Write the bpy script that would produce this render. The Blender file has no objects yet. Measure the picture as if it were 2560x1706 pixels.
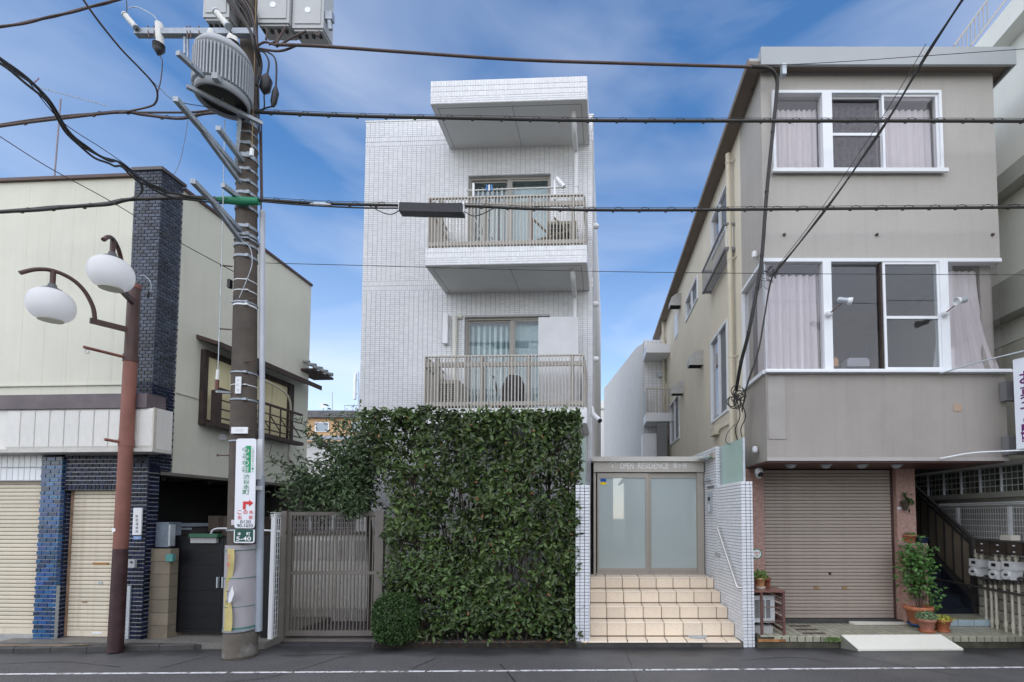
import bpy, math, random
import numpy as np
from mathutils import Vector, Matrix
random.seed(7)
rng = np.random.default_rng(7)
R = math.radians
SC = bpy.context.scene
COL = SC.collection

# ------------------------------------------------------------------ camera
F_PX, CX, HORIZON, EYE, TANP = 1200.0, 1480.0, 1290.0, 2.0, 0.048
PITCH = math.atan(TANP)
PPY = HORIZON - F_PX * TANP
cam = bpy.data.cameras.new('camera')
cam.sensor_fit = 'HORIZONTAL'; cam.sensor_width = 36.0
cam.lens = 36.0 * F_PX / 2560.0
cam.shift_x = (1280 - CX) / 2560.0
cam.shift_y = (PPY - 853) / 2560.0
cam.clip_start = 0.05; cam.clip_end = 2000
camo = bpy.data.objects.new('camera', cam); COL.objects.link(camo)
camo.location = (0, 0, EYE); camo.rotation_euler = (math.pi / 2 + PITCH, 0, 0)
SC.camera = camo

# ------------------------------------------------------------------ world: blue sky with streaky cloud
SUN_EL, SUN_AZ = R(46), R(185)          # azimuth clockwise from +Y
world = bpy.data.worlds.new('World'); SC.world = world
world.use_nodes = True
wn, wl = world.node_tree.nodes, world.node_tree.links
wn.clear()
wo = wn.new('ShaderNodeOutputWorld'); bg = wn.new('ShaderNodeBackground'); bg.inputs[1].default_value = 0.11
sky = wn.new('ShaderNodeTexSky'); sky.sky_type = 'NISHITA'; sky.sun_disc = False
sky.sun_elevation = SUN_EL; sky.sun_rotation = SUN_AZ
sky.air_density = 1.0; sky.dust_density = 0.25; sky.ozone_density = 3.0
tc = wn.new('ShaderNodeTexCoord')
def wnode(t, **k):
    n = wn.new(t)
    for a, b in k.items(): setattr(n, a, b)
    return n
mp = wnode('ShaderNodeMapping'); mp.inputs['Scale'].default_value = (1.5, 1.5, 4.2); mp.inputs['Rotation'].default_value = (0.25, 0.12, 0.6)
mp.inputs['Location'].default_value = (1.9, 4.4, 2.3)
wl.new(tc.outputs['Generated'], mp.inputs['Vector'])
n1 = wnode('ShaderNodeTexNoise'); n1.inputs['Scale'].default_value = 1.25; n1.inputs['Detail'].default_value = 5; n1.inputs['Roughness'].default_value = 0.48
n1.inputs['Distortion'].default_value = 0.5
wl.new(mp.outputs[0], n1.inputs['Vector'])
cr = wnode('ShaderNodeValToRGB'); cr.color_ramp.elements[0].position = 0.44; cr.color_ramp.elements[1].position = 0.86
cr.color_ramp.elements[0].color = (0, 0, 0, 1); cr.color_ramp.elements[1].color = (1, 1, 1, 1)
wl.new(n1.outputs['Fac'], cr.inputs[0])
sep = wnode('ShaderNodeSeparateXYZ'); wl.new(tc.outputs['Generated'], sep.inputs[0])
hz = wnode('ShaderNodeMapRange'); hz.inputs['From Min'].default_value = 0.0; hz.inputs['From Max'].default_value = 0.55
hz.inputs['To Min'].default_value = 0.5; hz.inputs['To Max'].default_value = 0.0
wl.new(sep.outputs['Z'], hz.inputs['Value'])
ad = wnode('ShaderNodeMath', operation='MULTIPLY_ADD', use_clamp=True); ad.inputs[1].default_value = 0.55
wl.new(cr.outputs[0], ad.inputs[0]); wl.new(hz.outputs[0], ad.inputs[2])
hs = wnode('ShaderNodeHueSaturation'); hs.inputs['Saturation'].default_value = 1.2; hs.inputs['Value'].default_value = .76
wl.new(sky.outputs[0], hs.inputs['Color'])
mx = wnode('ShaderNodeMix', data_type='RGBA'); mx.inputs[7].default_value = (4.0, 4.15, 4.45, 1)
wl.new(ad.outputs[0], mx.inputs[0]); wl.new(hs.outputs[0], mx.inputs[6])
wl.new(mx.outputs[2], bg.inputs[0]); wl.new(bg.outputs[0], wo.inputs[0])

# ------------------------------------------------------------------ sun (thin overcast: weak and very soft)
sun = bpy.data.lights.new('sun', 'SUN'); sun.energy = 1.5; sun.angle = R(140); sun.color = (1.0, 0.90, 0.77)
suno = bpy.data.objects.new('sun', sun); COL.objects.link(suno)
sd = Vector((math.sin(SUN_AZ) * math.cos(SUN_EL), math.cos(SUN_AZ) * math.cos(SUN_EL), math.sin(SUN_EL)))
suno.rotation_euler = sd.to_track_quat('Z', 'Y').to_euler(); suno.location = (0, -10, 30)
SC.view_settings.view_transform = 'Standard'; SC.view_settings.look = 'None'
SC.view_settings.exposure = 1.36; SC.view_settings.gamma = 1.0; SC.view_settings.use_curve_mapping = False

# ------------------------------------------------------------------ photo pixel -> world
def ray(px, py):
    dx, dy = (px - CX) / F_PX, (PPY - py) / F_PX
    c, s = math.cos(PITCH), math.sin(PITCH)
    return (dx, c - dy * s, s + dy * c)
def PY(px, py, Y):
    d = ray(px, py); t = Y / d[1]; return Vector((d[0] * t, Y, EYE + d[2] * t))
def PZ(px, py, Z):
    d = ray(px, py); t = (Z - EYE) / d[2]; return Vector((d[0] * t, d[1] * t, Z))
class Fr:
    """a building's own frame: u along the facade, d inwards, z up"""
    def __init__(s, ox, oy, deg):
        a = R(deg); s.o = (ox, oy); s.e = (math.cos(a), -math.sin(a)); s.n = (math.sin(a), math.cos(a)); s.a = -a
    def w(s, u, d, z): return Vector((s.o[0] + u * s.e[0] + d * s.n[0], s.o[1] + u * s.e[1] + d * s.n[1], z))
    def front(s, px, py, d=0.0):
        r = ray(px, py); num = d + s.o[0] * s.n[0] + s.o[1] * s.n[1]; t = num / (r[0] * s.n[0] + r[1] * s.n[1])
        p = (r[0] * t - s.o[0], r[1] * t - s.o[1]); return p[0] * s.e[0] + p[1] * s.e[1], EYE + r[2] * t
    def side(s, px, py, u=0.0):
        r = ray(px, py); num = u + s.o[0] * s.e[0] + s.o[1] * s.e[1]; t = num / (r[0] * s.e[0] + r[1] * s.e[1])
        p = (r[0] * t - s.o[0], r[1] * t - s.o[1]); return p[0] * s.n[0] + p[1] * s.n[1], EYE + r[2] * t
W = Fr(0, 0, 0)

# ------------------------------------------------------------------ mesh builder
class MB:
    def __init__(s): s.v = []; s.f = []; s.sm = []
    def add(s, vs, fs, smooth=False):
        b = len(s.v); s.v += [tuple(p) for p in vs]
        for f in fs: s.f.append(tuple(i + b for i in f)); s.sm.append(smooth)
        return s
    def hexa(s, p): return s.add(p, [(0, 3, 2, 1), (4, 5, 6, 7), (0, 1, 5, 4), (1, 2, 6, 5), (2, 3, 7, 6), (3, 0, 4, 7)])
    def box(s, F, u0, u1, d0, d1, z0, z1):
        if u0 > u1: u0, u1 = u1, u0
        if d0 > d1: d0, d1 = d1, d0
        if z0 > z1: z0, z1 = z1, z0
        return s.hexa([F.w(u0, d0, z0), F.w(u1, d0, z0), F.w(u1, d1, z0), F.w(u0, d1, z0), F.w(u0, d0, z1), F.w(u1, d0, z1), F.w(u1, d1, z1), F.w(u0, d1, z1)])
    def pbox(s, F, x0, y0, x1, y1, d0, d1):
        ua, za = F.front((x0), (y0 + y1) / 2, d0); ub, zb = F.front(x1, (y0 + y1) / 2, d0)
        xm = (x0 + x1) / 2
        return s.box(F, ua, ub, d0, d1, F.front(xm, y1, d0)[1], F.front(xm, y0, d0)[1])
    def poly(s, pts): return s.add(pts, [tuple(range(len(pts)))])
    def prism(s, pts, ext):
        n = len(pts); ext = Vector(ext); a = [Vector(p) for p in pts]; b = [p + ext for p in a]
        fs = [tuple(range(n))[::-1], tuple(range(n, 2 * n))] + [(i, (i + 1) % n, n + (i + 1) % n, n + i) for i in range(n)]
        return s.add(a + b, fs)
    def tube(s, path, r, n=8, caps=True):
        P = [Vector(p) for p in path]; m = len(P); rs = r if isinstance(r, (list, tuple)) else [r] * m
        vs = []; up = None
        for i in range(m):
            t = (P[min(i + 1, m - 1)] - P[max(i - 1, 0)]).normalized()
            if up is None:
                up = Vector((0, 0, 1)) if abs(t.z) < .9 else Vector((0, 1, 0))
            a = t.cross(up)
            if a.length < 1e-4: a = t.cross(Vector((1, .3, .2)))
            a.normalize(); b = a.cross(t).normalized(); up = b
            for k in range(n):
                g = 2 * math.pi * k / n; vs.append(P[i] + (a * math.cos(g) + b * math.sin(g)) * rs[i])
        fs = [(i * n + k, i * n + (k + 1) % n, (i + 1) * n + (k + 1) % n, (i + 1) * n + k) for i in range(m - 1) for k in range(n)]
        s.add(vs, fs, True)
        if caps: s.add(vs[:n], [tuple(range(n))[::-1]]); s.add(vs[-n:], [tuple(range(n))])
        return s
    def lathe(s, prof, o, n=20, ax=None, capb=True, capt=True):
        o = Vector(o); M = (Vector(ax).to_track_quat('Z', 'Y').to_matrix() if ax is not None else Matrix.Identity(3))
        vs = [o + M @ Vector((r * math.cos(2 * math.pi * k / n), r * math.sin(2 * math.pi * k / n), z)) for r, z in prof for k in range(n)]
        fs = [(i * n + k, i * n + (k + 1) % n, (i + 1) * n + (k + 1) % n, (i + 1) * n + k) for i in range(len(prof) - 1) for k in range(n)]
        s.add(vs, fs, True)
        if capb: s.add(vs[:n], [tuple(range(n))[::-1]])
        if capt: s.add(vs[-n:], [tuple(range(n))])
        return s
    def beam(s, a, b, w, h, up=(0, 0, 1)):
        a, b = Vector(a), Vector(b); t = (b - a).normalized(); x = t.cross(Vector(up))
        if x.length < 1e-4: x = t.cross(Vector((0, 1, 0)))
        x.normalize(); y = x.cross(t).normalized(); x *= w / 2; y *= h / 2
        return s.hexa([a - x - y, a + x - y, a + x + y, a - x + y, b - x - y, b + x - y, b + x + y, b - x + y])
    def mesh(s, name, m=None):
        me = bpy.data.meshes.new(name); me.from_pydata([tuple(p) for p in s.v], [], s.f)
        me.polygons.foreach_set('use_smooth', s.sm)
        if m: me.materials.append(m)
        me.update(); return me
WO = {}
def wo_of(o): return WO.get(o.name, Vector((0, 0, 0)))
def props(o, label=None, cat=None, group=None, kind=None):
    for k, v in (('label', label), ('category', cat), ('group', group), ('kind', kind)):
        if v: o[k] = v
    return o
def thing(name, label, cat, loc, group=None, kind=None):
    o = bpy.data.objects.new(name, None); COL.objects.link(o); o.empty_display_size = .2
    o.location = loc; WO[o.name] = Vector(loc); return props(o, label, cat, group, kind)
def link(name, me, parent=None, at=(0, 0, 0), rot=None, scale=None, quat=None):
    o = bpy.data.objects.new(name, me); COL.objects.link(o); at = Vector(at)
    if parent is not None:
        o.parent = parent; o.location = at - wo_of(parent)
    else: o.location = at
    if quat is not None: o.rotation_mode = 'QUATERNION'; o.rotation_quaternion = quat
    if rot: o.rotation_euler = rot
    if scale: o.scale = scale
    WO[o.name] = at; return o
def part(mb, name, m, parent=None, label=None, kind=None):
    return props(link(name, mb.mesh(name, m), parent), label, None, None, kind)
def solo(mb, name, m, label, cat, group=None, kind=None):
    """a thing that is one mesh: origin moved to its base"""
    a = np.array(mb.v, dtype=float); o = Vector(((a[:, 0].min() + a[:, 0].max()) / 2, (a[:, 1].min() + a[:, 1].max()) / 2, a[:, 2].min()))
    mb.v = [tuple(Vector(p) - o) for p in mb.v]
    return props(link(name, mb.mesh(name, m), None, o), label, cat, group, kind)
def struct(mb, name, m): return props(link(name, mb.mesh(name, m)), kind='structure')

# ------------------------------------------------------------------ materials
def M(name, col, rough=.65, spec=.4, metal=0., var=.08, vs=2.5, bump=0., bs=60., rand=0., streak=0., scol=(.05, .045, .035), blot=0., bcol=(.05, .045, .04), bsc=1.2, rvar=0., trans=0., det=5, coat=0., grain=0., gs=70.):
    m = bpy.data.materials.new(name); m.use_nodes = True; N, L = m.node_tree.nodes, m.node_tree.links
    b = N['Principled BSDF']; b.inputs['Roughness'].default_value = rough; b.inputs['Metallic'].default_value = metal
    b.inputs['Specular IOR Level'].default_value = spec; b.inputs['Coat Weight'].default_value = coat; b.inputs['Coat Roughness'].default_value = .08
    t = N.new('ShaderNodeTexCoord')
    def noise(scale, detail=5, vec=None, rough=.6):
        n = N.new('ShaderNodeTexNoise'); n.inputs['Scale'].default_value = scale; n.inputs['Detail'].default_value = detail; n.inputs['Roughness'].default_value = rough
        L.new(vec or t.outputs['Object'], n.inputs['Vector']); return n.outputs['Fac']
    def mix(f, a, bb, blend='MIX'):
        x = N.new('ShaderNodeMix'); x.data_type = 'RGBA'; x.blend_type = blend
        for i, q in ((0, f), (6, a), (7, bb)):
            if hasattr(q, 'node'): L.new(q, x.inputs[i])
            else: x.inputs[i].default_value = q if i == 0 else (*q, 1)
        return x.outputs[2]
    def ramp(f, lo, hi, a=0., c=1.):
        r = N.new('ShaderNodeMapRange'); r.inputs['From Min'].default_value = lo; r.inputs['From Max'].default_value = hi
        r.inputs['To Min'].default_value = a; r.inputs['To Max'].default_value = c; L.new(f, r.inputs['Value']); return r.outputs[0]
    c = mix(ramp(noise(vs, det), .3, .7), tuple(x * (1 - var) for x in col), tuple(min(1, x * (1 + var)) for x in col))
    if rand:
        oi = N.new('ShaderNodeObjectInfo'); g = N.new('ShaderNodeNewGeometry')
        a = N.new('ShaderNodeMath'); a.operation = 'ADD'; L.new(oi.outputs['Random'], a.inputs[0]); L.new(g.outputs['Random Per Island'], a.inputs[1])
        fr = N.new('ShaderNodeMath'); fr.operation = 'FRACT'; L.new(a.outputs[0], fr.inputs[0])
        h = N.new('ShaderNodeHueSaturation'); L.new(ramp(fr.outputs[0], 0, 1, 1 - rand, 1 + rand), h.inputs['Value']); L.new(c, h.inputs['Color'])
        sq = N.new('ShaderNodeMath'); sq.operation = 'MULTIPLY'; sq.inputs[1].default_value = 7.31; L.new(fr.outputs[0], sq.inputs[0])
        f2 = N.new('ShaderNodeMath'); f2.operation = 'FRACT'; L.new(sq.outputs[0], f2.inputs[0]); L.new(ramp(f2.outputs[0], 0, 1, .5 - rand * .025, .5 + rand * .025), h.inputs['Hue'])
        c = h.outputs[0]
    if streak:
        mpn = N.new('ShaderNodeMapping'); mpn.inputs['Scale'].default_value = (9, 9, .45); L.new(t.outputs['Object'], mpn.inputs[0])
        c = mix(ramp(noise(1.0, 4, mpn.outputs[0]), .5, .85, 0, streak), c, scol)
    if blot: c = mix(ramp(noise(bsc, 7), .52, .72, 0, blot), c, bcol)
    if grain: c = mix(ramp(noise(gs, 2, rough=.8), .35, .65, 0, 1), mix(grain, c, (0, 0, 0)), mix(grain * .5, c, (1, 1, 1)))
    L.new(c, b.inputs['Base Color'])
    if rvar:
        L.new(ramp(noise(vs * .6, 4), .3, .7, max(.03, rough - rvar), min(1, rough + rvar)), b.inputs['Roughness'])
    if bump:
        bp = N.new('ShaderNodeBump'); bp.inputs['Strength'].default_value = bump; bp.inputs['Distance'].default_value = .01
        L.new(noise(bs, 3), bp.inputs['Height']); L.new(bp.outputs[0], b.inputs['Normal'])
    if trans:
        tr = N.new('ShaderNodeBsdfTranslucent'); L.new(c, tr.inputs[0]); ms = N.new('ShaderNodeMixShader'); ms.inputs[0].default_value = trans
        L.new(b.outputs[0], ms.inputs[1]); L.new(tr.outputs[0], ms.inputs[2]); L.new(ms.outputs[0], N['Material Output'].inputs[0])
    return m
def GLASS(name, tint, ior=1.5, rough=0.0):
    m = bpy.data.materials.new(name); m.use_nodes = True; N, L = m.node_tree.nodes, m.node_tree.links; N.clear()
    o = N.new('ShaderNodeOutputMaterial'); t = N.new('ShaderNodeBsdfTransparent'); t.inputs[0].default_value = (*tint, 1)
    g = N.new('ShaderNodeBsdfGlossy'); g.inputs['Roughness'].default_value = rough
    f = N.new('ShaderNodeFresnel'); x = N.new('ShaderNodeMixShader')
    ge = N.new('ShaderNodeNewGeometry'); mr = N.new('ShaderNodeMapRange'); mr.inputs['To Min'].default_value = ior; mr.inputs['To Max'].default_value = 1 / ior
    L.new(ge.outputs['Backfacing'], mr.inputs['Value']); L.new(mr.outputs[0], f.inputs[0])
    L.new(f.outputs[0], x.inputs[0]); L.new(t.outputs[0], x.inputs[1]); L.new(g.outputs[0], x.inputs[2]); L.new(x.outputs[0], o.inputs[0]); return m

# ------------------------------------------------------------------ repeated pieces (tiles, bricks, slats)
def bevel_unit(name, m, inset=.06):
    i = inset
    mb = MB().add([(0, 0, 0), (1, 0, 0), (1, 1, 0), (0, 1, 0), (i * .5, i, 1), (1 - i * .5, i, 1), (1 - i * .5, 1 - i, 1), (i * .5, 1 - i, 1)],
                  [(4, 5, 6, 7), (0, 1, 5, 4), (1, 2, 6, 5), (2, 3, 7, 6), (3, 0, 4, 7)])
    return mb.mesh(name, m)
UNIT = {}
def pieces(rects, O, U, V, N, th, m, parent, name, indiv=0, stuff_name=None, jit=0.0):
    """rects (u0,u1,v0,v1) on a plane; the nearest indiv become objects sharing one mesh, the rest one 'stuff' part"""
    O, U, V, N = Vector(O), Vector(U).normalized(), Vector(V).normalized(), Vector(N).normalized()
    C = Vector((0, 0, EYE))
    def app(r):
        p = O + U * ((r[0] + r[1]) / 2) + V * ((r[2] + r[3]) / 2) - C
        if (p + C).y < .5: return 0
        px = CX + F_PX * p.x / p.y
        vis = 1 if -20 < px < 2580 else .2
        return (r[1] - r[0]) * (r[3] - r[2]) / p.length_squared * abs(N.dot(p.normalized())) * vis
    order = sorted(rects, key=app, reverse=True); near, far = order[:indiv], order[indiv:]
    if near:
        k = (m.name, 'unit')
        if k not in UNIT: UNIT[k] = bevel_unit(name, m)
        me = UNIT[k]; q = Matrix((U, V, N)).transposed().to_quaternion()
        for r in near:
            o = link(name, me, parent, O + U * r[0] + V * r[2] - N * .002, quat=q, scale=(r[1] - r[0], r[3] - r[2], th + .002 + (random.random() * jit if jit else 0)))
    if far:
        mb = MB()
        for r in far:
            w, h = r[1] - r[0], r[3] - r[2]; i = .06 * min(w, h); t = th + (random.random() * jit if jit else 0)
            base = [O + U * a + V * b - N * .002 for a, b in ((r[0], r[2]), (r[1], r[2]), (r[1], r[3]), (r[0], r[3]))]
            top = [O + U * a + V * b + N * t for a, b in ((r[0] + i, r[2] + i), (r[1] - i, r[2] + i), (r[1] - i, r[3] - i), (r[0] + i, r[3] - i))]
            mb.add(base + top, [(4, 5, 6, 7), (0, 1, 5, 4), (1, 2, 6, 5), (2, 3, 7, 6), (3, 0, 4, 7)])
        part(mb, stuff_name or name, m, parent, kind='stuff')
def grid(u0, u1, v0, v1, pu, pv, ju, jv, stagger=0., holes=(), phase=0.):
    out = []; nv = int(round((v1 - v0) / pv)); pv = (v1 - v0) / max(1, nv)
    for j in range(nv):
        a, b = v0 + j * pv + jv / 2, v0 + (j + 1) * pv - jv / 2
        off = (stagger * pu if j % 2 else 0) + phase
        k = -1
        while u0 - off + k * pu < u1:
            x0, x1 = max(u0, u0 - off + k * pu) + ju / 2, min(u1, u0 - off + (k + 1) * pu) - ju / 2; k += 1
            if x1 - x0 < .012: continue
            cuts = [(x0, x1)]
            for h in holes:
                if b > h[2] and a < h[3]:
                    nc = []
                    for c in cuts:
                        if c[1] <= h[0] or c[0] >= h[1]: nc.append(c); continue
                        if h[0] - c[0] > .012: nc.append((c[0], h[0]))
                        if c[1] - h[1] > .012: nc.append((h[1], c[1]))
                    cuts = nc
            for c in cuts: out.append((c[0], c[1], a, b))
    return out
def spline(pts, per=6):
    P = [Vector(p) for p in pts]; P = [P[0] * 2 - P[1]] + P + [P[-1] * 2 - P[-2]]; out = []
    for i in range(1, len(P) - 2):
        for k in range(per):
            t = k / per; a, b, c, d = P[i - 1], P[i], P[i + 1], P[i + 2]
            out.append(.5 * ((2 * b) + (c - a) * t + (2 * a - 5 * b + 4 * c - d) * t * t + (3 * b - a - 3 * c + d) * t ** 3))
    out.append(P[-2]); return out
def wall_holes(mb, F, u0, u1, d, z0, z1, holes, th):
    """a wall slab (outer face at d, thickness th inwards) with rectangular openings, as butted boxes"""
    zs = sorted({z0, z1, *[h[2] for h in holes], *[h[3] for h in holes]})
    for a, b in zip(zs[:-1], zs[1:]):
        if b <= z0 or a >= z1: continue
        cuts = [(u0, u1)]
        for h in holes:
            if h[2] < b - 1e-6 and h[3] > a + 1e-6:
                nc = []
                for c in cuts:
                    if c[1] <= h[0] or c[0] >= h[1]: nc.append(c); continue
                    if h[0] > c[0]: nc.append((c[0], h[0]))
                    if h[1] < c[1]: nc.append((h[1], c[1]))
                cuts = nc
        for c in cuts: mb.box(F, c[0], c[1], d, d + th, a, b)
    return mb
def text_part(s, name, m, parent, O, U, V, w=None, h=None, center=True, ext=.002, stretch=None, bold=0.0):
    cu = bpy.data.curves.new('text_source', 'FONT'); cu.body = s; cu.size = 1; cu.offset = bold; cu.resolution_u = 3
    ob = bpy.data.objects.new('text_source', cu); COL.objects.link(ob)
    dg = bpy.context.evaluated_depsgraph_get(); me = ob.evaluated_get(dg).to_mesh()
    vs = [Vector(v.co) for v in me.vertices]; fs = [tuple(p.vertices) for p in me.polygons]
    ob.evaluated_get(dg).to_mesh_clear(); bpy.data.objects.remove(ob); bpy.data.curves.remove(cu)
    if not vs: return None
    x0, x1, y0, y1 = min(v.x for v in vs), max(v.x for v in vs), min(v.y for v in vs), max(v.y for v in vs)
    sx = (w / (x1 - x0)) if w else None; sy = (h / (y1 - y0)) if h else None
    if sx is None: sx = sy
    if sy is None: sy = sx
    O, U, V = Vector(O), Vector(U).normalized(), Vector(V).normalized(); N = U.cross(V)
    cx = (x0 + x1) / 2 if center else x0; cy = (y0 + y1) / 2 if center else y0
    mb = MB(); mb.add([O + U * ((v.x - cx) * sx) + V * ((v.y - cy) * sy) + N * ext for v in vs], fs)
    return part(mb, name, m, parent)
def frame_part(F, x0, z0, x1, z1, d0, d1, t, m, parent, name='frame', tb=None):
    tb = tb or t; mb = MB()
    mb.box(F, x0, x0 + t, d0, d1, z0, z1); mb.box(F, x1 - t, x1, d0, d1, z0, z1)
    mb.box(F, x0 + t, x1 - t, d0 + .001, d1 - .001, z1 - t, z1); mb.box(F, x0 + t, x1 - t, d0 + .001, d1 - .001, z0, z0 + tb)
    return part(mb, name, m, parent)
def curtain(F, u0, u1, d, z0, z1, m, parent, amp=.03, waves=9, flare=0., seed=0, name='curtain'):
    rs = random.Random(seed); n = waves * 8; mb = MB(); rows = 8; vs = []; ph = rs.random() * 6
    for j in range(rows + 1):
        t = j / rows
        for i in range(n + 1):
            s = i / n; u = u0 + (u1 - u0) * s + flare * (1 - t) ** 2 * (s - .3)
            vs.append(F.w(u, d + amp * (math.sin(s * waves * 6.28 + ph) + .45 * math.sin(s * waves * 2.7 * 6.28 + ph * 2 + t * .8)) * (.6 + .4 * (1 - t)), z0 + (z1 - z0) * t))
    k = n + 1
    mb.add(vs, [(j * k + i, j * k + i + 1, (j + 1) * k + i + 1, (j + 1) * k + i) for j in range(rows) for i in range(n)], True)
    return part(mb, name, m, parent)

# ------------------------------------------------------------------ leaves
def leaf_unit(name, m):
    mb = MB().add([(0, 0, 0), (.18, .3, .05), (.2, .6, .06), (0, 1, -.04), (-.2, .6, .06), (-.18, .3, .05), (0, .45, -.02)],
                  [(0, 1, 6), (1, 2, 6), (2, 3, 6), (3, 4, 6), (4, 5, 6), (5, 0, 6)])
    return mb.mesh(name, m)
def leaf_cloud(P, Nrm, size, spread=.9, droop=.2, wide=1.0):
    """P (n,3) bases, Nrm (n,3) preferred facing; returns an MB of folded six-sided leaves"""
    n = len(P); P = np.asarray(P, float); Nn = np.asarray(Nrm, float) + rng.normal(0, spread, (n, 3)); Nn /= np.linalg.norm(Nn, axis=1)[:, None] + 1e-9
    T = rng.normal(0, 1, (n, 3)); T[:, 2] -= droop; T -= (T * Nn).sum(1)[:, None] * Nn; T /= np.linalg.norm(T, axis=1)[:, None] + 1e-9
    B = np.cross(Nn, T); S = size * rng.uniform(.65, 1.25, n)
    prof = [(0, 0, 0), (.2 * wide, .3, .06), (.2 * wide, .62, .05), (0, 1, -.06), (-.2 * wide, .62, .05), (-.2 * wide, .3, .06)]
    V = np.stack([P + S[:, None] * (B * a + T * b + Nn * c) for a, b, c in prof], 1).reshape(-1, 3)
    mb = MB(); mb.v = [tuple(r) for r in V.tolist()]
    mb.f = [g for i in range(n) for g in ((i * 6, i * 6 + 1, i * 6 + 2, i * 6 + 3), (i * 6, i * 6 + 3, i * 6 + 4, i * 6 + 5))]; mb.sm = [False] * len(mb.f)
    return mb
# ------------------------------------------------------------------ shared materials
m_asphalt = M('asphalt', (.053, .053, .055), rough=.55, spec=.5, var=.35, vs=.9, bump=.5, bs=170, rvar=.22, blot=.6, bcol=(.03, .03, .033), bsc=.8, grain=.22, gs=60)
m_ground = M('ground', (.09, .088, .082), rough=.9, var=.2)
m_kerb = M('kerb_stone', (.058, .056, .053), rough=.5, var=.3, vs=4, bump=.4, bs=90, blot=.5, bcol=(.02, .02, .018), bsc=2.5, rand=.12)
m_concrete = M('wet_concrete', (.15, .14, .12), rough=.55, var=.25, vs=2, bump=.3, bs=80, blot=.6, bcol=(.06, .055, .045), bsc=2, grain=.2, gs=50)
m_soil = M('soil', (.025, .02, .015), rough=.95, var=.4, vs=8, bump=1, bs=40)
m_white = M('white_paint', (.78, .79, .8), rough=.45, var=.03)
m_dark = M('dark_void', (.012, .012, .013), rough=.9, var=.2)
m_steel = M('galvanised_steel', (.42, .46, .49), rough=.45, metal=.35, var=.15, vs=9, spec=.5)
m_black = M('black_rubber', (.012, .012, .013), rough=.5, var=.2, spec=.5)
m_leafA = M('hedge_leaf', (.064, .1, .027), rough=.34, spec=.5, var=.5, vs=1.1, rand=.65, trans=.14)
m_leafB = M('fresh_leaf', (.13, .24, .045), rough=.42, spec=.4, var=.3, vs=2, rand=.4, trans=.2)
m_leafC = M('tree_leaf', (.078, .12, .052), rough=.4, spec=.4, var=.35, vs=1.3, rand=.5, trans=.14)
m_leafD = M('box_leaf', (.04, .085, .022), rough=.5, var=.3, vs=5, rand=.5, trans=.1)
m_leafR = M('dry_leaf', (.2, .09, .035), rough=.6, var=.3, rand=.3)
m_bark = M('bark', (.07, .055, .04), rough=.9, var=.3, vs=12, bump=.6, bs=60)
m_terra = M('terracotta', (.42, .15, .07), rough=.75, var=.2, vs=14, blot=.3, bcol=(.5, .38, .3), bsc=6)

# paint worn through to the asphalt
m_line = M('road_line_paint', (.72, .73, .74), rough=.6, var=.08, vs=20)
N_, L_ = m_line.node_tree.nodes, m_line.node_tree.links
nz = N_.new('ShaderNodeTexNoise'); nz.inputs['Scale'].default_value = 9; nz.inputs['Detail'].default_value = 9; nz.inputs['Roughness'].default_value = .75
tcx = N_.new('ShaderNodeTexCoord'); L_.new(tcx.outputs['Object'], nz.inputs[0])
rp = N_.new('ShaderNodeMapRange'); rp.inputs['From Min'].default_value = .40; rp.inputs['From Max'].default_value = .50; L_.new(nz.outputs[0], rp.inputs[0])
L_.new(rp.outputs[0], N_['Principled BSDF'].inputs['Alpha'])

# bright aggregate in the asphalt
N_, L_ = m_asphalt.node_tree.nodes, m_asphalt.node_tree.links
vz = N_.new('ShaderNodeTexNoise'); vz.inputs['Scale'].default_value = 48; vz.inputs['Detail'].default_value = 2; vz.inputs['Roughness'].default_value = .8
tcx = N_.new('ShaderNodeTexCoord'); L_.new(tcx.outputs['Object'], vz.inputs[0])
vr = N_.new('ShaderNodeMapRange'); vr.inputs['From Min'].default_value = .60; vr.inputs['From Max'].default_value = .74; vr.inputs['To Max'].default_value = .7; L_.new(vz.outputs[0], vr.inputs[0])
bs_ = N_['Principled BSDF']; src = bs_.inputs['Base Color'].links[0].from_socket
mxx = N_.new('ShaderNodeMix'); mxx.data_type = 'RGBA'; mxx.inputs[7].default_value = (.2, .2, .2, 1); L_.new(vr.outputs[0], mxx.inputs[0]); L_.new(src, mxx.inputs[6]); L_.new(mxx.outputs[2], bs_.inputs['Base Color'])

# wet gutter: damp asphalt along the kerb, with a ragged edge
gx = N_.new('ShaderNodeSeparateXYZ'); L_.new(tcx.outputs['Object'], gx.inputs[0])
gn = N_.new('ShaderNodeTexNoise'); gn.inputs['Scale'].default_value = 1.6; gn.inputs['Detail'].default_value = 6; L_.new(tcx.outputs['Object'], gn.inputs[0])
ga = N_.new('ShaderNodeMath'); ga.operation = 'MULTIPLY_ADD'; ga.inputs[1].default_value = .9; L_.new(gn.outputs[0], ga.inputs[0]); L_.new(gx.outputs['Y'], ga.inputs[2])
gr_ = N_.new('ShaderNodeMapRange'); gr_.inputs['From Min'].default_value = 7.35; gr_.inputs['From Max'].default_value = 7.7; gr_.inputs['To Max'].default_value = .72; L_.new(ga.outputs[0], gr_.inputs[0])
gm_ = N_.new('ShaderNodeMix'); gm_.data_type = 'RGBA'; gm_.inputs[7].default_value = (.014, .014, .016, 1); L_.new(gr_.outputs[0], gm_.inputs[0]); L_.new(mxx.outputs[2], gm_.inputs[6]); L_.new(gm_.outputs[2], bs_.inputs['Base Color'])
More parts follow.
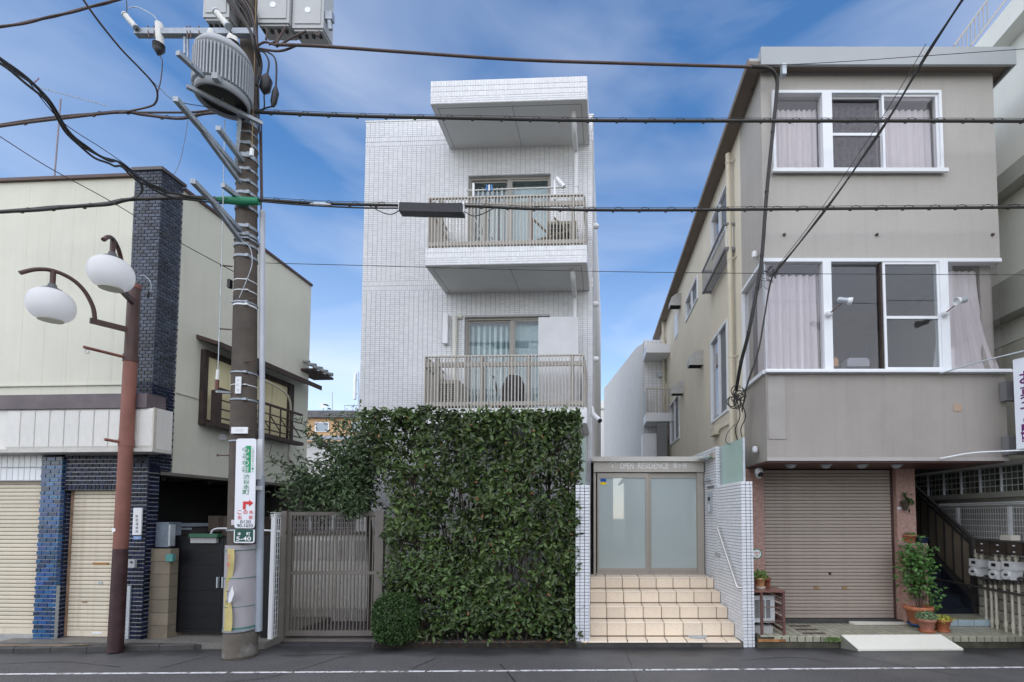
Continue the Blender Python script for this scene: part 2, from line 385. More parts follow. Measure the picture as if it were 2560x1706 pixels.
rs0 = bs_.inputs['Roughness'].links[0].from_socket; gq = N_.new('ShaderNodeMix'); gq.data_type = 'FLOAT'; gq.inputs[3].default_value = .28; L_.new(gr_.outputs[0], gq.inputs[0]); L_.new(rs0, gq.inputs[2]); L_.new(gq.outputs[0], bs_.inputs['Roughness'])

# ------------------------------------------------------------------ ground
struct(MB().poly([(-300, -300, -.03), (300, -300, -.03), (300, 400, -.03), (-300, 400, -.03)]), 'ground', m_ground)
struct(MB().poly([(-60, -2.5, 0), (60, -2.5, 0), (60, 8.2, 0), (-60, 8.2, 0)]), 'road', m_asphalt)
# paving behind the kerbs
struct(MB().box(W, -9, -4.92, 7.32, 12, -.02, .095), 'pavement', m_concrete)
struct(MB().box(W, -4.85, -3.3, 7.45, 12, -.02, .012), 'driveway', M('driveway_asphalt', (.045, .046, .05), rough=.5, var=.25, vs=1.5, bump=.3, bs=150, rvar=.15))
struct(MB().box(W, -3.3, -.25, 7.36, 9.4, -.02, .075), 'planting_bed', m_soil)
struct(MB().box(W, 2.5, 12, 8.6, 18, -.02, .1), 'yard', m_concrete)
# edge line: worn white paint, three lengths
a, b = PZ(-40, 1685.9, .004), PZ(2600, 1668.4, .004)
dv = (b - a).normalized(); nv = Vector((-dv.y, dv.x, 0)) * .027
segs = []
for x0, x1 in ((-400, 545), (556, 1034), (1040, 1578), (1586, 2352), (2357, 3000)):
    p, q = a + (b - a) * ((x0 + 40) / 2640), a + (b - a) * ((x1 + 40) / 2640)
    segs.append((p, q))
lm = bpy.data.objects.new('road_marking', None); COL.objects.link(lm); lm['kind'] = 'structure'; WO[lm.name] = Vector((0, 0, 0))
for p, q in segs:
    part(MB().poly([p - nv, q - nv, q + nv, p + nv]), 'painted_line', m_line, lm)
# repair seams in the asphalt
m_seam = M('tar_seam', (.012, .012, .013), rough=.35, var=.2)
for path in ([(560, 1706), (690, 1690), (860, 1640)], [(1030, 1672), (1090, 1645)], [(1566, 1632), (1580, 1668), (1592, 1706)], [(2090, 1632), (2240, 1660), (2400, 1690)], [(400, 1672), (520, 1640), (560, 1634)], [(0, 1660), (160, 1655), (300, 1668)], [(700, 1640), (900, 1634)], [(1250, 1660), (1290, 1706)], [(1850, 1650), (1990, 1644), (2080, 1655)]):
    P = spline([PZ(x, y, .003) for x, y in path], 5); mb = MB()
    for p, q in zip(P[:-1], P[1:]):
        t = (q - p).normalized(); n = Vector((-t.y, t.x, 0)) * .006
        mb.poly([p - n, q - n, q + n, p + n])
    struct(mb, 'road_seam', m_seam)
# kerbs, stone by stone
def kerb(path, n, h, w, name='kerb'):
    k = bpy.data.objects.new(name, None); COL.objects.link(k); k['kind'] = 'structure'; WO[k.name] = Vector((0, 0, 0))
    P = [Vector(p) for p in path]; L = [0]
    for p, q in zip(P[:-1], P[1:]): L.append(L[-1] + (q - p).length)
    def at(s):
        for i in range(len(P) - 1):
            if s <= L[i + 1] + 1e-6: return P[i] + (P[i + 1] - P[i]) * ((s - L[i]) / (L[i + 1] - L[i]))
        return P[-1]
    for i in range(n):
        p, q = at(L[-1] * i / n), at(L[-1] * (i + 1) / n); t = (q - p).normalized(); nn = Vector((-t.y, t.x, 0)); p = p + t * .004; q = q - t * .004
        z = Vector((0, 0, 1)); hh = h * random.uniform(.97, 1.03); c = .022
        sec = [(0, -.02), (0, hh - c), (c, hh), (w, hh), (w, -.02)]
        A = [p + nn * a + z * b for a, b in sec]; B = [q + nn * a + z * b for a, b in sec]; m = len(sec)
        part(MB().add(A + B, [(0, 1, 2, 3, 4), (9, 8, 7, 6, 5)] + [(i, i + m, (i + 1) % m + m, (i + 1) % m) for i in range(m)]), 'kerb_stone', m_kerb, k)
kerb([PZ(930, 1621, 0), PZ(1450, 1619.5, 0), PZ(2112, 1618, 0)], 9, .085, .15)
kerb([PZ(-60, 1636, 0), PZ(250, 1630, 0), PZ(470, 1625, 0), PZ(640, 1615, 0), PZ(672, 1600, 0), PZ(690, 1588, 0)], 9, .09, .14)
kerb([PZ(2300, 1611, 0), PZ(2420, 1610, 0), PZ(2700, 1608, 0)], 4, .1, .13)
# chequered steel plate ramp over the gutter at far left
solo(MB().prism([PZ(-60, 1633, .004), PZ(190, 1627, .004), PZ(232, 1613, .1), PZ(-40, 1613, .1)], (0, 0, .012)), 'ramp_plate', M('rusty_plate', (.16, .12, .08), rough=.6, var=.3, vs=5, blot=.7, bcol=(.07, .06, .05), bsc=3, bump=.6, bs=130),
     'worn brown steel kerb ramp plate in front of the left shutter', 'ramp plate')
# ================================================================== LEFT BUILDING
pc = PY(372, 1177, 7.48)
LB = Fr(pc.x, pc.y, 3.0); LS = Fr(pc.x, pc.y, -87.0)
m_cream = M('cream_siding', (.63, .62, .52), rough=.7, var=.05, vs=1.2, bump=.12, bs=120, streak=.2, scol=(.42, .41, .34))
m_brown = M('dark_brown_metal', (.085, .05, .042), rough=.5, var=.2, vs=5, streak=.2)
m_mortar = M('pale_mortar', (.36, .36, .35), rough=.9, var=.2, vs=8)
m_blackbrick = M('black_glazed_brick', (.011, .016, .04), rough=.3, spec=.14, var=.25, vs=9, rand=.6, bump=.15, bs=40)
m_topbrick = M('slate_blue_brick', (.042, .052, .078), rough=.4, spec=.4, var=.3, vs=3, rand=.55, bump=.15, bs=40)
m_bluebrick = M('blue_glazed_brick', (.009, .062, .175), rough=.2, spec=.6, var=.3, vs=6, rand=.6, bump=.1, bs=30)
m_slatL = M('cream_shutter', (.66, .59, .46), rough=.5, var=.06, vs=2, rand=.07, streak=.5, scol=(.38, .26, .14), blot=.4, bcol=(.5, .44, .33), bsc=2)
m_wtile = M('glossy_white_tile', (.74, .76, .79), rough=.2, spec=.5, var=.03, vs=8, rand=.05)
m_panelL = M('pale_fascia_panel', (.66, .645, .60), rough=.55, var=.05, vs=3, rand=.035, streak=.3, scol=(.42, .40, .36))
lb = thing('shop_building', 'cream two-storey shop building with slate brick pillar and two closed cream shutters', 'building', LB.w(0, 0, 0))
TOP = LB.front(372, 423, 0)[1]; LOW = LS.front(430, 1179, 0)[1] - .02
uP = LB.front(337, 430, 0)[0]; dEnd = LS.front(776, 800, 0)[0]; dBr = LS.front(458, 520, 0)[0]
TOPC = TOP - .1
# upper storey
mb = MB(); mb.box(LB, -6, uP, .05, .35, LOW + .3, TOPC)                      # front wall
part(mb, 'wall', m_cream, lb)
mb = MB(); mb.box(LS, dBr, dEnd, .0, .3, LOW, TOPC)
part(mb, 'wall', m_cream, lb)
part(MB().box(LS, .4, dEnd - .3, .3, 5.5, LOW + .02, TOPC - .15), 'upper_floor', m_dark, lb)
part(MB().box(LB, -6, uP, .0, .40, TOPC, TOPC + .05), 'parapet_cap', m_brown, lb)
part(MB().box(LS, dBr, dEnd, -.04, .36, TOPC, TOPC + .05), 'parapet_cap', m_brown, lb)
part(MB().box(LB, -6, uP, .02, .049, LB.front(150, 965, .03)[1], LB.front(150, 961, .03)[1]), 'flashing', m_cream, lb)
# vertical siding joints
for k, px in enumerate((62, 118, 176, 232, 290)):
    u = LB.front(px, 700, .05)[0]
    part(MB().box(LB, u, u + .004, .0485, .0505, LOW + .3, TOPC), 'siding_joint', M('joint', (.62, .61, .51), rough=.8), lb) if k == 0 else link('siding_joint', bpy.data.objects['siding_joint'].data, lb, LB.w(u, .05, 0) - LB.w(LB.front(62, 700, .05)[0], .05, 0))
# brick pillar upper
part(MB().box(LB, uP, -.012, .012, .35, LOW + .1, TOP - .03), 'pillar_core', m_mortar, lb)
part(MB().box(LS, .012, dBr, .012, .3, LOW + .02, TOP - .03), 'pillar_core', m_mortar, lb)
part(MB().box(LB, uP - .03, .03, -.03, .36, TOP - .03, TOP + .02), 'pillar_cap', M('cap_slate', (.12, .11, .11), rough=.6), lb)
part(MB().box(LS, .03, dBr + .02, -.03, .33, TOP - .029, TOP + .021), 'pillar_cap', m_brown, lb)
Oz = LOW + .1; H = TOP - .03 - Oz
BW, BH = .108, .0545
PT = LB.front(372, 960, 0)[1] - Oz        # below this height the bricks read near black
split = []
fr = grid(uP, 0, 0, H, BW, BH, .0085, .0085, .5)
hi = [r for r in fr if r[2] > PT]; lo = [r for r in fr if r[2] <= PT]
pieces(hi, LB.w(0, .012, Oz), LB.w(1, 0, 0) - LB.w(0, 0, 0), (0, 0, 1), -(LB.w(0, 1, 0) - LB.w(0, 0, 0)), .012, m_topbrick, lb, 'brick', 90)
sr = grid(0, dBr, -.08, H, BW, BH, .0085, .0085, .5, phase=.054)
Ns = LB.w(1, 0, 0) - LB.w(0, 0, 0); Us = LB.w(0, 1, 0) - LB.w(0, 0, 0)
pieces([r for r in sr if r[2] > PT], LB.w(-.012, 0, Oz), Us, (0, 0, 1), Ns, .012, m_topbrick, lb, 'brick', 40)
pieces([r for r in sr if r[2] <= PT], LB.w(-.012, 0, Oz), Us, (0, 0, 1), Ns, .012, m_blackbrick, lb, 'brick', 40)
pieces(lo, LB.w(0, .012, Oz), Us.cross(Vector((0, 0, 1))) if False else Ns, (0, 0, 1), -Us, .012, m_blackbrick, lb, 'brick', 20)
# sign fascia box
DF = -.30
uF = LB.front(385, 1060, DF)[0]; zF = [LB.front(200, y, DF)[1] for y in (986, 1022, 1122, 1131)]
part(MB().box(LB, -6, uF - .12, DF - .01, -.002, zF[1] + .002, zF[0]), 'fascia_band', M('plum_brown_metal', (.105, .08, .088), rough=.45, var=.25, vs=3, blot=.25), lb)
part(MB().box(LB, -6, uF, DF + .03, -.001, zF[2], zF[1]), 'fascia_core', m_panelL, lb)
w0 = .238
fr = [(uF - .02 - (k + 1) * w0 + .004, uF - .02 - k * w0 - .004, zF[2] + .002, zF[1] - .002) for k in range(10)]
pieces(fr, LB.w(0, DF + .03, 0), Ns, (0, 0, 1), -Us, .02, m_panelL, lb, 'fascia_panel', 20)
part(MB().box(LB, -6, uF + .01, DF - .02, -.003, zF[3], zF[2] - .001), 'fascia_edge', M('fascia_edge', (.52, .5, .46), rough=.5, var=.15, vs=6), lb)
part(MB().box(LB, uF - .012, uF + .012, DF - .015, DF + .03, zF[2], zF[1]), 'corner_trim', M('corner_trim', (.5, .47, .4), rough=.6, blot=.4, bsc=5), lb)
# ground floor masonry
zH0, zH1 = LB.front(240, 1225, 0)[1], zF[3] + .06
uS = [LB.front(px, 1400, 0)[0] for px in (151, 319)]      # shutter-two opening
zg = .095
mb = MB(); mb.box(LB, uS[0] - .02, uS[1], .012, .3, zH0, zH1); mb.box(LB, uS[1], -.012, .012, .19, zg, zH1); mb.box(LB, uS[0] - .02, uS[0] - .012, .012, .3, zg, zH0)
part(mb, 'shopfront_core', M('shopfront_mortar', (.42, .42, .42), rough=.9, var=.2), lb)
sol = .085
fr = grid(uS[0], 0, zH0 + sol, zH1, .115, .066, .011, .011, .5) + grid(uS[1], 0, zg, zH0 + sol, .115, .0655, .011, .011, .5)
fr += [(a[0], a[1], a[2], a[3]) for a in grid(uS[0], uS[1], zH0, zH0 + sol, .066, sol, .012, .006)]
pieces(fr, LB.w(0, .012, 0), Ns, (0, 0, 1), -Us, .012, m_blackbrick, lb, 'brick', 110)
fr = grid(0, .19, zg, LOW + .1, .1, .0655, .0085, .0085, .5)
pieces(fr, LB.w(-.012, 0, 0), Us, (0, 0, 1), Ns, .012, m_blackbrick, lb, 'brick', 0)
fr = grid(0.01, .2, zg, zH0, .1, .0655, .0085, .0085, .5)
pieces(fr, LB.w(uS[0] - .012, 0, 0), Us, (0, 0, 1), Ns, .012, m_blackbrick, lb, 'brick', 0)
part(MB().box(LB, uS[0], uS[1], .3, .4, zg, zH0 + .1), 'backing', m_dark, lb)
# blue pillar
uB = [LB.front(x, 1400, -.04)[0] for x in (89, 143)]
part(MB().box(LB, uB[0] + .012, uB[1] - .012, -.028, .2, zg - .05, zF[3] - .03), 'pillar_core', m_mortar, lb)
zb = (zg - .05, zF[3] - .03)
pieces(grid(uB[0], uB[1], *zb, .15, .0665, .0085, .0085, .5, phase=.06), LB.w(0, -.028, 0), Ns, (0, 0, 1), -Us, .012, m_bluebrick, lb, 'blue_brick', 160)
pieces(grid(-.04, .06, *zb, .1, .0665, .011, .011, .0), LB.w(uB[1] - .012, 0, 0), Us, (0, 0, 1), Ns, .012, m_bluebrick, lb, 'blue_brick', 0)
# white tiled header over the first shutter and white plinth
hz_ = [LB.front(50, y, -.02)[1] for y in (1203, 1136)]
part(MB().box(LB, -6, uB[0] - .002, -.005, .3, *hz_), 'header_core', m_mortar, lb)
pieces(grid(-5, uB[0], hz_[0], hz_[1], .098, (hz_[1] - hz_[0]) / 2, .006, .006), LB.w(0, -.005, 0), Ns, (0, 0, 1), -Us, .01, m_wtile, lb, 'white_tile', 60)
pz = LB.front(40, 1588, 0)[1]
part(MB().box(LB, -6, uB[0], .0, .3, zg - .05, pz), 'plinth_core', m_mortar, lb)
pieces(grid(-5, uB[0], zg - .05, pz, .1, .2, .007, .007), LB.w(0, 0, 0), Ns, (0, 0, 1), -Us, .01, m_wtile, lb, 'white_tile', 30)
# rusty flashing under the fascia
part(MB().box(LB, -6, uB[1] - .02, -.06, -.03, hz_[1] + .004, hz_[1] + .03), 'rusty_flashing', M('rust', (.25, .11, .05), rough=.85, var=.4, vs=9), lb)
# roller shutters
def shutter(F, u0, u1, z0, z1, d, n, m, parent, guide_m, bar=.09, dark=m_dark):
    sh = part(MB().box(F, u0, u1, d - .012, d + .02, z0, z0 + bar), 'shutter', m, parent)
    p = (z1 - z0 - bar) / n
    prof = [(.006, .0), (-.008, .05), (-.012, .25), (-.0125, .6), (-.010, .88), (.004, .93), (.006, .93)]
    mb = MB(); k = len(prof)
    A = [(0, a, b * p) for a, b in prof]; B = [(1, a, b * p) for a, b in prof]
    mb.add(A + B, [tuple(range(k)), tuple(range(2 * k - 1, k - 1, -1))] + [(i + k, (i + 1) + k, i + 1, i) for i in range(k - 1)] + [(2 * k - 1, k, 0, k - 1)])
    me = mb.mesh('shutter_slat', m)
    for i in range(n):
        link('shutter_slat', me, sh, F.w(u0, d, z0 + bar + i * p), rot=(0, 0, F.a), scale=(u1 - u0, 1, 1))
    part(MB().box(F, u0, u1, d + .021, d + .05, z0, z1), 'shutter_backing', dark, parent)
    for a, b in ((u0 - .03, u0 - .001), (u1 + .001, u1 + .03)):
        part(MB().box(F, a, b, d - .03, d + .05, z0, z1), 'guide_rail', guide_m, parent)
    return sh
m_guide = M('rusty_guide', (.30, .2, .13), rough=.7, var=.3, vs=9, blot=.5, bsc=6)
shutter(LB, -5, uB[0] - .035, pz + .0, hz_[0] + .02, .1, 37, m_slatL, lb, M('cream_guide', (.6, .5, .3), rough=.6, var=.1))
s2 = shutter(LB, uS[0] + .03, uS[1] - .03, zg + .01, zH0 + .06, .13, 35, m_slatL, lb, m_guide)
def sp(F, x0, y0, x1, y1, d0, d1, name, m, parent): return part(MB().pbox(F, x0, y0, x1, y1, d0, d1), name, m, parent)
sp(LB, 231, 1407, 270, 1412, .108, .13, 'letter_slot', M('brass', (.35, .17, .05), rough=.5, metal=.3), s2)
sp(LB, 205, 1503, 216, 1507, .108, .13, 'handle', m_guide, s2); sp(LB, 245, 1455, 255, 1461, .108, .13, 'lock', m_steel, s2)
sp(LB, 230, 1580, 254, 1585, .114, .13, 'sticker', m_white, s2)
for px in (130, 315):
    sp(LB, px, 1465, px + 8, 1598, -.03 if px < 200 else -.02, .03, 'steel_channel', m_steel, lb)
# side wall: window bay with awning, yellow shutters and iron rail
m_yel = M('pale_yellow_shutter', (.74, .66, .40), rough=.55, var=.06, vs=3, streak=.3, scol=(.4, .35, .18))
m_bf = M('dark_brown_wood', (.05, .033, .028), rough=.7, var=.35, vs=8, streak=.3)
wu0, wu1 = LS.front(499, 950, 0)[0], LS.front(724, 1050, 0)[0]; wz1, wz0 = LS.front(499, 872, 0)[1], LS.front(499, 1062, 0)[1]
wd = part(MB().box(LS, wu0, wu1, -.02, -.001, wz0, wz1), 'window', m_bf, lb)
FT = .075
mb = MB(); mb.box(LS, wu0, wu0 + FT, -.09, -.021, wz0, wz1); mb.box(LS, wu1 - FT * 2.2, wu1, -.09, -.021, wz0, wz1); mb.box(LS, wu0 + FT, wu1 - FT * 2.2, -.085, -.021, wz1 - .1, wz1); mb.box(LS, wu0 + FT, wu1 - FT * 2.2, -.10, -.021, wz0, wz0 + .1)
part(mb, 'frame', m_bf, wd)
npn = 9
for i in range(npn):
    a = wu0 + FT + (wu1 - FT * 3.2 - wu0) * i / npn; b = wu0 + FT + (wu1 - FT * 3.2 - wu0) * (i + 1) / npn
    part(MB().box(LS, a + .006, b - .006, -.05 - .006 * (i % 2), -.021, wz0 + .1, wz1 - .1), 'shutter_panel', m_yel, wd)
rl = part(MB().box(LS, wu0 + .06, wu1 - .02, -.32, -.28, wz0 + .62, wz0 + .665), 'railing', m_bf, lb)
for z in (.12, .28, .44): part(MB().box(LS, wu0 + .1, wu1 - .02, -.31, -.29, wz0 + z, wz0 + z + .022), 'rail_bar', m_bf, rl)
part(MB().box(LS, wu0 + .06, wu0 + .12, -.32, -.17, wz0, wz0 + .62), 'rail_post', m_bf, rl)
for i in range(1, 7):
    u = wu0 + .1 + (wu1 - wu0 - .2) * i / 7; part(MB().box(LS, u, u + .02, -.31, -.29, wz0, wz0 + .62), 'rail_post', m_bf, rl)
    part(MB().beam(LS.w(u + .35, -.30, wz0 + .13), LS.w(u, -.30, wz0 + .44), .016, .016), 'rail_brace', m_bf, rl)
part(MB().box(LS, wu0 - .02, wu1, -.34, -.171, wz0 - .04, wz0 + .03), 'sill', m_bf, lb)
az = LS.front(492, 842, 0)[1]; ae = LS.front(790, 985, -.3)[0]
aw0 = wu0 - .1
aw = part(MB().hexa([LS.w(aw0, -.42, az - .16), LS.w(ae, -.42, az - .16), LS.w(ae, -.001, az - .03), LS.w(aw0, -.001, az - .03), LS.w(aw0, -.42, az - .1), LS.w(ae, -.42, az - .1), LS.w(ae, -.001, az + .04), LS.w(aw0, -.001, az + .04)]), 'awning', m_brown, lb)
part(MB().box(LS, aw0, ae, -.44, -.421, az - .2, az - .1), 'awning_fascia', m_bf, aw)
# a lintel line and round vent
zl = LS.front(465, 990, 0)[1]
part(MB().box(LS, dBr, wu0 - .02, -.02, -.001, zl, zl + .025), 'flashing', m_cream, lb)
v = LS.front(554, 1094, 0); part(MB().lathe([(.07, 0), (.07, .03), (.05, .05)], LS.w(v[0], 0, v[1]), 14, LS.w(0, -1, 0) - LS.w(0, 0, 0)), 'vent_cap', m_white, lb)
# conduit bowing over the bay and down the wall
P = [LS.front(x, y, d) + (d,) for x, y, d in ((655, 948, -.3), (690, 966, -.36), (715, 985, -.36), (726, 1010, -.3), (725, 1060, -.2), (722, 1120, -.1), (722, 1145, -.04), (735, 1160, -.04))]
part(MB().tube(spline([LS.w(u, d, z) for u, z, d in P], 5), .022, 8), 'conduit', M('cream_conduit', (.55, .5, .4), rough=.5), lb)
# tiled eave end behind
eu, ez = LS.front(776, 940, 0)
ev = part(MB().box(LS, dEnd - .3, dEnd + .5, -.3, 0.2, ez + .02, ez + .07), 'eave', m_bf, lb)
m_rt = M('grey_roof_tile', (.3, .31, .31), rough=.5, var=.3, vs=6)
for i in range(3):
    for j in range(3):
        a = LS.w(dEnd - .2 + .25 * i, .02 - .13 * j, ez + .28 - .075 * j); b = LS.w(dEnd - .2 + .25 * i, -.13 - .13 * j, ez + .24 - .075 * j)
        part(MB().tube([a, b], [.035, .05], 8), 'roof_tile', m_rt, ev)
# recess under the overhang: walls and inner soffit in very dark base colours
part(MB().box(LB, -1.6, -1.3, .2, dEnd, .05, LOW - .06), 'recess_wall', M('near_black_wall', (.02, .02, .02), rough=.9, var=.3, vs=2), lb)
part(MB().box(LB, -1.3, 3.2, 3.2, 3.4, .05, LOW - .06), 'recess_wall', M('dark_grey_render', (.045, .04, .036), rough=.9, var=.4, vs=1), lb)
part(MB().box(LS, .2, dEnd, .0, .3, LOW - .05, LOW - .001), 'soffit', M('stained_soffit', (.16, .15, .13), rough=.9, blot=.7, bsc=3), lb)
part(MB().box(LS, .2, dEnd, .3001, 6, LOW - .05, LOW - .002), 'soffit', M('dark_soffit', (.1, .095, .085), rough=.9, var=.3, blot=.6, bsc=2), lb)
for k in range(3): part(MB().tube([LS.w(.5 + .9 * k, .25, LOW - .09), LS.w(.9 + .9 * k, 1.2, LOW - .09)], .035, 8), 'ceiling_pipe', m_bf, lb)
# plates on the brick pillar
S_FAM = '防犯連絡所'
o = solo(MB().pbox(LB, 332, 1270, 353, 1338, -.035, -.015), 'name_plate', m_white, 'narrow white plate with vertical black characters on the black brick pillar', 'plate')
m_ink = M('black_ink', (.015, .015, .02), rough=.6); m_green = M('sign_green', (.0, .22, .085), rough=.4); m_dgreen = M('address_green', (.0, .062, .045), rough=.35); m_red = M('sign_red', (.62, .02, .025), rough=.4)
for i, ch in enumerate(S_FAM):
    u, z = LB.front(342.5, 1291 + 9.6 * i, -.035); text_part(ch, 'lettering', m_ink, o, LB.w(u, -.0355, z), Ns, (0, 0, 1), h=.042)
o = solo(MB().pbox(LB, 333, 1341, 352, 1349, -.03, -.015), 'number_plate', M('pale_blue_plate', (.2, .33, .6), rough=.4), 'small pale blue house number plate under the narrow white plate', 'plate')
u, z = LB.front(342.5, 1345, -.03); text_part('40-3', 'lettering', m_white, o, LB.w(u, -.0305, z), Ns, (0, 0, 1), h=.022)
o = solo(MB().pbox(LB, 320, 1399, 336, 1419, -.06, -.02), 'doorbell_box', M('grey_plastic', (.42, .43, .44), rough=.5), 'grey intercom box with round button beside the narrow shutter', 'intercom')
u, z = LB.front(329, 1406, -.06); part(MB().lathe([(.016, 0), (.016, .01)], LB.w(u, -.06, z), 12, -Us), 'button', m_black, o)

# ------------------------------------------------------------------ carport front: block pier, black gate, meter boxes
m_block = M('concrete_block', (.22, .185, .135), rough=.85, var=.15, vs=5, bump=.5, bs=90, blot=.35, bcol=(.12, .1, .07), bsc=2.5, rand=.12)
bp = thing('block_pier', 'short concrete block pier between the black bricks and the black gate', 'pier', LB.w(.3, .1, .1))
zt = LB.front(395, 1372, .1)[1]; n = 7
a, b = LB.front(373, 1480, .1)[0], LB.front(422, 1480, .1)[0]
part(MB().box(LB, a + .01, b - .01, .11, .38, .09, zt - .005), 'pier_core', m_dark, bp)
for i in range(n):
    z0, z1 = .09 + (zt - .09) * i / n, .09 + (zt - .09) * (i + 1) / n
    q = MB().box(LB, a, b, .1, .4, z0 + .003, z1 - .003); part(q, 'block', m_block, bp, label='top block of the pier' if i == n - 1 else None)  # top block has the same colour as the others
bk = LB.front(425, 1380, .1)[0]
gt = thing('black_gate', 'black double-leaf metal gate behind the utility pole', 'gate', LB.w(1.0, .25, .1))
m_gate = M('black_gate_metal', (.006, .006, .008), rough=.45, spec=.25, var=.2, vs=4)
gz0, gz1 = LB.front(490, 1581, .25)[1], LB.front(490, 1342, .25)[1]
g0, gm, g1 = (LB.front(x, 1460, .25)[0] for x in (424, 568, 662))
part(MB().box(LB, g0, g0 + .1, .15, .4, .09, gz1 + .02), 'gate_post', m_gate, gt); part(MB().box(LB, g1 + .004, g1 + .1, .2, .35, .09, gz1 + .02), 'gate_post', m_gate, gt)
for (p, q) in ((g0 + .104, gm - .09), (gm - .085, g1)):
    lf = part(MB().box(LB, p, q, .262, .28, gz0, gz1), 'gate_leaf', m_gate, gt)
    mb = MB(); t = .05
    mb.box(LB, p, p + t, .245, .2615, gz0, gz1); mb.box(LB, q - t, q, .245, .2615, gz0, gz1); mb.box(LB, p + t, q - t, .246, .2615, gz1 - t, gz1); mb.box(LB, p + t, q - t, .246, .2615, gz0, gz0 + t)
    part(mb, 'leaf_frame', m_gate, lf)
    for i in range(7):
        z0 = gz0 + t + (gz1 - gz0 - 2 * t) * i / 7; z1 = gz0 + t + (gz1 - gz0 - 2 * t) * (i + 1) / 7
        part(MB().box(LB, p + t, q - t, .254, .2612, z0 + .004, z1 - .004), 'gate_panel', m_gate, lf)
part(MB().box(LB, gm - .14, gm - .12, .2, .245, (gz0 + gz1) / 2 - .05, (gz0 + gz1) / 2 + .12), 'handle', m_steel, gt); part(MB().box(LB, gm - .055, gm - .035, .2, .245, (gz0 + gz1) / 2 - .05, (gz0 + gz1) / 2 + .12), 'handle', m_steel, gt)
o = thing('letter_box', 'green-lidded letter box with grey front set in the black gate', 'letter box', LB.w(.8, .2, gz1))
sp(LB, 476, 1345, 540, 1358, .2, .26, 'box_front', M('grey_label', (.36, .36, .35), rough=.6), o)
sp(LB, 472, 1335, 543, 1344, .16, .26, 'lid', M('dark_green_lid', (.02, .1, .05), rough=.4), o)
solo(MB().pbox(LB, 414, 1386, 431, 1404, .05, .1), 'junction_box', M('teal_box', (.08, .26, .24), rough=.5), 'small teal box fixed on the black gate post', 'box')
o = thing('meter_box', 'dented grey sheet metal meter box above the block pier', 'meter box', LB.w(.35, .2, zt))
part(MB().pbox(LB, 389, 1306, 421, 1368, .12, .34), 'box_body', M('bare_sheet_metal', (.15, .18, .22), rough=.45, metal=.3, var=.3, vs=5), o)
part(MB().pbox(LB, 421, 1312, 425, 1366, .11, .2), 'cable_cover', m_steel, o)
o = thing('old_appliance', 'dark shelf with pale top edge behind the black gate', 'shelf', LB.w(.8, .6, 0))
part(MB().pbox(LB, 424, 1318, 478, 1345, .6, 1.0), 'shelf_body', M('dark_shelf', (.05, .045, .045), rough=.6), o); part(MB().pbox(LB, 424, 1309, 480, 1317, .58, 1.0), 'shelf_top', M('shelf_top', (.2, .23, .26), rough=.4), o)
part(MB().pbox(LB, 424, 1320, 478, 1325, .59, .599), 'shelf_edge', m_steel, o)
o = solo(MB().pbox(LB, 520, 1290, 545, 1330, .9, 1.3).pbox(LB, 545, 1292, 640, 1340, 1.0, 1.5), 'stored_cartons', M('dusty_carton', (.09, .07, .055), rough=.9, var=.3, vs=4), 'dusty brown cartons stacked in the dark recess behind the gate', 'cartons')
solo(MB().tube(spline([PY(527, 1350, 8.1), PY(529, 1330, 8.1), PY(545, 1322, 8.1), PY(600, 1323, 8.1), PY(690, 1328, 8.1), PY(706, 1330, 8.1)], 5), .016), 'white_pipe', m_white, 'thin white pipe running behind the utility pole above the black gate', 'pipe')
# television aerial on the roof
o = thing('rooftop_aerial', 'thin television aerial mast standing on the cream shop roof', 'aerial', LB.w(-1.3, 1.5, TOPC))
T = lambda x, y: PY(x, y, 9.1)
part(MB().tube([T(136, 445), T(152, 248)], .013), 'mast', M('aerial_metal', (.25, .22, .24), rough=.5), o)
part(MB().tube([T(95, 218), T(272, 266)], .006), 'boom', m_steel, o)
mb = MB()
for i in range(22):
    x = 98 + i * 7.8; y = 219 + i * 2.12; mb.tube([PY(x - 2, y - 4, 9.0), PY(x + 2, y + 4, 9.2)], .003, 4)
part(mb, 'rods', m_steel, o); part(MB().tube([T(80, 212), T(98, 196)], .008), 'mount', M('aerial_red', (.3, .1, .1)), o)
# ================================================================== CENTRAL APARTMENT BUILDING
pc = PY(1483, 1000, 9.26); CB = Fr(pc.x, pc.y, 2.1)
CN = -(CB.w(0, 1, 0) - CB.w(0, 0, 0)); CU = CB.w(1, 0, 0) - CB.w(0, 0, 0)
m_grout = M('grey_grout', (.5, .5, .5), rough=.9, var=.15, vs=3)
m_tile = M('white_wall_tile', (.73, .735, .745), rough=.32, spec=.5, var=.025, vs=.7, rand=.05, streak=.10, scol=(.45, .45, .44))
m_soff = M('painted_soffit', (.70, .705, .69), rough=.85, var=.05, vs=1, streak=.05)
m_rail = M('taupe_rail', (.45, .42, .37), rough=.45, var=.06, vs=8)
m_wfr = M('taupe_window_frame', (.36, .335, .30), rough=.4, var=.05, vs=8)
m_pvc = M('white_drain_pipe', (.68, .69, .69), rough=.45, var=.05, vs=5)
m_room = M('room_wall', (.3, .3, .3), rough=.9)
m_glass = GLASS('window_glass', (.9, .95, .96), 1.5)
cb = thing('apartment_building', 'narrow white tiled apartment block with two railed balconies above the hedge', 'building', CB.w(-2.2, 0, 0))
DB = -1.06
uL = CB.front(903, 800)[0]; zT = CB.front(921, 306)[1]
b0, b1 = CB.front(1062, 660, DB)[0], CB.front(1467, 655, DB)[0]
zR = (CB.front(1266, 254, DB)[1], CB.front(1266, 196, DB)[1])          # canopy fascia
z3 = (CB.front(1265, 660, DB)[1], CB.front(1265, 616, DB)[1])
z2 = (CB.front(1262, 1060, DB)[1], CB.front(1262, 1020, DB)[1])
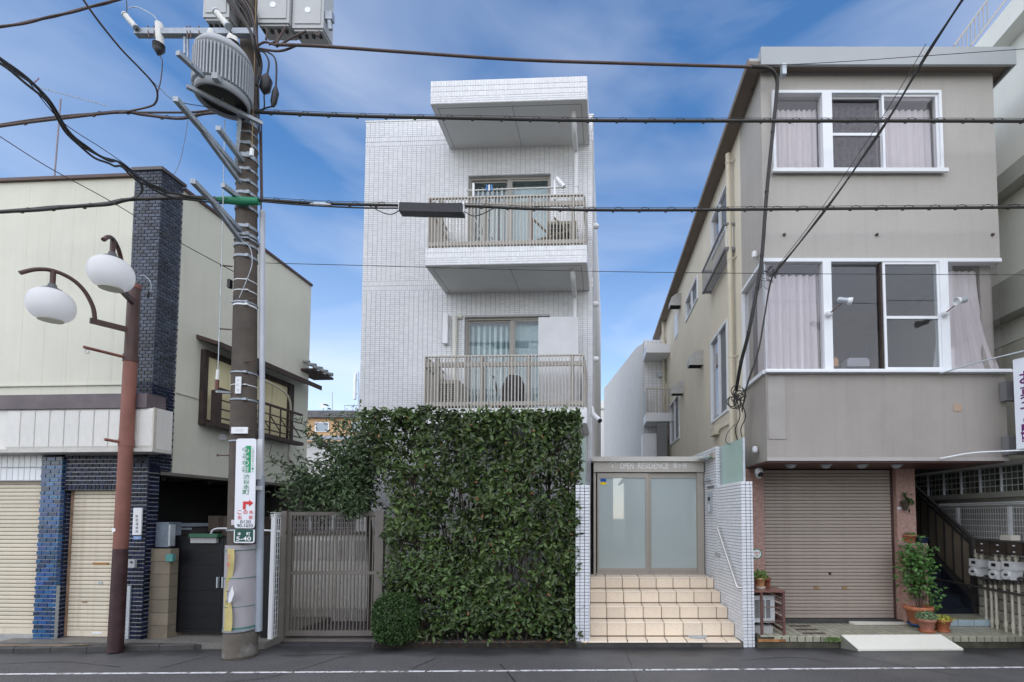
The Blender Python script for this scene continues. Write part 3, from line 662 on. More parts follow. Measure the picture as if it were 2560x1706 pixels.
w3u = CB.front(1170, 520)[0], CB.front(1376, 520)[0]; w3z = z3[0] + .26, CB.front(1270, 437)[1]
w2u = CB.front(1160, 900)[0], CB.front(1374, 900)[0]; w2z = z2[0] + .26, CB.front(1265, 791)[1]
holes = [(*w3u, *w3z), (*w2u, *w2z)]
part(wall_holes(MB(), CB, uL, 0, .012, -.02, zT, holes, .25), 'wall', m_grout, cb)
part(MB().box(CB, uL + .01, -.012, .262, 9, 0, zT - .2), 'building_body', m_soff, cb)
# tiles: running panels with two soldier bands per storey
PU, PV = .0965, .0405
bands = []
for yb in (355, 715):
    zc = CB.front(960, yb)[1]; bands.append((zc - .1, zc + .1))
edges = [-.02]; rects = []
zz = -.02
for b in sorted(bands):
    rects += grid(uL, 0, zz, b[0], PU, PV, .0075, .0032, holes=holes); zz = b[1]
    rects += grid(uL, 0, b[0], b[1], .0405, .1, .0055, .009, holes=holes)
rects += grid(uL, 0, zz, zT, PU, PV, .0075, .0032, holes=holes)
pieces(rects, CB.w(0, .012, 0), CU, (0, 0, 1), CN, .008, m_tile, cb, 'wall_tile', 160)
# narrow right flank, seen edge-on
pieces(grid(.02, 1.0, 0, zT, .0965, .0405, .009, .0055), CB.w(-.012, 0, 0), -CN, (0, 0, 1), CU, .006, m_tile, cb, 'wall_tile', 0)
part(MB().box(CB, uL - .01, .01, -.004, .27, zT + .001, zT + .03), 'parapet_cap', m_soff, cb)
# balconies
def slab(u0, u1, z0, z1, name, soldier=True):
    mb = MB(); mb.box(CB, u0, u1, DB + .012, .0115, z0, z0 + .2)
    mb.box(CB, u0, u1, DB + .012, DB + .14, z0 + .2, z1); mb.box(CB, u0, u0 + .13, DB + .14, .0115, z0 + .2, z1); mb.box(CB, u1 - .13, u1, DB + .14, .0115, z0 + .2, z1)
    s = part(mb, name, m_soff, cb)
    h = z1 - z0; n = 3 if soldier else 0
    a = z0 + .004; c = a + n * PV
    r = grid(u0, u1, a, c, PU, PV, .0075, .0032) if n else []
    zz = c
    while zz + .09 <= z1 + .02:
        e = min(zz + .098, z1); r += grid(u0, u1, zz, e, .0482, e - zz, .0055, .007); zz = e
        if e >= z1: break
    pieces(r, CB.w(0, DB + .012, 0), CU, (0, 0, 1), CN, .008, m_tile, s, 'wall_tile', 45)
    pieces(grid(0, -DB - .02, z0 + .004, z1, PU, PV, .0075, .0032), CB.w(u1, DB + .012, 0), -CN, (0, 0, 1), CU, .006, m_tile, s, 'wall_tile', 0)
    # shadow-gap line and joint on the soffit
    mj = bpy.data.materials.get('soffit_joint') or M('soffit_joint', (.2, .2, .2), rough=.9)
    um = (u0 + u1) / 2 + .05; mb = MB()
    mb.box(CB, um, um + .008, DB + .1, -.02, z0 - .0025, z0 - .0005); mb.box(CB, u0 + .1, u0 + .108, DB + .1, -.02, z0 - .0025, z0 - .0005)
    mb.box(CB, u1 - .11, u1 - .102, DB + .1, -.02, z0 - .0025, z0 - .0005); mb.box(CB, u0 + .108, u1 - .11, DB + .1, DB + .108, z0 - .0025, z0 - .0005)
    part(mb, 'soffit_joint', mj, s); return s
slab(b0 + .05, b1, zR[0], zR[1], 'roof_canopy')
s3 = slab(b0, b1, z3[0], z3[1], 'balcony_slab'); s2b = slab(b0, b1, z2[0], z2[1], 'balcony_slab')
def railing(u0, u1, zb, zt, label=None):
    rl = part(MB().box(CB, u0, u1, DB + .04, DB + .08, zt - .2, zt - .12), 'balcony_railing', m_rail, cb)
    for z0, z1 in ((zt - .022, zt), (zb + .05, zb + .12)): part(MB().box(CB, u0, u1, DB + .03, DB + .085, z0, z1), 'rail', m_rail, rl)
    n = 48
    me = MB().box(W, -.0085, .0085, -.0125, .0125, 0, zt - zb).mesh('baluster', m_rail)
    for i in range(n):
        u = u0 + .01 + (u1 - u0 - .02) * i / (n - 1); link('baluster', me, rl, CB.w(u, DB + .017, zb - .03), rot=(0, 0, CB.a))
    for f in (.075, .36, .655, .93):
        u = u0 + (u1 - u0) * f; part(MB().box(CB, u - .03, u + .03, DB + .045, DB + .12, zb - .02, zt - .03), 'rail_post', m_rail, rl)
    for us in (u0 + .005, u1 - .005):
        for z0, z1 in ((zt - .02, zt), (zt - .2, zt - .13), (zb + .05, zb + .11)): part(MB().box(CB, us - .02, us + .02, DB + .09, -.02, z0 - .001, z1 - .001), 'rail', m_rail, rl)
        for i in range(15):
            link('baluster', me, rl, CB.w(us - (.02 if us < u0 + .5 else -.02), DB + .1 + .063 * i, zb - .03), rot=(0, 0, CB.a))
    return rl
railing(b0 + .04, b1 - .05, z3[1], CB.front(1265, 486, DB)[1]); railing(b0 + .02, b1 - .06, z2[1], CB.front(1262, 886, DB)[1])
# sliding windows
m_curt = M('pale_curtain', (.62, .68, .68), rough=.9, var=.06, vs=3, trans=.25); m_curtd = M('dim_curtain', (.22, .27, .28), rough=.9, var=.15, vs=3)
def slider(F, u, z, split, mL, mR, parent, rec=.1, seed=0, roomd=1.6):
    wdw = frame_part(F, u[0], z[0], u[1], z[1], rec - .02, rec + .08, .04, m_wfr, parent, 'window')
    us = u[0] + (u[1] - u[0]) * split
    part(MB().box(F, us - .03, us + .03, rec - .012, rec + .02, z[0] + .041, z[1] - .041), 'sash', m_wfr, wdw)
    for a, b, d in ((u[0] + .04, us - .03, rec + .035), (us + .03, u[1] - .04, rec + .01)):
        frame_part(F, a, z[0] + .041, b, z[1] - .041, d - .012, d + .012, .03, m_wfr, wdw, 'sash')
        part(MB().box(F, a + .03, b - .03, d - .003, d + .003, z[0] + .071, z[1] - .071), 'pane', m_glass, wdw)
    curtain(F, u[0] + .03, us, rec + .16, z[0] + .05, z[1] - .08, mL, wdw, .018, 8, seed=seed); curtain(F, us, u[1] - .03, rec + .15, z[0] + .05, z[1] - .05, mR, wdw, .01, 6, seed=seed + 1)
    mb = MB(); mb.box(F, u[0] - .3, u[1] + .3, rec + roomd, rec + roomd + .05, z[0] - .1, z[1] + .3); mb.box(F, u[0] - .3, u[1] + .3, .263, rec + roomd, z[1] + .3, z[1] + .35)
    part(mb, 'room', m_room, wdw); return wdw
slider(CB, w3u, w3z, .49, M('dark_curtain', (.06, .065, .06), rough=.9, var=.2), m_curt, cb, seed=3)
slider(CB, w2u, w2z, .55, m_curtd, m_curt, cb, seed=5)
part(MB().box(CB, uL + .2, -.1, .35, .4, 0, zT - .3), 'inner_wall', m_dark, cb)
# drain pipes with elbows
for pts in ([(1434, 277, -.80), (1436, 330, -.62), (1440, 378, -.2)], [(1431, 674, -.82), (1433, 702, -.7), (1437, 742, -.2)]):
    P = [CB.w(*(lambda q, d: (q[0], d, q[1]))(CB.front(x, y, d), d)) for x, y, d in pts]; e = P[-1]
    P = spline(P, 5) + [Vector((e.x, e.y, e.z - .12)), Vector((e.x, e.y, e.z - 1.6))]
    dp = part(MB().tube(P, .046, 12), 'drain_pipe', m_pvc, cb)
    for k in (-1, 4): part(MB().tube([P[k] + Vector((0, 0, .04 if k == 4 else .9)), P[k] + Vector((0, 0, .0 if k == 4 else .86))], .054, 12), 'pipe_collar', m_pvc, dp)
# air-conditioning pipe covers on the wall by the lower window
ua, za = CB.front(1136, 788, -.1)
part(MB().tube([CB.w(ua, -.06, za), CB.w(ua, -.06, za - 2.0)], .05, 10).lathe([(.055, 0), (.055, .06), (.04, .08)], CB.w(ua + .06, -.02, za), 12, CU), 'pipe_cover', M('ivory_plastic', (.66, .65, .58), rough=.5), cb)
ua, za = CB.front(1113, 784, -.1)
part(MB().box(CB, ua - .05, ua + .05, -.1, .0, CB.front(1113, 858, -.1)[1], za), 'pipe_cover', m_white, cb)
# vent hoods and camera on the right flank
for y in (547, 747, 888):
    z = CB.front(1486, y)[1]; part(MB().lathe([(.055, 0), (.055, .08), (.02, .11)], CB.w(0, .25, z), 12, CU), 'vent_cap', m_white, cb)
p = CB.front(1485, 1040)
o = thing('security_camera', 'white bullet security camera on the right edge of the tiled apartment block', 'camera', CB.w(0, -.05, p[1]))
a = PY(1482, 1036, 8.9); b = PY(1499, 1052, 8.75)
part(MB().tube([a, b], .05, 12), 'camera_body', m_white, o); part(MB().tube([b, b + (b - a) * .08], .043, 12), 'lens', m_black, o); part(MB().tube([PY(1480, 1018, 9.0), PY(1484, 1040, 8.9)], .03), 'bracket', m_white, o)

# ---- things on the balconies
m_ac = M('beige_ac_case', (.5, .47, .4), rough=.5, var=.05); m_grille = M('ac_grille', (.07, .07, .065), rough=.6)
fl2 = z2[0] + .2; fl3 = z3[0] + .2
def ac_unit(F, u0, u1, d0, d1, z0, z1, label, m, side=False, group=None):
    o = thing('ac_unit', label, 'air conditioner', F.w((u0 + u1) / 2, (d0 + d1) / 2, z0), group)
    part(MB().box(F, u0, u1, d0, d1, z0 + .05, z1), 'casing', m, o)
    part(MB().box(F, u0 + .04, u1 - .07, d0 - .004, d0 - .0005, z0 + .12, z1 - .07), 'grille', m_grille, o)
    n = 9
    for i in range(n + 1):
        z = z0 + .12 + (z1 - z0 - .19) * i / n; part(MB().box(F, u0 + .04, u1 - .07, d0 - .016, d0 - .0045, z - .0035, z + .0035), 'louvre', m, o)
    for f in (.33, .66):
        u = u0 + .04 + (u1 - u0 - .11) * f; part(MB().box(F, u - .008, u + .008, d0 - .017, d0 - .0046, z0 + .125, z1 - .075), 'louvre', m, o)
    for u in (u0 + .08, u1 - .12): part(MB().box(F, u, u + .05, d0 + .01, d1 - .01, z0, z0 + .049), 'foot', m_grille, o)
    return o
ac_unit(CB, CB.front(1092, 980, -.85)[0], CB.front(1132, 980, -.85)[0] + .1, -.85, -.2, CB.front(1112, 1024, -.85)[1], CB.front(1112, 950, -.85)[1], 'beige air conditioner unit at the left end of the lower balcony', m_ac)
ac_unit(CB, CB.front(1365, 580, -.6)[0], CB.front(1440, 580, -.6)[0], -.5, -.2, fl3, CB.front(1400, 545, -.6)[1], 'air conditioner unit at the right end of the upper balcony', M('dusty_ac_case', (.3, .27, .2), rough=.6))
# white partition board on the lower balcony
o = solo(MB().box(CB, CB.front(1346, 850, -.5)[0], CB.front(1446, 850, -.5)[0], -.52, -.49, fl2, CB.front(1396, 794, -.5)[1]), 'partition_board', M('pale_grey_board', (.58, .585, .59), rough=.5), 'plain white partition board standing on the lower balcony beside the window', 'partition')
# pram under a cover
o = thing('covered_pram', 'dark covered pram parked behind the lower balcony railing', 'pram', CB.w(CB.front(1285, 1000, -.6)[0], -.6, fl2))
pu = CB.front(1283, 960, -.6)[0]; m_pram = M('pram_fabric', (.06, .058, .07), rough=.7, var=.3, vs=6)
mb = MB(); prof = []
for j in range(9):
    t = j / 8; prof.append((.23 * math.sqrt(max(.02, 1 - max(0, t * 1.15 - .3) ** 2)), .2 + .55 * t))
mb.lathe(prof, CB.w(pu, -.55, fl2 + .03), 16); part(mb, 'hood', m_pram, o)
for du in (-.2, .2): part(MB().lathe([(.1, -.02), (.1, .02)], CB.w(pu + du, -.72, fl2 + .1), 16, CU), 'wheel', m_black, o)
part(MB().tube([CB.w(pu - .2, -.7, fl2 + .1), CB.w(pu - .35, -.6, fl2 + .75), CB.w(pu - .42, -.6, fl2 + .8)], .013), 'handle', m_black, o)
part(MB().beam(CB.w(pu - .22, -.7, fl2 + .12), CB.w(pu + .22, -.7, fl2 + .12), .03, .03), 'axle', m_steel, o)
# toys along the balcony floor
for px, c, nm, lb_ in ((1206, (.5, .02, .05), 'red', 'small red toy'), (1230, (.55, .4, .02), 'yellow', 'small yellow toy'), (1247, (.5, .12, .03), 'orange', 'small orange toy')):
    u, z = CB.front(px, 1014, -.9); solo(MB().lathe([(.03, 0), (.05, .03), (.045, .07), (.02, .1)], CB.w(u, -.9, z - .04), 10), 'toy', M(nm + '_plastic', c, rough=.4), lb_ + ' on the lower balcony floor behind the railing', 'toy')
# drying pole with pegs on the upper balcony
o = thing('drying_pole', 'white laundry drying pole on brackets above the upper balcony railing', 'drying pole', CB.w(CB.front(1260, 470, -.95)[0], -.95, fl3))
Q = lambda x, y, d=-.9: (lambda q: CB.w(q[0], d, q[1]))(CB.front(x, y, d))
part(MB().tube([Q(1166, 477), Q(1300, 472), Q(1416, 468)], .014), 'pole', M('pole_steel', (.55, .55, .52), rough=.35), o)
for x0, y0, x1, y1 in ((1184, 460, 1184, 500), (1387, 452, 1387, 500)): part(MB().beam(Q(x0, y0), Q(x1, y1), .05, .03), 'bracket', m_white, o)
part(MB().tube([Q(1391, 447), Q(1410, 468)], .045, 8), 'hook_arm', m_white, o)
for x, c in ((1217, 'p'), (1223, 'w'), (1229, 'p')):
    part(MB().box(CB, CB.front(x, 470, -.92)[0] - .012, CB.front(x, 470, -.92)[0] + .012, -.93, -.9, CB.front(x, 477, -.92)[1], CB.front(x, 463, -.92)[1]), 'peg', m_white if c == 'w' else (bpy.data.materials.get('blue_peg') or M('blue_peg', (.05, .2, .5), rough=.4)), o)
for i, px in enumerate((1193, 1330)):
    o = thing('laundry_stand', 'folded laundry stand leaning ' + ('left of the upper balcony window' if i == 0 else 'right of the upper balcony window'), 'laundry stand', Q(px, 610, -.6))
    for a, b in (((px - 8, 545), (px + 20, 600)), ((px + 30, 545), (px - 2, 605)), ((px - 8, 548), (px + 45, 605))) if i == 0 else (((px, 545), (px + 55, 600)), ((px, 548), (px, 612)), ((px + 55, 545), (px + 105, 590)), ((px + 105, 575), (px + 10, 602))):
        part(MB().tube([Q(*a, -.6), Q(*b, -.6)], .014 if i == 0 else .022), 'stand_leg', m_steel if i == 0 else M('weathered_wood', (.26, .22, .16), rough=.8), o)

# frosted screen at the foot of the block, above the tile pier
solo(MB().pbox(CB, 1450, 1096, 1464, 1300, -1.0, -.9), 'frosted_screen', M('green_frosted_screen', (.45, .55, .5), rough=.25), 'tall narrow green frosted screen between hedge and tiled pier', 'screen')

# ================================================================== ENTRANCE
ez = [.09, .308, .507, .703, .897]; ey = [7.40, 7.72, 8.0, 8.32, 8.65, 9.19]
def xr(y): return 2.30 - (y - 7.39) * (.17 / 1.8)
m_step = M('apricot_step_tile', (.80, .68, .53), rough=.3, spec=.5, var=.05, vs=5, rand=.06, streak=.25, scol=(.4, .3, .2))
m_sgr = M('dark_step_grout', (.13, .115, .10), rough=.9)
st = thing('entrance_steps', 'apricot tiled steps leading up to the glass entrance doors', 'steps', (1.1, 7.7, 0))
mb = MB()
for i in range(5):
    y0, y1, z1, z0 = ey[i], ey[i + 1], ez[i], (-.02 if i == 0 else ez[i - 1] - .05)
    x0 = -.16 if i == 0 else -.035; e = .012
    mb.hexa([(x0, y0 + e, z0), (xr(y0), y0 + e, z0), (xr(y1), y1 + e, z0), (x0, y1 + e, z0), (x0, y0 + e, z1 - e), (xr(y0), y0 + e, z1 - e), (xr(y1), y1 + e, z1 - e), (x0, y1 + e, z1 - e)])
part(mb, 'step_core', m_sgr, st)
for i in range(5):
    y0, y1 = ey[i], ey[i + 1]; x0 = -.16 if i == 0 else -.035
    js = [x0] + [x for x in (-.062 + .3025 * k for k in range(0, 9)) if x0 + .05 < x < xr(y0) - .04]
    js.append(xr(y1) - .004)
    if i:
        rr = [(a + .003, b - .003, ez[i - 1] + .003, ez[i] - .003) for a, b in zip(js[:-1], js[1:-1] + [xr(y0) - .004])]
        pieces(rr, (0, y0 + .012, 0), (1, 0, 0), (0, 0, 1), (0, -1, 0), .012, m_step, st, 'step_tile', 60)
    tt = [(a + .003, b - .003, y0 - .006, y1 - .004) for a, b in zip(js[:-1], js[1:])]
    pieces(tt, (0, 0, ez[i] - .012), (1, 0, 0), (0, 1, 0), (0, 0, 1), .012, m_step, st, 'step_tile', 60)
solo(MB().lathe([(.15, 0), (.15, .006), (.13, .008)], PZ(1743, 1591, ez[0] + .004), 24), 'drain_cover', m_steel, 'round steel drain cover set in the lowest tiled tread', 'drain cover')
solo(MB().box(W, .05, .09, 8.95, 8.99, ez[4] + .003, ez[4] + .012), 'door_stop', m_black, 'tiny black floor stop at the left corner of the entrance landing', 'door stop')
# door screen
m_dfr = M('champagne_door_frame', (.37, .335, .285), rough=.38, metal=.15, spec=.5, var=.04, vs=6)
m_hdr = M('champagne_header', (.44, .41, .355), rough=.45, metal=.1, var=.03, vs=5)
m_frost = M('frosted_door_glass', (.42, .485, .465), rough=.3, spec=.5, var=.04, vs=.6, coat=1.)
m_frost.node_tree.nodes['Principled BSDF'].inputs['Coat IOR'].default_value = 2.0; m_frost.node_tree.nodes['Principled BSDF'].inputs['Coat Roughness'].default_value = .02
dr = thing('entrance_doors', 'champagne framed sliding doors of frosted glass under a lettered header', 'doors', (1.05, 9.19, ez[4]))
D0 = 9.19
X = lambda px, y=1300, Y=D0: PY(px, y, Y).x
Z = lambda py, px=1620, Y=D0: PY(px, py, Y).z
part(MB().box(W, -.02, 2.16, D0 + .01, D0 + .5, ez[4] - .3, Z(1158)), 'vestibule', m_dark, dr)
xl, xrr = X(1484), X(1757)
for a, b in ((xl, X(1493)), (X(1741), xrr)): part(MB().box(W, a, b, D0 - .1, D0, ez[4], Z(1183)), 'door_post', m_dfr, dr)
part(MB().box(W, xl, xrr, D0 - .14, D0, Z(1182), Z(1157)), 'header', m_hdr, dr)
part(MB().box(W, xl - .03, xrr + .0, D0 - .2, D0 + .6, Z(1156.5), Z(1145)), 'header_cap', M('pale_header_cap', (.54, .52, .47), rough=.5), dr)
part(MB().box(W, xl, xrr, D0 - .13, D0 - .05, ez[4] + .001, ez[4] + .03), 'threshold', m_dfr, dr)
def leaf(x0, x1, d, nm):
    lf = part(MB().box(W, X(x0), X(x1), D0 - d, D0 - d + .012, Z(1420), Z(1196)), 'door_leaf', m_frost, dr); mb = MB()
    t = .055
    a, b, z0, z1 = X(x0) - t, X(x1) + t, Z(1432), Z(1184)
    mb.box(W, a, a + t, D0 - d - .02, D0 - d + .03, z0, z1); mb.box(W, b - t, b, D0 - d - .02, D0 - d + .03, z0, z1)
    mb.box(W, a + t, b - t, D0 - d - .018, D0 - d + .028, Z(1196), z1); mb.box(W, a + t, b - t, D0 - d - .018, D0 - d + .028, z0, Z(1420))
    part(mb, 'leaf_frame', m_dfr, lf); return lf
l1 = leaf(1497, 1613, .08, 'a'); leaf(1627, 1740, .035, 'b')
part(MB().box(W, X(1501), X(1515.5), D0 - .084, D0 - .081, Z(1206), Z(1198)), 'sticker', M('sticker_blue', (.01, .08, .38), rough=.4), l1)
part(MB().box(W, X(1501), X(1515.5), D0 - .084, D0 - .081, Z(1213), Z(1206.2)), 'sticker', M('sticker_yellow', (.75, .55, .0), rough=.4), l1)
m_let = M('silver_letter', (.7, .69, .66), rough=.35, metal=.1)
yl = D0 - .143
for s, x0, x1, y0, y1 in (('OPEN', 1549, 1582, 1159, 1175), ('RESIDENCE', 1593, 1668, 1158.5, 1174.5), ('幡ヶ谷', 1679, 1714, 1157.5, 1173.5)):
    text_part(s, 'lettering', m_let, dr, ((X(x0, 1167) + X(x1, 1167)) / 2, yl, (Z(y0) + Z(y1)) / 2), (1, 0, 0), (0, 0, 1), w=X(x1, 1167) - X(x0, 1167), h=Z(y0) - Z(y1), ext=.004, bold=.012)
lx, lz = X(1531, 1167), Z(1165); mb = MB()
mb.box(W, lx - .035, lx + .035, yl - .006, yl, lz + .045, lz + .062)
mb.prism([(lx - .07, yl, lz + .035), (lx - .035, yl, lz + .062), (lx - .035, yl, lz + .04), (lx - .062, yl, lz + .018)], (0, -.006, 0)); mb.prism([(lx + .07, yl, lz + .035), (lx + .062, yl, lz + .018), (lx + .035, yl, lz + .04), (lx + .035, yl, lz + .062)], (0, -.006, 0))
mb.prism([(lx - .008, yl, lz + .02), (lx - .022, yl, lz - .03), (lx - .008, yl, lz - .03), (lx + .006, yl, lz + .02)], (0, -.006, 0)); mb.box(W, lx - .02, lx + .02, yl - .0065, yl - .0005, lz - .048, lz - .031)
part(mb, 'emblem', m_let, dr)
# left pier and right stepped wall in small white mosaic
m_mos = M('white_mosaic_tile', (.72, .735, .76), rough=.28, spec=.5, var=.02, vs=2, rand=.05); m_mgr = M('dark_mosaic_grout', (.14, .14, .15), rough=.9)
MU, MV = .0712, .0495
lp = thing('tiled_pier', 'low white mosaic pier between the hedge and the tiled steps', 'pier', (-.15, 7.42, .08))
za = PY(1455, 1213, 7.42).z; xa, xb = PY(1438, 1500, 7.42).x, PY(1474.5, 1500, 7.42).x
part(MB().box(W, xa + .01, xb - .01, 7.43, 9.2, .05, za - .01), 'pier_core', m_mgr, lp)
pieces(grid(xa, xb, .08, za, MU, MV, .0075, .0055), (0, 7.43, 0), (1, 0, 0), (0, 0, 1), (0, -1, 0), .01, m_mos, lp, 'mosaic_tile', 150)
pieces(grid(7.42, 9.2, .08, za, MU, MV, .0075, .0055), (xb - .01, 0, 0), (0, 1, 0), (0, 0, 1), (1, 0, 0), .01, m_mos, lp, 'mosaic_tile', 0)
pieces(grid(xa, xb, 7.42, 9.2, MU, MV, .0075, .0055), (0, 0, za - .01), (1, 0, 0), (0, 1, 0), (0, 0, 1), .01, m_mos, lp, 'mosaic_tile', 0)
sw = thing('stepped_entrance_wall', 'stepped white mosaic wall at the right side of the entrance steps', 'wall', (2.4, 7.39, .08))
EA = math.degrees(math.atan2(1.8, .17)); EW = Fr(xr(7.39), 7.39, EA)           # u towards camera, d to the right
zlow, zhigh = PY(1868, 1204, 7.39).z, PY(1798, 1116, 8.46).z
wth = PY(1883, 1400, 7.39).x - PY(1853, 1400, 7.39).x
uB_, uE = -(8.46 - 7.39) * 1.0045, -3.2
part(MB().box(EW, uB_, -.01, .01, wth - .01, .0, zlow - .01), 'wall_core', m_mgr, sw)
part(MB().box(EW, uE, uB_ - .01, .01, wth - .011, .0, zhigh - .01), 'wall_core', m_mgr, sw)
EU = EW.w(1, 0, 0) - EW.w(0, 0, 0); EN = -(EW.w(0, 1, 0) - EW.w(0, 0, 0))
pieces(grid(uB_, 0, .08, zlow, MU, MV, .0075, .0055) + grid(uE, uB_, .08, zhigh, MU, MV, .0075, .0055), EW.w(0, .01, 0), EU, (0, 0, 1), EN, .01, m_mos, sw, 'mosaic_tile', 120)
pieces(grid(0, wth, .0, zlow, MU, MV, .0075, .0055), EW.w(-.01, 0, 0), -EN, (0, 0, 1), EU, .01, m_mos, sw, 'mosaic_tile', 170)
pieces(grid(0, wth, zlow, zhigh, MU, MV, .0075, .0055), EW.w(uB_ - .01, 0, 0), -EN, (0, 0, 1), EU, .01, m_mos, sw, 'mosaic_tile', 40)
pieces(grid(0, wth, uB_, 0, MU, MU, .008, .007), EW.w(0, 0, zlow - .01), -EN, EU, (0, 0, 1), .01, m_mos, sw, 'mosaic_tile', 0)
# frosted green screen on top of the lower wall
g1_ = PY(1850, 1094, 7.5).z
gs = thing('green_glass_screen', 'pale green frosted glass screen standing on the stepped mosaic wall', 'screen', EW.w(-.6, .1, zlow))
part(MB().box(EW, uB_ + .02, -.12, wth * .5, wth * .5 + .012, zlow + .001, g1_), 'glass_sheet', M('mint_frosted_glass', (.36, .5, .44), rough=.2, spec=.5, var=.03), gs)
for u in (uB_ + .005, -.12): part(MB().box(EW, u, u + .014, wth * .5 - .012, wth * .5 + .024, zlow + .001, g1_), 'screen_post', m_steel, gs)
# intercom, mail slots, light, plate and handrail on the mosaic wall
def ebox(x0, y0, x1, y1, th, name, m, parent=None):
    a = EW.front(x0, (y0 + y1) / 2); b = EW.front(x1, (y0 + y1) / 2); zb, zt_ = EW.front((x0 + x1) / 2, y1)[1], EW.front((x0 + x1) / 2, y0)[1]
    return MB().box(EW, a[0], b[0], -th, -.001, zb, zt_)
o = thing('entry_intercom', 'slim steel intercom panel on the mosaic wall by the doors', 'intercom', EW.w(EW.front(1776, 1284)[0], 0, EW.front(1776, 1284)[1]))
part(ebox(1772, 1232, 1781, 1284, .03, '', m_steel), 'panel', m_steel, o); part(ebox(1774, 1243, 1779, 1252, .034, '', m_black), 'speaker', m_black, o)
for k in range(4): part(ebox(1774, 1262 + k * 4.5, 1778.5, 1265 + k * 4.5, .034, '', m_white), 'button', m_white, o)
o = solo(ebox(1766, 1196, 1781, 1203, .05, '', m_steel), 'name_slot', m_steel, 'short dark steel name slot above the intercom panel', 'plate')
o = solo(ebox(1771, 1216, 1785, 1220, .03, '', m_steel), 'key_box', M('dark_steel', (.12, .12, .12), rough=.4), 'thin dark bar between name slot and intercom panel', 'bar')
o = solo(ebox(1789, 1383, 1801, 1392, .012, '', m_steel), 'outlet_plate', M('outlet_grey', (.4, .4, .4), rough=.5), 'small grey outlet cover behind the steel handrail', 'outlet')
hr = thing('handrail', 'slanted stainless handrail fixed to the mosaic wall', 'handrail', EW.w(EW.front(1843, 1470, -.07)[0], -.07, EW.front(1843, 1470)[1]))
A = (lambda q: EW.w(q[0], -.07, q[1])); p0, p1 = A(EW.front(1793, 1319, -.07)), A(EW.front(1843, 1470, -.07))
m_ss = M('stainless', (.62, .62, .6), rough=.25, metal=.8, var=.05)
part(MB().tube([p0, p1], .02, 12), 'rail_tube', m_ss, hr)
for p in (p0, p1): part(MB().tube([p, p + Vector((.075, 0, 0))], .016, 10), 'rail_bracket', m_ss, hr)
o = thing('wall_lamp', 'slim glass canopy lamp at the top corner of the lettered header', 'lamp', PY(1775, 1150, 8.7))
part(MB().hexa([PY(1736, 1150, 8.75), PY(1778, 1143, 8.5), PY(1786, 1139, 8.8), PY(1748, 1146, 9.0)] + [q + Vector((0, 0, .012)) for q in (PY(1736, 1150, 8.75), PY(1778, 1143, 8.5), PY(1786, 1139, 8.8), PY(1748, 1146, 9.0))]), 'glass_plate', M('greenish_glass', (.25, .36, .32), rough=.1), o)
part(MB().box(W, PY(1778, 1140, 8.6).x, PY(1788, 1140, 8.6).x, 8.5, 8.75, PY(1780, 1147, 8.6).z, PY(1780, 1132, 8.6).z), 'bracket', m_dfr, o)

# ================================================================== REAR WING AND FAR BUILDINGS
m_rear = M('rear_white_render', (.70, .69, .66), rough=.8, var=.03)
rw = thing('rear_wing', 'white rear apartment wing with sloping roofline seen through the gap', 'building', PY(1600, 1200, 18))
Yr = 17.5
q = [PY(1613, 1290, Yr), PY(1510, 1290, 23.5)]; top = [PY(1613, 857, Yr).z, PY(1510, 972, 23.5).z]
m1 = PY(1592, 868, Yr + .9)
part(MB().prism([(q[0].x, q[0].y, 0), (q[1].x, q[1].y, 0), (q[1].x, q[1].y, top[1]), (m1.x, m1.y, m1.z), (q[0].x, q[0].y, top[0])], (4, .0, 0)), 'side_wall', m_rear, rw)
xa, xb = PY(1609, 1100, Yr).x, PY(1720, 1100, Yr).x
part(MB().box(W, xa, xb, Yr - .25, Yr - .02, 0, top[0]), 'front_core', m_grout, rw)
pieces(grid(xa, xb, 3.5, top[0], .15, .1, .014, .01), (0, Yr - .25, 0), (1, 0, 0), (0, 0, 1), (0, -1, 0), .01, m_tile, rw, 'wall_tile', 0)
for y0, y1, d in ((862, 884, .9), (1034, 1055, .9)):
    a = PY(1615, y1, Yr - 1.1); part(MB().box(W, a.x, xb, Yr - 1.2, Yr - .26, a.z, PY(1615, y0, Yr - 1.1).z), 'balcony_slab', m_tile, rw)
a = PY(1615, 1040, Yr - 1.1); zt = PY(1615, 975, Yr - 1.1).z
part(MB().box(W, a.x, a.x + .02, Yr - 1.15, Yr - .3, a.z, zt), 'balcony_screen', m_rail, rw)
for i in range(10): part(MB().box(W, a.x + .04 + i * .11, a.x + .07 + i * .11, Yr - 1.17, Yr - 1.14, a.z, zt), 'baluster', m_rail, rw)
part(MB().box(W, a.x, xb, Yr - 1.18, Yr - 1.13, zt, zt + .05), 'rail', m_rail, rw)
part(MB().box(W, PY(1605, 1100, Yr - .6).x, PY(1650, 1100, Yr - .6).x, Yr - .9, Yr - .26, 0, PY(1620, 1088, Yr - .6).z), 'porch_wall', m_tile, rw)
part(MB().box(W, PY(1640, 1100, Yr - 1).x, PY(1665, 1100, Yr - 1).x, Yr - 1.3, Yr - 1.2, 0, PY(1650, 1062, Yr - 1).z), 'dark_tank', M('grey_tank', (.2, .2, .2), rough=.6), rw)
part(MB().lathe([(.1, 0), (.1, .06)], PY(1649, 937, Yr - .3), 12, (0, -1, 0)), 'vent_cap', m_steel, rw)
fb = thing('ribbed_building', 'distant pale ribbed-metal building showing in the narrow gap', 'building', PY(1500, 1280, 34))
a, b = PY(1470, 1145, 34), PY(1530, 1002, 34); part(MB().box(W, a.x, b.x, 34, 38, 0, b.z), 'wall', m_rear, fb)
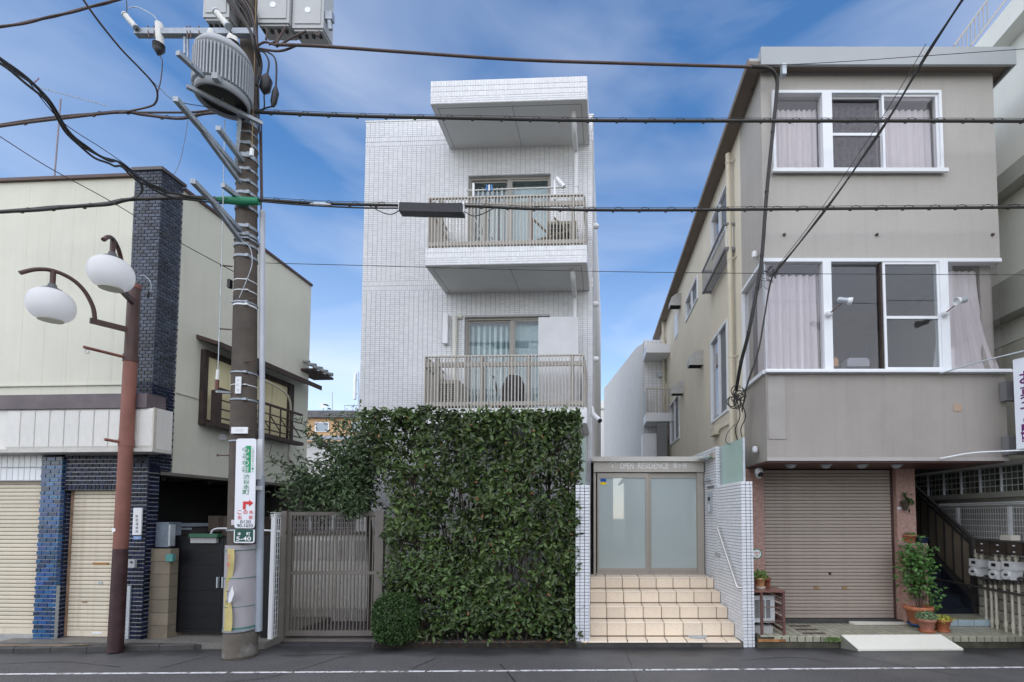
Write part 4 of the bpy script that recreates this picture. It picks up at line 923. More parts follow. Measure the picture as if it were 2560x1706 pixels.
part(MB().box(W, a.x, b.x, 33.9, 33.99, PY(1500, 1024, 34).z, PY(1500, 1020, 34).z), 'band', m_rail, fb)
for i in range(9): x = a.x + (b.x - a.x) * i / 9; part(MB().box(W, x, x + .05, 33.94, 33.995, 0, b.z - .8), 'rib', m_rear, fb)
# orange block far left
Yo = 42
ob = thing('orange_building', 'distant orange apartment block with grey flat roof above the tree', 'building', PY(830, 1290, Yo))
a, b = PY(760, 1200, Yo), PY(920, 1046, Yo)
m_or = M('orange_render', (.56, .36, .2), rough=.85, var=.08, vs=.6)
part(MB().box(W, a.x, b.x, Yo, Yo + 10, 0, b.z), 'wall', m_or, ob)
part(MB().box(W, a.x - .3, b.x, Yo - .4, Yo + 10.2, b.z, PY(830, 1029, Yo).z), 'roof', M('grey_roof_edge', (.12, .12, .125), rough=.8, var=.3), ob)
for px in (802, 893):
    for py in (1056, 1112): w_ = part(MB().pbox(W, px - 15, py, px + 20, py + 24, Yo - .08, Yo - .01), 'window', m_white, ob); part(MB().pbox(W, px - 12, py + 2, px + 17, py + 22, Yo - .1, Yo - .081), 'pane', M('far_pane', (.3, .36, .42), rough=.2) if px == 802 and py == 1056 else bpy.data.materials['far_pane'], w_)
o = thing('roof_aerials', 'thin mast and railing standing on the grey roof of the orange block', 'aerial', PY(830, 1029, Yo))
part(MB().tube([PY(831, 1028, Yo), PY(831, 980, Yo)], .04, 6), 'mast', m_steel, o)
mb = MB().tube([PY(862, 1027, Yo), PY(862, 1014, Yo)], .04, 6).tube([PY(862, 1014, Yo), PY(905, 1014, Yo)], .04, 6); part(mb, 'railing', m_steel, o)
o = thing('satellite_dish', 'pale satellite dish on the roof of the orange block', 'dish', PY(808, 1029, Yo))
part(MB().lathe([(.05, -.12), (.2, -.08), (.33, 0)], PY(808, 1014, Yo), 16, (.1, -1, .4)), 'dish_reflector', M('pale_dish', (.6, .63, .66), rough=.5), o); part(MB().tube([PY(808, 1028, Yo), PY(808, 1014, Yo + .2)], .04, 6), 'dish_post', m_steel, o)
o = thing('cellular_antenna', 'white antenna panels on a mast beside the tiled apartment block', 'antenna', PY(895, 1022, 30))
part(MB().tube([PY(897, 1030, 30), PY(896, 930, 30)], .05, 6), 'mast', m_steel, o); part(MB().pbox(W, 883, 933, 888, 998, 29.9, 30.1), 'antenna_panel', m_white, o)
for y in (950, 985): part(MB().tube([PY(886, y, 30), PY(897, y, 30)], .03, 5), 'arm', m_steel, o)
# white house behind the tree
wh = thing('white_house', 'low white house wall behind the tree and the gate', 'house', PY(830, 1290, 20))
a, b = PY(765, 1200, 20), PY(915, 1104, 20); part(MB().box(W, a.x, b.x, 20, 24, 0, b.z), 'wall', m_rear, wh)
part(MB().prism([(a.x - .3, 19.7, b.z), (b.x, 19.7, b.z), (b.x, 22, b.z + .5), (a.x - .3, 22, b.z + .5)], (0, 0, .08)), 'roof', m_rt, wh)
part(MB().pbox(W, 776, 1200, 800, 1290, 19.9, 19.99), 'door', m_bf, wh)
# ================================================================== TAUPE BUILDING (right)
YB, YS = 7.35, 8.3
BX = PY(1914, 900, YB).x
BB = Fr(BX, YB, 0); BS = Fr(BX, YB, 90)          # BS: u towards the camera (negative = deeper), d to the right (into the building)
m_taupe = M('taupe_stucco', (.385, .352, .312), rough=.9, var=.07, vs=1.2, bump=.9, bs=130, grain=.10, gs=100, streak=.25, scol=(.2, .18, .16), det=8)
m_taupe2 = M('smooth_taupe', (.445, .42, .385), rough=.85, var=.05, vs=.8, bump=.5, bs=110, grain=.05, gs=90, streak=.22, scol=(.25, .23, .21))
m_creamw = M('cream_side_wall', (.72, .665, .54), rough=.85, var=.05, vs=1.2, bump=.15, bs=80, streak=.14, scol=(.4, .35, .26))
m_eave = M('pale_eave_metal', (.37, .39, .40), rough=.5, var=.05, vs=1)
m_soffb = M('brown_eave_soffit', (.19, .155, .125), rough=.8, var=.1)
m_wwhite = M('white_window_frame', (.76, .78, .8), rough=.35, var=.02)
m_glassv = GLASS('violet_reflection_glass', (.93, .92, .925), 1.5)  # faint violet of the reflections put into the glass tint
m_glassl = GLASS('grey_net_glass', (.88, .9, .91), 1.5)
m_cpink = M('pink_white_curtain', (.82, .785, .79), rough=.9, var=.04, vs=2, trans=.15)
bb = thing('taupe_building', 'taupe stucco three-storey building with white ribbon windows over a closed brown shutter', 'building', (BX + 1.8, YB, 0))
BW_ = BB.front(2511, 900)[0]
zb = BB.front(2200, 1152)[1]; ztop = BB.front(2200, 182)[1]
YR = PY(1858, 900, 1).x  # (unused helper)
dside = 8.44 - YB
z_lo = (BB.front(2200, 935)[1], BB.front(2200, 648)[1]); z_up = (BB.front(2140, 434)[1], BB.front(2140, 232)[1])
u_up = BB.front(1930, 340)[0], BB.front(2352, 340)[0]
lw = (.0, BW_, *z_lo)
# stucco walls of the front block
part(MB().box(BB, 0, BW_, 0, .18, zb, z_lo[0]), 'wall', m_taupe, bb)
part(wall_holes(MB(), BB, 0, BW_, 0, z_lo[1], ztop, [(*u_up, *z_up)], .18), 'wall', m_taupe2, bb)
part(MB().box(BB, 0, .18, .18, dside, zb, z_lo[0]), 'wall', m_taupe, bb); part(MB().box(BB, 0, .18, .18, dside, z_lo[1], ztop), 'wall', m_taupe2, bb)
part(MB().box(BB, BW_ - .18, BW_, .18, 6, zb, ztop), 'wall', m_taupe2, bb)
part(MB().box(BB, .02, BW_ - .02, .18, 4.4, z_lo[0] - .25, z_lo[0] - .02), 'floor_slab', m_room, bb)
part(MB().box(BB, .2, BW_ - .2, .19, 4.4, z_lo[1] + .02, z_lo[1] + .2), 'floor_slab', m_room, bb)
m_roomv = M('dim_room', (.21, .19, .21), rough=.9, var=.1, vs=.6)
part(MB().box(BB, .2, BW_ - .2, 3.2, 3.3, z_lo[0], ztop), 'room', m_roomv, bb); part(MB().box(BB, .181, .25, dside, 3.2, z_lo[0], ztop), 'room', m_roomv, bb)
# bottom trim
part(MB().box(BB, -.006, BW_, -.012, -.001, zb - .005, zb + .05), 'drip_edge', m_taupe2, bb)
# cream rear part, left flank
dE = BS.front(1651, 1000)[0]
zc = ztop - .02
cw_h = []
def bsw(x0, yt0, yb0, x1, yt1, yb1):
    a, b = BS.front(x0, (yt0 + yb0) / 2)[0], BS.front(x1, (yt1 + yb1) / 2)[0]
    z0 = (BS.front(x0, yb0)[1] + BS.front(x1, yb1)[1]) / 2; z1 = (BS.front(x0, yt0)[1] + BS.front(x1, yt1)[1]) / 2
    return (a, b, z0, z1)
side_w = [bsw(1779, 855, 1060, 1821, 795, 1030), bsw(1676, 1005, 1115, 1699, 990, 1098), bsw(1715, 750, 800, 1745, 690, 755), bsw(1780, 545, 640, 1822, 455, 575)]
part(wall_holes(MB(), BS, dE, -dside, 0, .0, zc, side_w, .18), 'wall', m_creamw, bb)
part(MB().box(BS, dE, dE + .18, .18, 4, 0, zc), 'wall', m_creamw, bb)
part(MB().box(BB, .3, BW_ - .3, 4.5, 11, 0, zc - .1), 'rear_body', m_dark, bb)
for i, h in enumerate(side_w):
    w_ = frame_part(BS, h[0], h[2], h[1], h[3], -.03, .1, .05, m_wwhite, bb, 'window'); um = (h[0] + h[1]) / 2
    part(MB().box(BS, um - .03, um + .03, -.02, .09, h[2] + .051, h[3] - .051), 'sash', m_wwhite, w_)
    for a, b, m_ in ((h[0] + .05, um - .03, m_glassv), (um + .03, h[1] - .05, M('net_screen', (.16, .17, .18), rough=.5) if i == 0 else bpy.data.materials['net_screen'])):
        part(MB().box(BS, a, b, .03, .036, h[2] + .051, h[3] - .051), 'pane', m_, w_)
    part(MB().box(BS, h[0] + .02, h[1] - .02, .35, .36, h[2], h[3]), 'blind', m_roomv if i % 2 else m_cpink, w_)
part(MB().pbox(BS, 1686, 783, 1694, 843, -.02, .0), 'window', m_wwhite, bb)
# eave and roof
ze0, ze1 = BB.front(2000, 161, -.2)[1], BB.front(2000, 117, -.2)[1]
el, er = BB.front(1903, 150, -.2)[0], BB.front(2541, 150, -.2)[0]
part(MB().box(BB, el, er, -.2, -.16, ze0, ze1), 'fascia', m_eave, bb)
part(MB().box(BB, el + .0, er, -.159, .3, ztop + .0, ztop + .05), 'soffit', m_soffb, bb)
part(MB().box(BB, el, er, -.159, 12, ztop + .051, ze1 - .01), 'roof', m_eave, bb)
part(MB().box(BB, er - .03, er, -.159, 12, ze0, ze1 - .02), 'fascia', m_eave, bb)
es = BB.front(1896, 158, .0)[0]
part(MB().box(BS, dE - .25, -.30, el - .18, .0, zc + .0, zc + .05), 'soffit', m_soffb, bb)
part(MB().box(BB, el - .17, el - .001, -.158, .299, zc + .001, zc + .051), 'soffit', m_soffb, bb); part(MB().box(BB, el - .17, el - .001, -.158, 11, zc + .052, zc + .1), 'roof_edge', m_eave, bb)
part(MB().box(BS, dE - .25, .16, el - .2, el - .17, zc - .02, zc + .08), 'fascia', m_soffb, bb)
# windows of the front
def sash(F, x0, x1, z0, z1, d, t, m, parent, glass, mid=None, name='sash'):
    s = frame_part(F, x0, z0, x1, z1, d - .02, d + .02, t, m, parent, name)
    part(MB().box(F, x0 + t, x1 - t, d - .003, d + .003, z0 + t, z1 - t), 'pane', glass, s)
    if mid: part(MB().box(F, x0 + t, x1 - t, d - .019, d + .019, mid - .022, mid + .022), 'mid_rail', m, s)
    return s
uf = lambda px, py=340: BB.front(px, py)[0]
wu = frame_part(BB, u_up[0], z_up[0], u_up[1], z_up[1], -.05, .1, .045, m_wwhite, bb, 'ribbon_window')
part(MB().box(BB, u_up[0] - .03, u_up[1] + .04, -.09, -.051, z_up[0] - .03, z_up[0] + .03), 'sill', m_wwhite, wu)
part(MB().box(BB, uf(2053), uf(2077), -.06, .1, z_up[0] + .046, z_up[1] - .046), 'mullion', m_wwhite, wu)
zi = (z_up[0] + .046, z_up[1] - .046)
part(MB().box(BB, u_up[0] + .045, uf(2053), .03, .036, *zi), 'pane', m_glassv, wu)
sash(BB, uf(2077), uf(2209), zi[0], zi[1], .05, .03, m_wwhite, wu, GLASS('insect_screen_glass', (.72, .71, .72), 1.5), mid=BB.front(2140, 332)[1])
sash(BB, uf(2205), u_up[1] - .045, zi[0], zi[1], .0, .035, m_wwhite, wu, m_glassv)
for a, b, m_, s in ((1934, 2056, m_cpink, 1), (2056, 2205, M('grey_lace', (.3, .28, .29), rough=.9, var=.3, vs=12), 2), (2205, 2348, m_cpink, 3)):
    curtain(BB, uf(a), uf(b), .17, zi[0] - .05, zi[1] - (.10 if s != 2 else .04), m_, wu, .03, 9, seed=s)
zl0, zl1 = z_lo
ud = lambda px: BB.front(px, 790)[0]
wl_ = part(MB().box(BB, -.02, BW_ + .0, -.03, .1, zl1 - .055, zl1), 'ribbon_window', m_wwhite, bb)
part(MB().box(BB, -.025, BW_ + .06, -.06, .1, zl0, zl0 + .06), 'sill', m_wwhite, wl_)
part(MB().box(BB, -.02, BW_ + .08, -.10, -.0605, zl0 - .0, zl0 + .03), 'sill', m_wwhite, wl_)
zi = (zl0 + .061, zl1 - .056)
for a, b in ((2057, 2078), (2349, 2370)): part(MB().box(BB, ud(a), ud(b), -.035, .1, *zi), 'mullion', m_wwhite, wl_)
part(MB().box(BB, .012, ud(2057), .03, .036, *zi), 'pane', m_glassv, wl_); part(MB().box(BB, ud(2370), BW_ - .01, .03, .036, *zi), 'pane', m_glassv, wl_)
part(MB().box(BB, ud(2078), ud(2209), .05, .056, *zi), 'pane', m_glassv, wl_); part(MB().box(BB, ud(2203), ud(2211), .0, .06, *zi), 'sash', m_bf, wl_)
sash(BB, ud(2208), ud(2349), zi[0], zi[1], .0, .038, m_wwhite, wl_, m_glassl, mid=BB.front(2280, 795)[1])
# glazed left return
part(MB().box(BS, -dside, -.0, -.03, .1, zl1 - .0555, zl1 - .001), 'frame', m_wwhite, wl_); part(MB().box(BS, -dside, .0, -.05, .1, zl0 + .001, zl0 + .061), 'sill', m_wwhite, wl_)
part(MB().box(BS, -dside, -dside + .06, -.02, .1, *zi), 'frame', m_wwhite, wl_)
part(MB().box(BS, -dside + .06, -.012, .03, .036, *zi), 'pane', m_glassv, wl_); part(MB().box(BB, .005, .02, .005, .02, *zi), 'corner_joint', m_steel, wl_)
part(MB().box(BB, BW_ - .03, BW_ - .012, .03, dside, *zi), 'pane', m_glassv, wl_)
curtain(BB, ud(1918), ud(2062), .17, zl0 + .08, zl1 - .18, m_cpink, wl_, .05, 8, seed=11); curtain(BB, ud(2372), ud(2470), .19, zl0 + .08, zl1 - .1, m_cpink, wl_, .03, 6, flare=.5, seed=12)
curtain(BS, -dside + .1, -.2, .22, zl0 + .06, zl1 - .1, m_cpink, wl_, .02, 6, seed=14)
# things inside on the sill
for x0, x1, y0, y1, c, nm, lab, cat in ((2084, 2096, 893, 916, (.5, .28, .12), 'orange_box', 'small orange box on the inner sill of the lower ribbon window', 'box'), (2118, 2174, 895, 916, (.35, .36, .4), 'desk_printer', 'grey desk printer just inside the lower ribbon window', 'printer')):
    o = thing(nm, lab, cat, BB.w(ud((x0 + x1) / 2), .4, zl0)); m_ = M(nm + '_case', c, rough=.6)
    part(MB().pbox(BB, x0, y0 + 4, x1, y1, .4, .6), 'body', m_, o); part(MB().pbox(BB, x0 + 4, y0, x1 - 5, y0 + 5, .42, .58), 'lid', m_, o)
# spot lamps on arms
for i, (bx, by, hx, hy, lab) in enumerate(((2071, 786, 2113, 752, 'silver spot lamp on a thin arm, pointing right at the window mullion nearer the cable'), (2361, 785, 2402, 752, 'silver spot lamp on a thin arm, pointing left from the mullion by the gathered curtain'))):
    o = thing('spot_lamp', lab, 'spot lamp', PY(bx, by, YB - .05), 'spot lamps on the ribbon window')
    p = PY(bx, by, YB - .05); q = PY(hx, hy, YB - .42); s = 1 if i == 0 else -1
    part(MB().lathe([(.05, 0), (.05, .04), (.03, .06)], p, 14, (0, -1, 0)), 'base_plate', m_white, o); part(MB().tube([p, q], .009, 6), 'arm', M('arm_red_brown', (.2, .1, .09), rough=.5) if i == 0 else bpy.data.materials['arm_red_brown'], o)
    d = Vector((s, -.2, -.25)).normalized()
    part(MB().lathe([(.022, -.11), (.04, -.09), (.042, .0), (.046, .03)], q, 16, d), 'lamp_body', m_steel, o); part(MB().lathe([(.046, .03), (.06, .09), (.052, .09), (.04, .05)], q, 16, d, capb=False), 'reflector', m_white, o)
# ceiling over the shopfront
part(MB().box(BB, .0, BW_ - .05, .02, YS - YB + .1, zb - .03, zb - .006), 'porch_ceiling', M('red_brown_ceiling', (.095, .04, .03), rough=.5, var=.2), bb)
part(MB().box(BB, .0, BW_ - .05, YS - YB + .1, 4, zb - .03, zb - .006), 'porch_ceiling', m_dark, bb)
for i, (px, nm) in enumerate(((1977, 'first'), (2065, 'second'), (2155, 'third'), (2241, 'fourth'))):
    p = PZ(px, 1162, zb - .03); o = thing('ceiling_light', nm + ' round white ceiling light from the left above the brown shutter', 'ceiling light', (p.x, p.y, zb - .1), 'ceiling lights over the shutter')
    part(MB().lathe([(.09, 0), (.09, -.02)][::-1], (p.x, p.y, zb - .03), 20), 'rim', m_steel, o); part(MB().lathe([(.02, -.06), (.05, -.052), (.075, -.021)], (p.x, p.y, zb - .03), 20), 'diffuser', m_steel, o)
p = PY(1897, 1182, YS - .35); o = thing('dome_camera', 'white dome security camera under the overhang corner', 'camera', p)
part(MB().lathe([(.02, -.1), (.055, -.06), (.065, 0), (.06, .05), (.03, .08)], p, 16), 'housing', m_white, o); part(MB().lathe([(.03, 0), (.045, .02), (.03, .05)], p + Vector((.0, -.06, -.03)), 14, (0.1, -1, -.5)), 'lens', m_black, o)
# piers and shutter
m_pink = M('pink_granite_wash', (.43, .27, .225), rough=.85, var=.25, vs=18, bump=.5, bs=120, streak=.3, scol=(.25, .13, .1), det=8)
SF = Fr(BX, YS, 0); us = lambda px, y=1350: SF.front(px, y)[0]
zp = .18
sh0, sh1 = us(1916), us(2237)
zs0, zs1 = SF.front(2070, 1549)[1], SF.front(2070, 1183)[1]
part(MB().box(SF, us(1856), sh0 - .035, -.02, .5, .0, zb - .031), 'pier', m_pink, bb); part(MB().box(SF, sh1 + .04, us(2290), -.02, .6, .0, zb - .031), 'pier', m_pink, bb)
m_slatR = M('taupe_shutter', (.39, .325, .27), rough=.5, var=.08, vs=.8, rand=.05, streak=.25, scol=(.16, .12, .1))
shutter(SF, sh0, sh1, zs0 + .01, zb - .04, .1, 42, m_slatR, bb, m_brown, bar=.06)
s_ = bpy.data.objects['shutter.001'] if 'shutter.001' in bpy.data.objects else bb
for px in (2036, 2107): sp(SF, px, 1468, px + 11, 1472, .07, .1, 'handle', M('brass_pull', (.35, .2, .06), rough=.5) if px == 2036 else bpy.data.materials['brass_pull'], bb)
sp(SF, 2073, 1431, 2078, 1437, .07, .1, 'lock', m_black, bb)
part(MB().box(SF, us(1915), us(2250), -.06, .6, .0, zs0 + .0), 'shutter_step', m_kerb, bb)
# sticker
p = PY(1892, 1385, YS - .025); o = thing('round_sticker', 'round white sticker with green rim on the pink pier left of the shutter', 'sticker', p)
part(MB().lathe([(.088, 0), (.088, .004)], p, 28, (0, -1, 0)), 'green_rim', m_green, o); part(MB().lathe([(.074, .004), (.074, .006)], p, 28, (0, -1, 0)), 'white_field', m_white, o)
text_part('110番の家', 'lettering', m_red, o, p + Vector((0, -.0065, .02)), (1, 0, 0), (0, 0, 1), w=.12, h=.03); part(MB().lathe([(.016, 0), (.016, .002)], p + Vector((0, -.0062, -.03)), 10, (0, -1, 0)), 'dot', bpy.data.materials['yellow_plastic'], o)
# patches, plates, lights on stucco
sp(BB, 1920, 940, 1965, 1098, -.012, -.001, 'patch_panel', M('patched_stucco', (.36, .335, .31), rough=.9, bump=.4, bs=100, streak=.2), bb)
sp(BB, 2384, 1010, 2404, 1029, -.008, -.001, 'patch_plate', M('peach_patch', (.46, .33, .24), rough=.8), bb)
for x in (1960, 2191, 2480): q = BB.front(x, 588); part(MB().box(BB, q[0] - .02, q[0] + .02, -.03, -.001, q[1] - .015, q[1] + .015), 'anchor_bolt', m_brown, bb)
for x, y in ((1896, 637), (1897, 1124)):
    q = BS.front(x, y); part(MB().lathe([(.04, -.05), (.05, .0), (.035, .05)], BS.w(q[0], -.06, q[1]), 12), 'outlet_hood', m_white, bb)
# left flank: pipes, vent hoods, railing box
m_cpipe = M('cream_downpipe', (.58, .53, .41), rough=.5, var=.05, vs=6)
for px0, y0, px1, y1, r in ((1826, 372, 1831, 1130, .052), (1657, 800, 1661, 1160, .06), (1665, 960, 1667, 1160, .025)):
    a = BS.front(px1, y1, -.1); zt_ = BS.front(px0, y0, -.1)[1]
    dp = part(MB().tube([BS.w(a[0], -.1, .9), BS.w(a[0], -.1, zt_)], r, 12), 'downpipe', m_cpipe, bb)
    for k in range(5): z = 1.2 + (zt_ - 1.4) * k / 4; part(MB().tube([BS.w(a[0], -.1, z), BS.w(a[0], -.1, z + .04)], r + .008, 12), 'pipe_clip', m_cpipe, dp); part(MB().beam(BS.w(a[0], -.06, z + .02), BS.w(a[0] + .12, -.005, z + .02), .02, .02), 'pipe_bracket', m_cpipe, dp)
m_hood = M('galvanised_hood', (.42, .42, .4), rough=.4, metal=.3, var=.12, vs=8)
for x, y in ((1695, 755), (1749, 900), (1701, 973)):
    q = BS.front(x + 6, y, -.0); c = BS.w(q[0], 0, q[1]); s = .3
    pr = [Vector((c.x, c.y - s / 2, c.z + a)) + Vector((-b, 0, 0)) for a, b in ((-.17, 0), (-.17, .34), (-.05, .34), (.08, .29), (.17, .18), (.21, 0))]
    h = part(MB().prism(pr, (0, s, 0)), 'vent_hood', m_hood, bb); part(MB().box(W, c.x - .32, c.x - .02, c.y - s / 2 + .02, c.y + s / 2 - .02, c.z - .173, c.z - .1705), 'vent_mouth', m_dark, h)
# window guard balcony
h = side_w[3]; 
m_guard = M('guard_grey', (.2, .2, .21), rough=.5)
GU = BS.front(1757, 712, -.2)[0], BS.front(1812, 594, -.2)[0]
z1, z0 = BS.front(1812, 561, -.2)[1], BS.front(1812, 627, -.2)[1]
g = part(MB().box(BS, GU[0], GU[1], -.22, -.19, z0, z0 + .05), 'window_guard', m_guard, bb)
part(MB().box(BS, GU[0], GU[1], -.22, -.19, z1, z1 + .04), 'guard_rail', m_guard, g)
for k in range(22):
    u = GU[0] + .01 + (GU[1] - GU[0] - .04) * k / 21; part(MB().box(BS, u, u + .012, -.21, -.2, z0 + .051, z1 - .001), 'guard_bar', m_guard, g)
for k in range(5): part(MB().box(BS, GU[0], GU[1], -.18 + k * .036, -.165 + k * .036, z0, z0 + .03), 'guard_floor_slat', m_guard, g)
for u in (GU[0], GU[1] - .04): part(MB().box(BS, u, u + .04, -.189, -.002, z1 + .001, z1 + .041), 'guard_rail', m_guard, g); part(MB().box(BS, u, u + .04, -.189, -.002, z0 + .031, z0 + .07), 'guard_rail', m_guard, g)
part(MB().box(BS, GU[1] - .06, GU[1] - .045, -.17, -.03, z0 + .08, z1 - .05), 'guard_side_panel', m_white, g)
# conduit and little box low on the flank
part(MB().tube(spline([BS.w(BS.front(x, y, -.03)[0], -.03, BS.front(x, y, -.03)[1]) for x, y in ((1822, 1060), (1803, 1071), (1797, 1080))], 4), .018), 'conduit', m_cpipe, bb)
part(MB().box(BS, BS.front(1788, 1080)[0], BS.front(1800, 1080)[0], -.12, -.002, BS.front(1794, 1090)[1], BS.front(1794, 1070)[1]), 'meter_cover', m_cpipe, bb)
# ---- cable from the eave down the corner
m_cable = M('dark_cable', (.03, .028, .026), rough=.55, var=.2, vs=8)
m_cabler = M('weathered_brown_cable', (.085, .06, .055), rough=.65, var=.2, vs=6)
o = thing('service_cable', 'thick dark service cable hanging from the eave down the corner of the taupe building', 'cable', PY(1850, 985, YB - .1))
pth = [PY(x, y, YB - d) for x, y, d in ((1880, 167, .32), (1915, 170, .3), (1935, 182, .25), (1943, 205, .2), (1941, 240, .18), (1932, 330, .16), (1917, 480, .15), (1905, 640, .14), (1893, 720, .14), (1872, 830, .05), (1853, 905, -.2), (1843, 960, -.5), (1840, 975, -.6))]
part(MB().tube(spline(pth, 5), .028, 8), 'cable_sheath', m_cable, o)
for p in (pth[5], pth[6], pth[7], pth[8], pth[9], pth[10]): part(MB().tube([p + Vector((0, 0, .015)), p - Vector((.004, 0, .015))], .033, 8), 'cable_tie', m_black, o)
mb = MB(); rs = random.Random(4); c = PY(1840, 993, 7.9)
for i in range(9):
    cc = c + Vector((rs.uniform(-.07, .07), rs.uniform(-.1, .1), rs.uniform(-.14, .1))); rx, rz = rs.uniform(.04, .1), rs.uniform(.05, .13); t = rs.uniform(0, 3)
    mb.tube([cc + Vector((rx * math.cos(a * .5 + t), .04 * math.sin(a * .5), rz * math.sin(a * .5 + t))) for a in range(13)], .009, 5)
part(mb, 'coiled_loops', m_cable, o)
for dx in (0, 8, 14): part(MB().tube(spline([PY(1842 + dx * .6, 1000, 7.9), PY(1850 + dx, 1040, 7.95), PY(1838 + dx, 1075, 8.0), PY(1846 + dx, 1110, 8.05), PY(1850 + dx, 1170, 8.1)], 5), .009, 5), 'loose_wire', m_cable if dx != 8 else m_cpipe, o)
part(MB().tube(spline([PY(1838, 1060, 7.9), PY(1818, 1085, 7.9), PY(1815, 1105, 7.9), PY(1826, 1112, 7.9)], 5), .006, 5), 'loose_wire', m_cable, o)
part(MB().box(BB, uf(1938, 170), uf(1948, 170), -.28, -.19, BB.front(1942, 190, -.24)[1], BB.front(1942, 163, -.24)[1]), 'eave_bracket', m_steel, o)

# ================================================================== SHOPFRONT PLATFORM
m_paver = M('olive_paving_tile', (.33, .325, .245), rough=.32, spec=.5, var=.15, vs=3, rand=.14, blot=.3, bcol=(.16, .15, .09), bsc=2)
m_pavd = M('brown_paving_tile', (.075, .052, .042), rough=.4, var=.2, rand=.15)
pf = thing('tiled_forecourt', 'olive tiled forecourt slab in front of the brown shutter', 'paving', (4, 7.4, 0))
px0 = PY(1935, 1590, 7.37).x
x1p = 9.0; yf, ybk = 7.37, 8.24
part(MB().box(W, px0 - .25, x1p, yf + .012, ybk, .0, zp - .01), 'slab_core', M('mossy_joint', (.07, .065, .045), rough=.9, var=.4, vs=6), pf)
allr = grid(px0 - .2, x1p, yf, ybk, .118, .118, .009, .009)
xd0, xd1 = PZ(1990, 1570, zp).x, PZ(2055, 1575, zp).x
dk = [r for r in allr if xd0 < (r[0] + r[1]) / 2 < xd1 and (int(round((r[2] - yf) / .118)) in (1, 3, 5))]
rest = [r for r in allr if r not in dk]
pieces(rest, (0, 0, zp - .01), (1, 0, 0), (0, 1, 0), (0, 0, 1), .01, m_paver, pf, 'paving_tile', 200, jit=.002)
pieces(dk, (0, 0, zp - .01), (1, 0, 0), (0, 1, 0), (0, 0, 1), .01, m_pavd, pf, 'paving_tile', 30)
pieces(grid(px0, x1p, .085, zp, .118, .095, .012, .01), (0, yf + .012, 0), (1, 0, 0), (0, 0, 1), (0, -1, 0), .012, m_paver, pf, 'paving_tile', 40, jit=.004)
m_ramp = M('ivory_ramp', (.70, .69, .60), rough=.55, var=.03, vs=3, blot=.12, bsc=2, bcol=(.4, .37, .3))
m_rside = M('ramp_rubber_side', (.16, .16, .13), rough=.8, bump=.8, bs=60)
fr0, fr1, bk0, bk1 = PZ(2146, 1624, .03), PZ(2408, 1622, .03), PZ(2103, 1587.5, zp + .022), PZ(2352, 1586.5, zp + .022)
o = thing('kerb_ramp', 'large ivory kerb ramp sloping from the forecourt down to the road', 'ramp', (fr0.x, fr0.y, 0))
part(MB().add([fr0, fr1, bk1, bk0, (fr0.x, fr0.y, .004), (fr1.x, fr1.y, .004), (bk1.x, bk1.y, .004), (bk0.x, bk0.y, .004)], [(0, 1, 2, 3), (4, 5, 1, 0), (5, 6, 2, 1), (6, 7, 3, 2), (7, 4, 0, 3)]), 'ramp_body', m_ramp, o)
mb = MB(); e = Vector((-.012, -.004, 0)); mb.poly([fr0 + e, bk0 + e, Vector((bk0.x, bk0.y, .004)) + e, Vector((fr0.x, fr0.y, .003)) + e]); part(mb, 'rubber_side', m_rside, o)
a, b, c, d = PZ(2144, 1562, zp + .006), PZ(2270, 1561, zp + .006), PZ(2244, 1547, zp + .05), PZ(2112, 1549, zp + .05)
o = thing('shutter_ramp', 'small ivory ramp at the foot of the brown shutter', 'ramp', (a.x, a.y, zp))
part(MB().add([a, b, c, d] + [Vector((p.x, p.y, zp + .001)) for p in (a, b, c, d)], [(0, 1, 2, 3), (4, 5, 1, 0), (5, 6, 2, 1), (6, 7, 3, 2), (7, 4, 0, 3)]), 'ramp_body', m_ramp, o)
a, b, c, d = PZ(2548, 1614, .004), PZ(2640, 1614, .004), PZ(2640, 1596, .12), PZ(2524, 1596, .12)
o = thing('chequer_plate_ramp', 'patterned grey metal kerb ramp at the far right edge', 'ramp', (a.x, a.y, 0))
part(MB().add([a, b, c, d] + [Vector((p.x, p.y, .002)) for p in (a, b, c, d)], [(0, 1, 2, 3), (4, 5, 1, 0), (5, 6, 2, 1), (6, 7, 3, 2), (7, 4, 0, 3)]), 'ramp_body', M('blue_grey_plate', (.24, .28, .34), rough=.35, metal=.5, bump=.8, bs=45), o)
# ---- AC unit in its brown rack, with pots
m_rack = M('brown_rack_metal', (.13, .062, .052), rough=.45, var=.15, vs=8)
RK = Fr(PY(1896, 1590, 7.42).x, 7.42, 0)
rx0, rx1 = -.16, PY(1963, 1590, 7.42).x - RK.o[0]
rk = thing('rack_table', 'brown metal rack standing around the grey air conditioner', 'rack', RK.w(.3, .3, zp - .06))
zt_ = PY(1905, 1478, 7.42).z
part(MB().box(RK, rx0, rx1 + .02, -.01, .82, zt_ - .02, zt_), 'rack_top', M('rack_top_brown', (.2, .095, .075), rough=.3, var=.1), rk)
lg = [PY(1905, 1530, 7.42).x - RK.o[0], rx1 - .01]
for u in lg: part(MB().box(RK, u - .018, u + .018, .0, .035, zp - .07, zt_ - .021), 'leg', m_rack, rk)
for u in (rx0 + .0, rx1 - .01): part(MB().box(RK, u - .015, u + .015, .78, .81, zp, zt_ - .021), 'leg', m_rack, rk)
for f in (.62, .3): z = zp + (zt_ - zp) * f; part(MB().box(RK, lg[0] + .018, lg[1] - .018, .008, .022, z, z + .014), 'stretcher', m_rack, rk)
for f in (.93, .66, .39, .12):
    z = zp + (zt_ - zp) * f; part(MB().box(RK, rx1 - .02, rx1 - .004, .036, .779, z - .04, z), 'side_rail', m_rack, rk)
mb = MB()
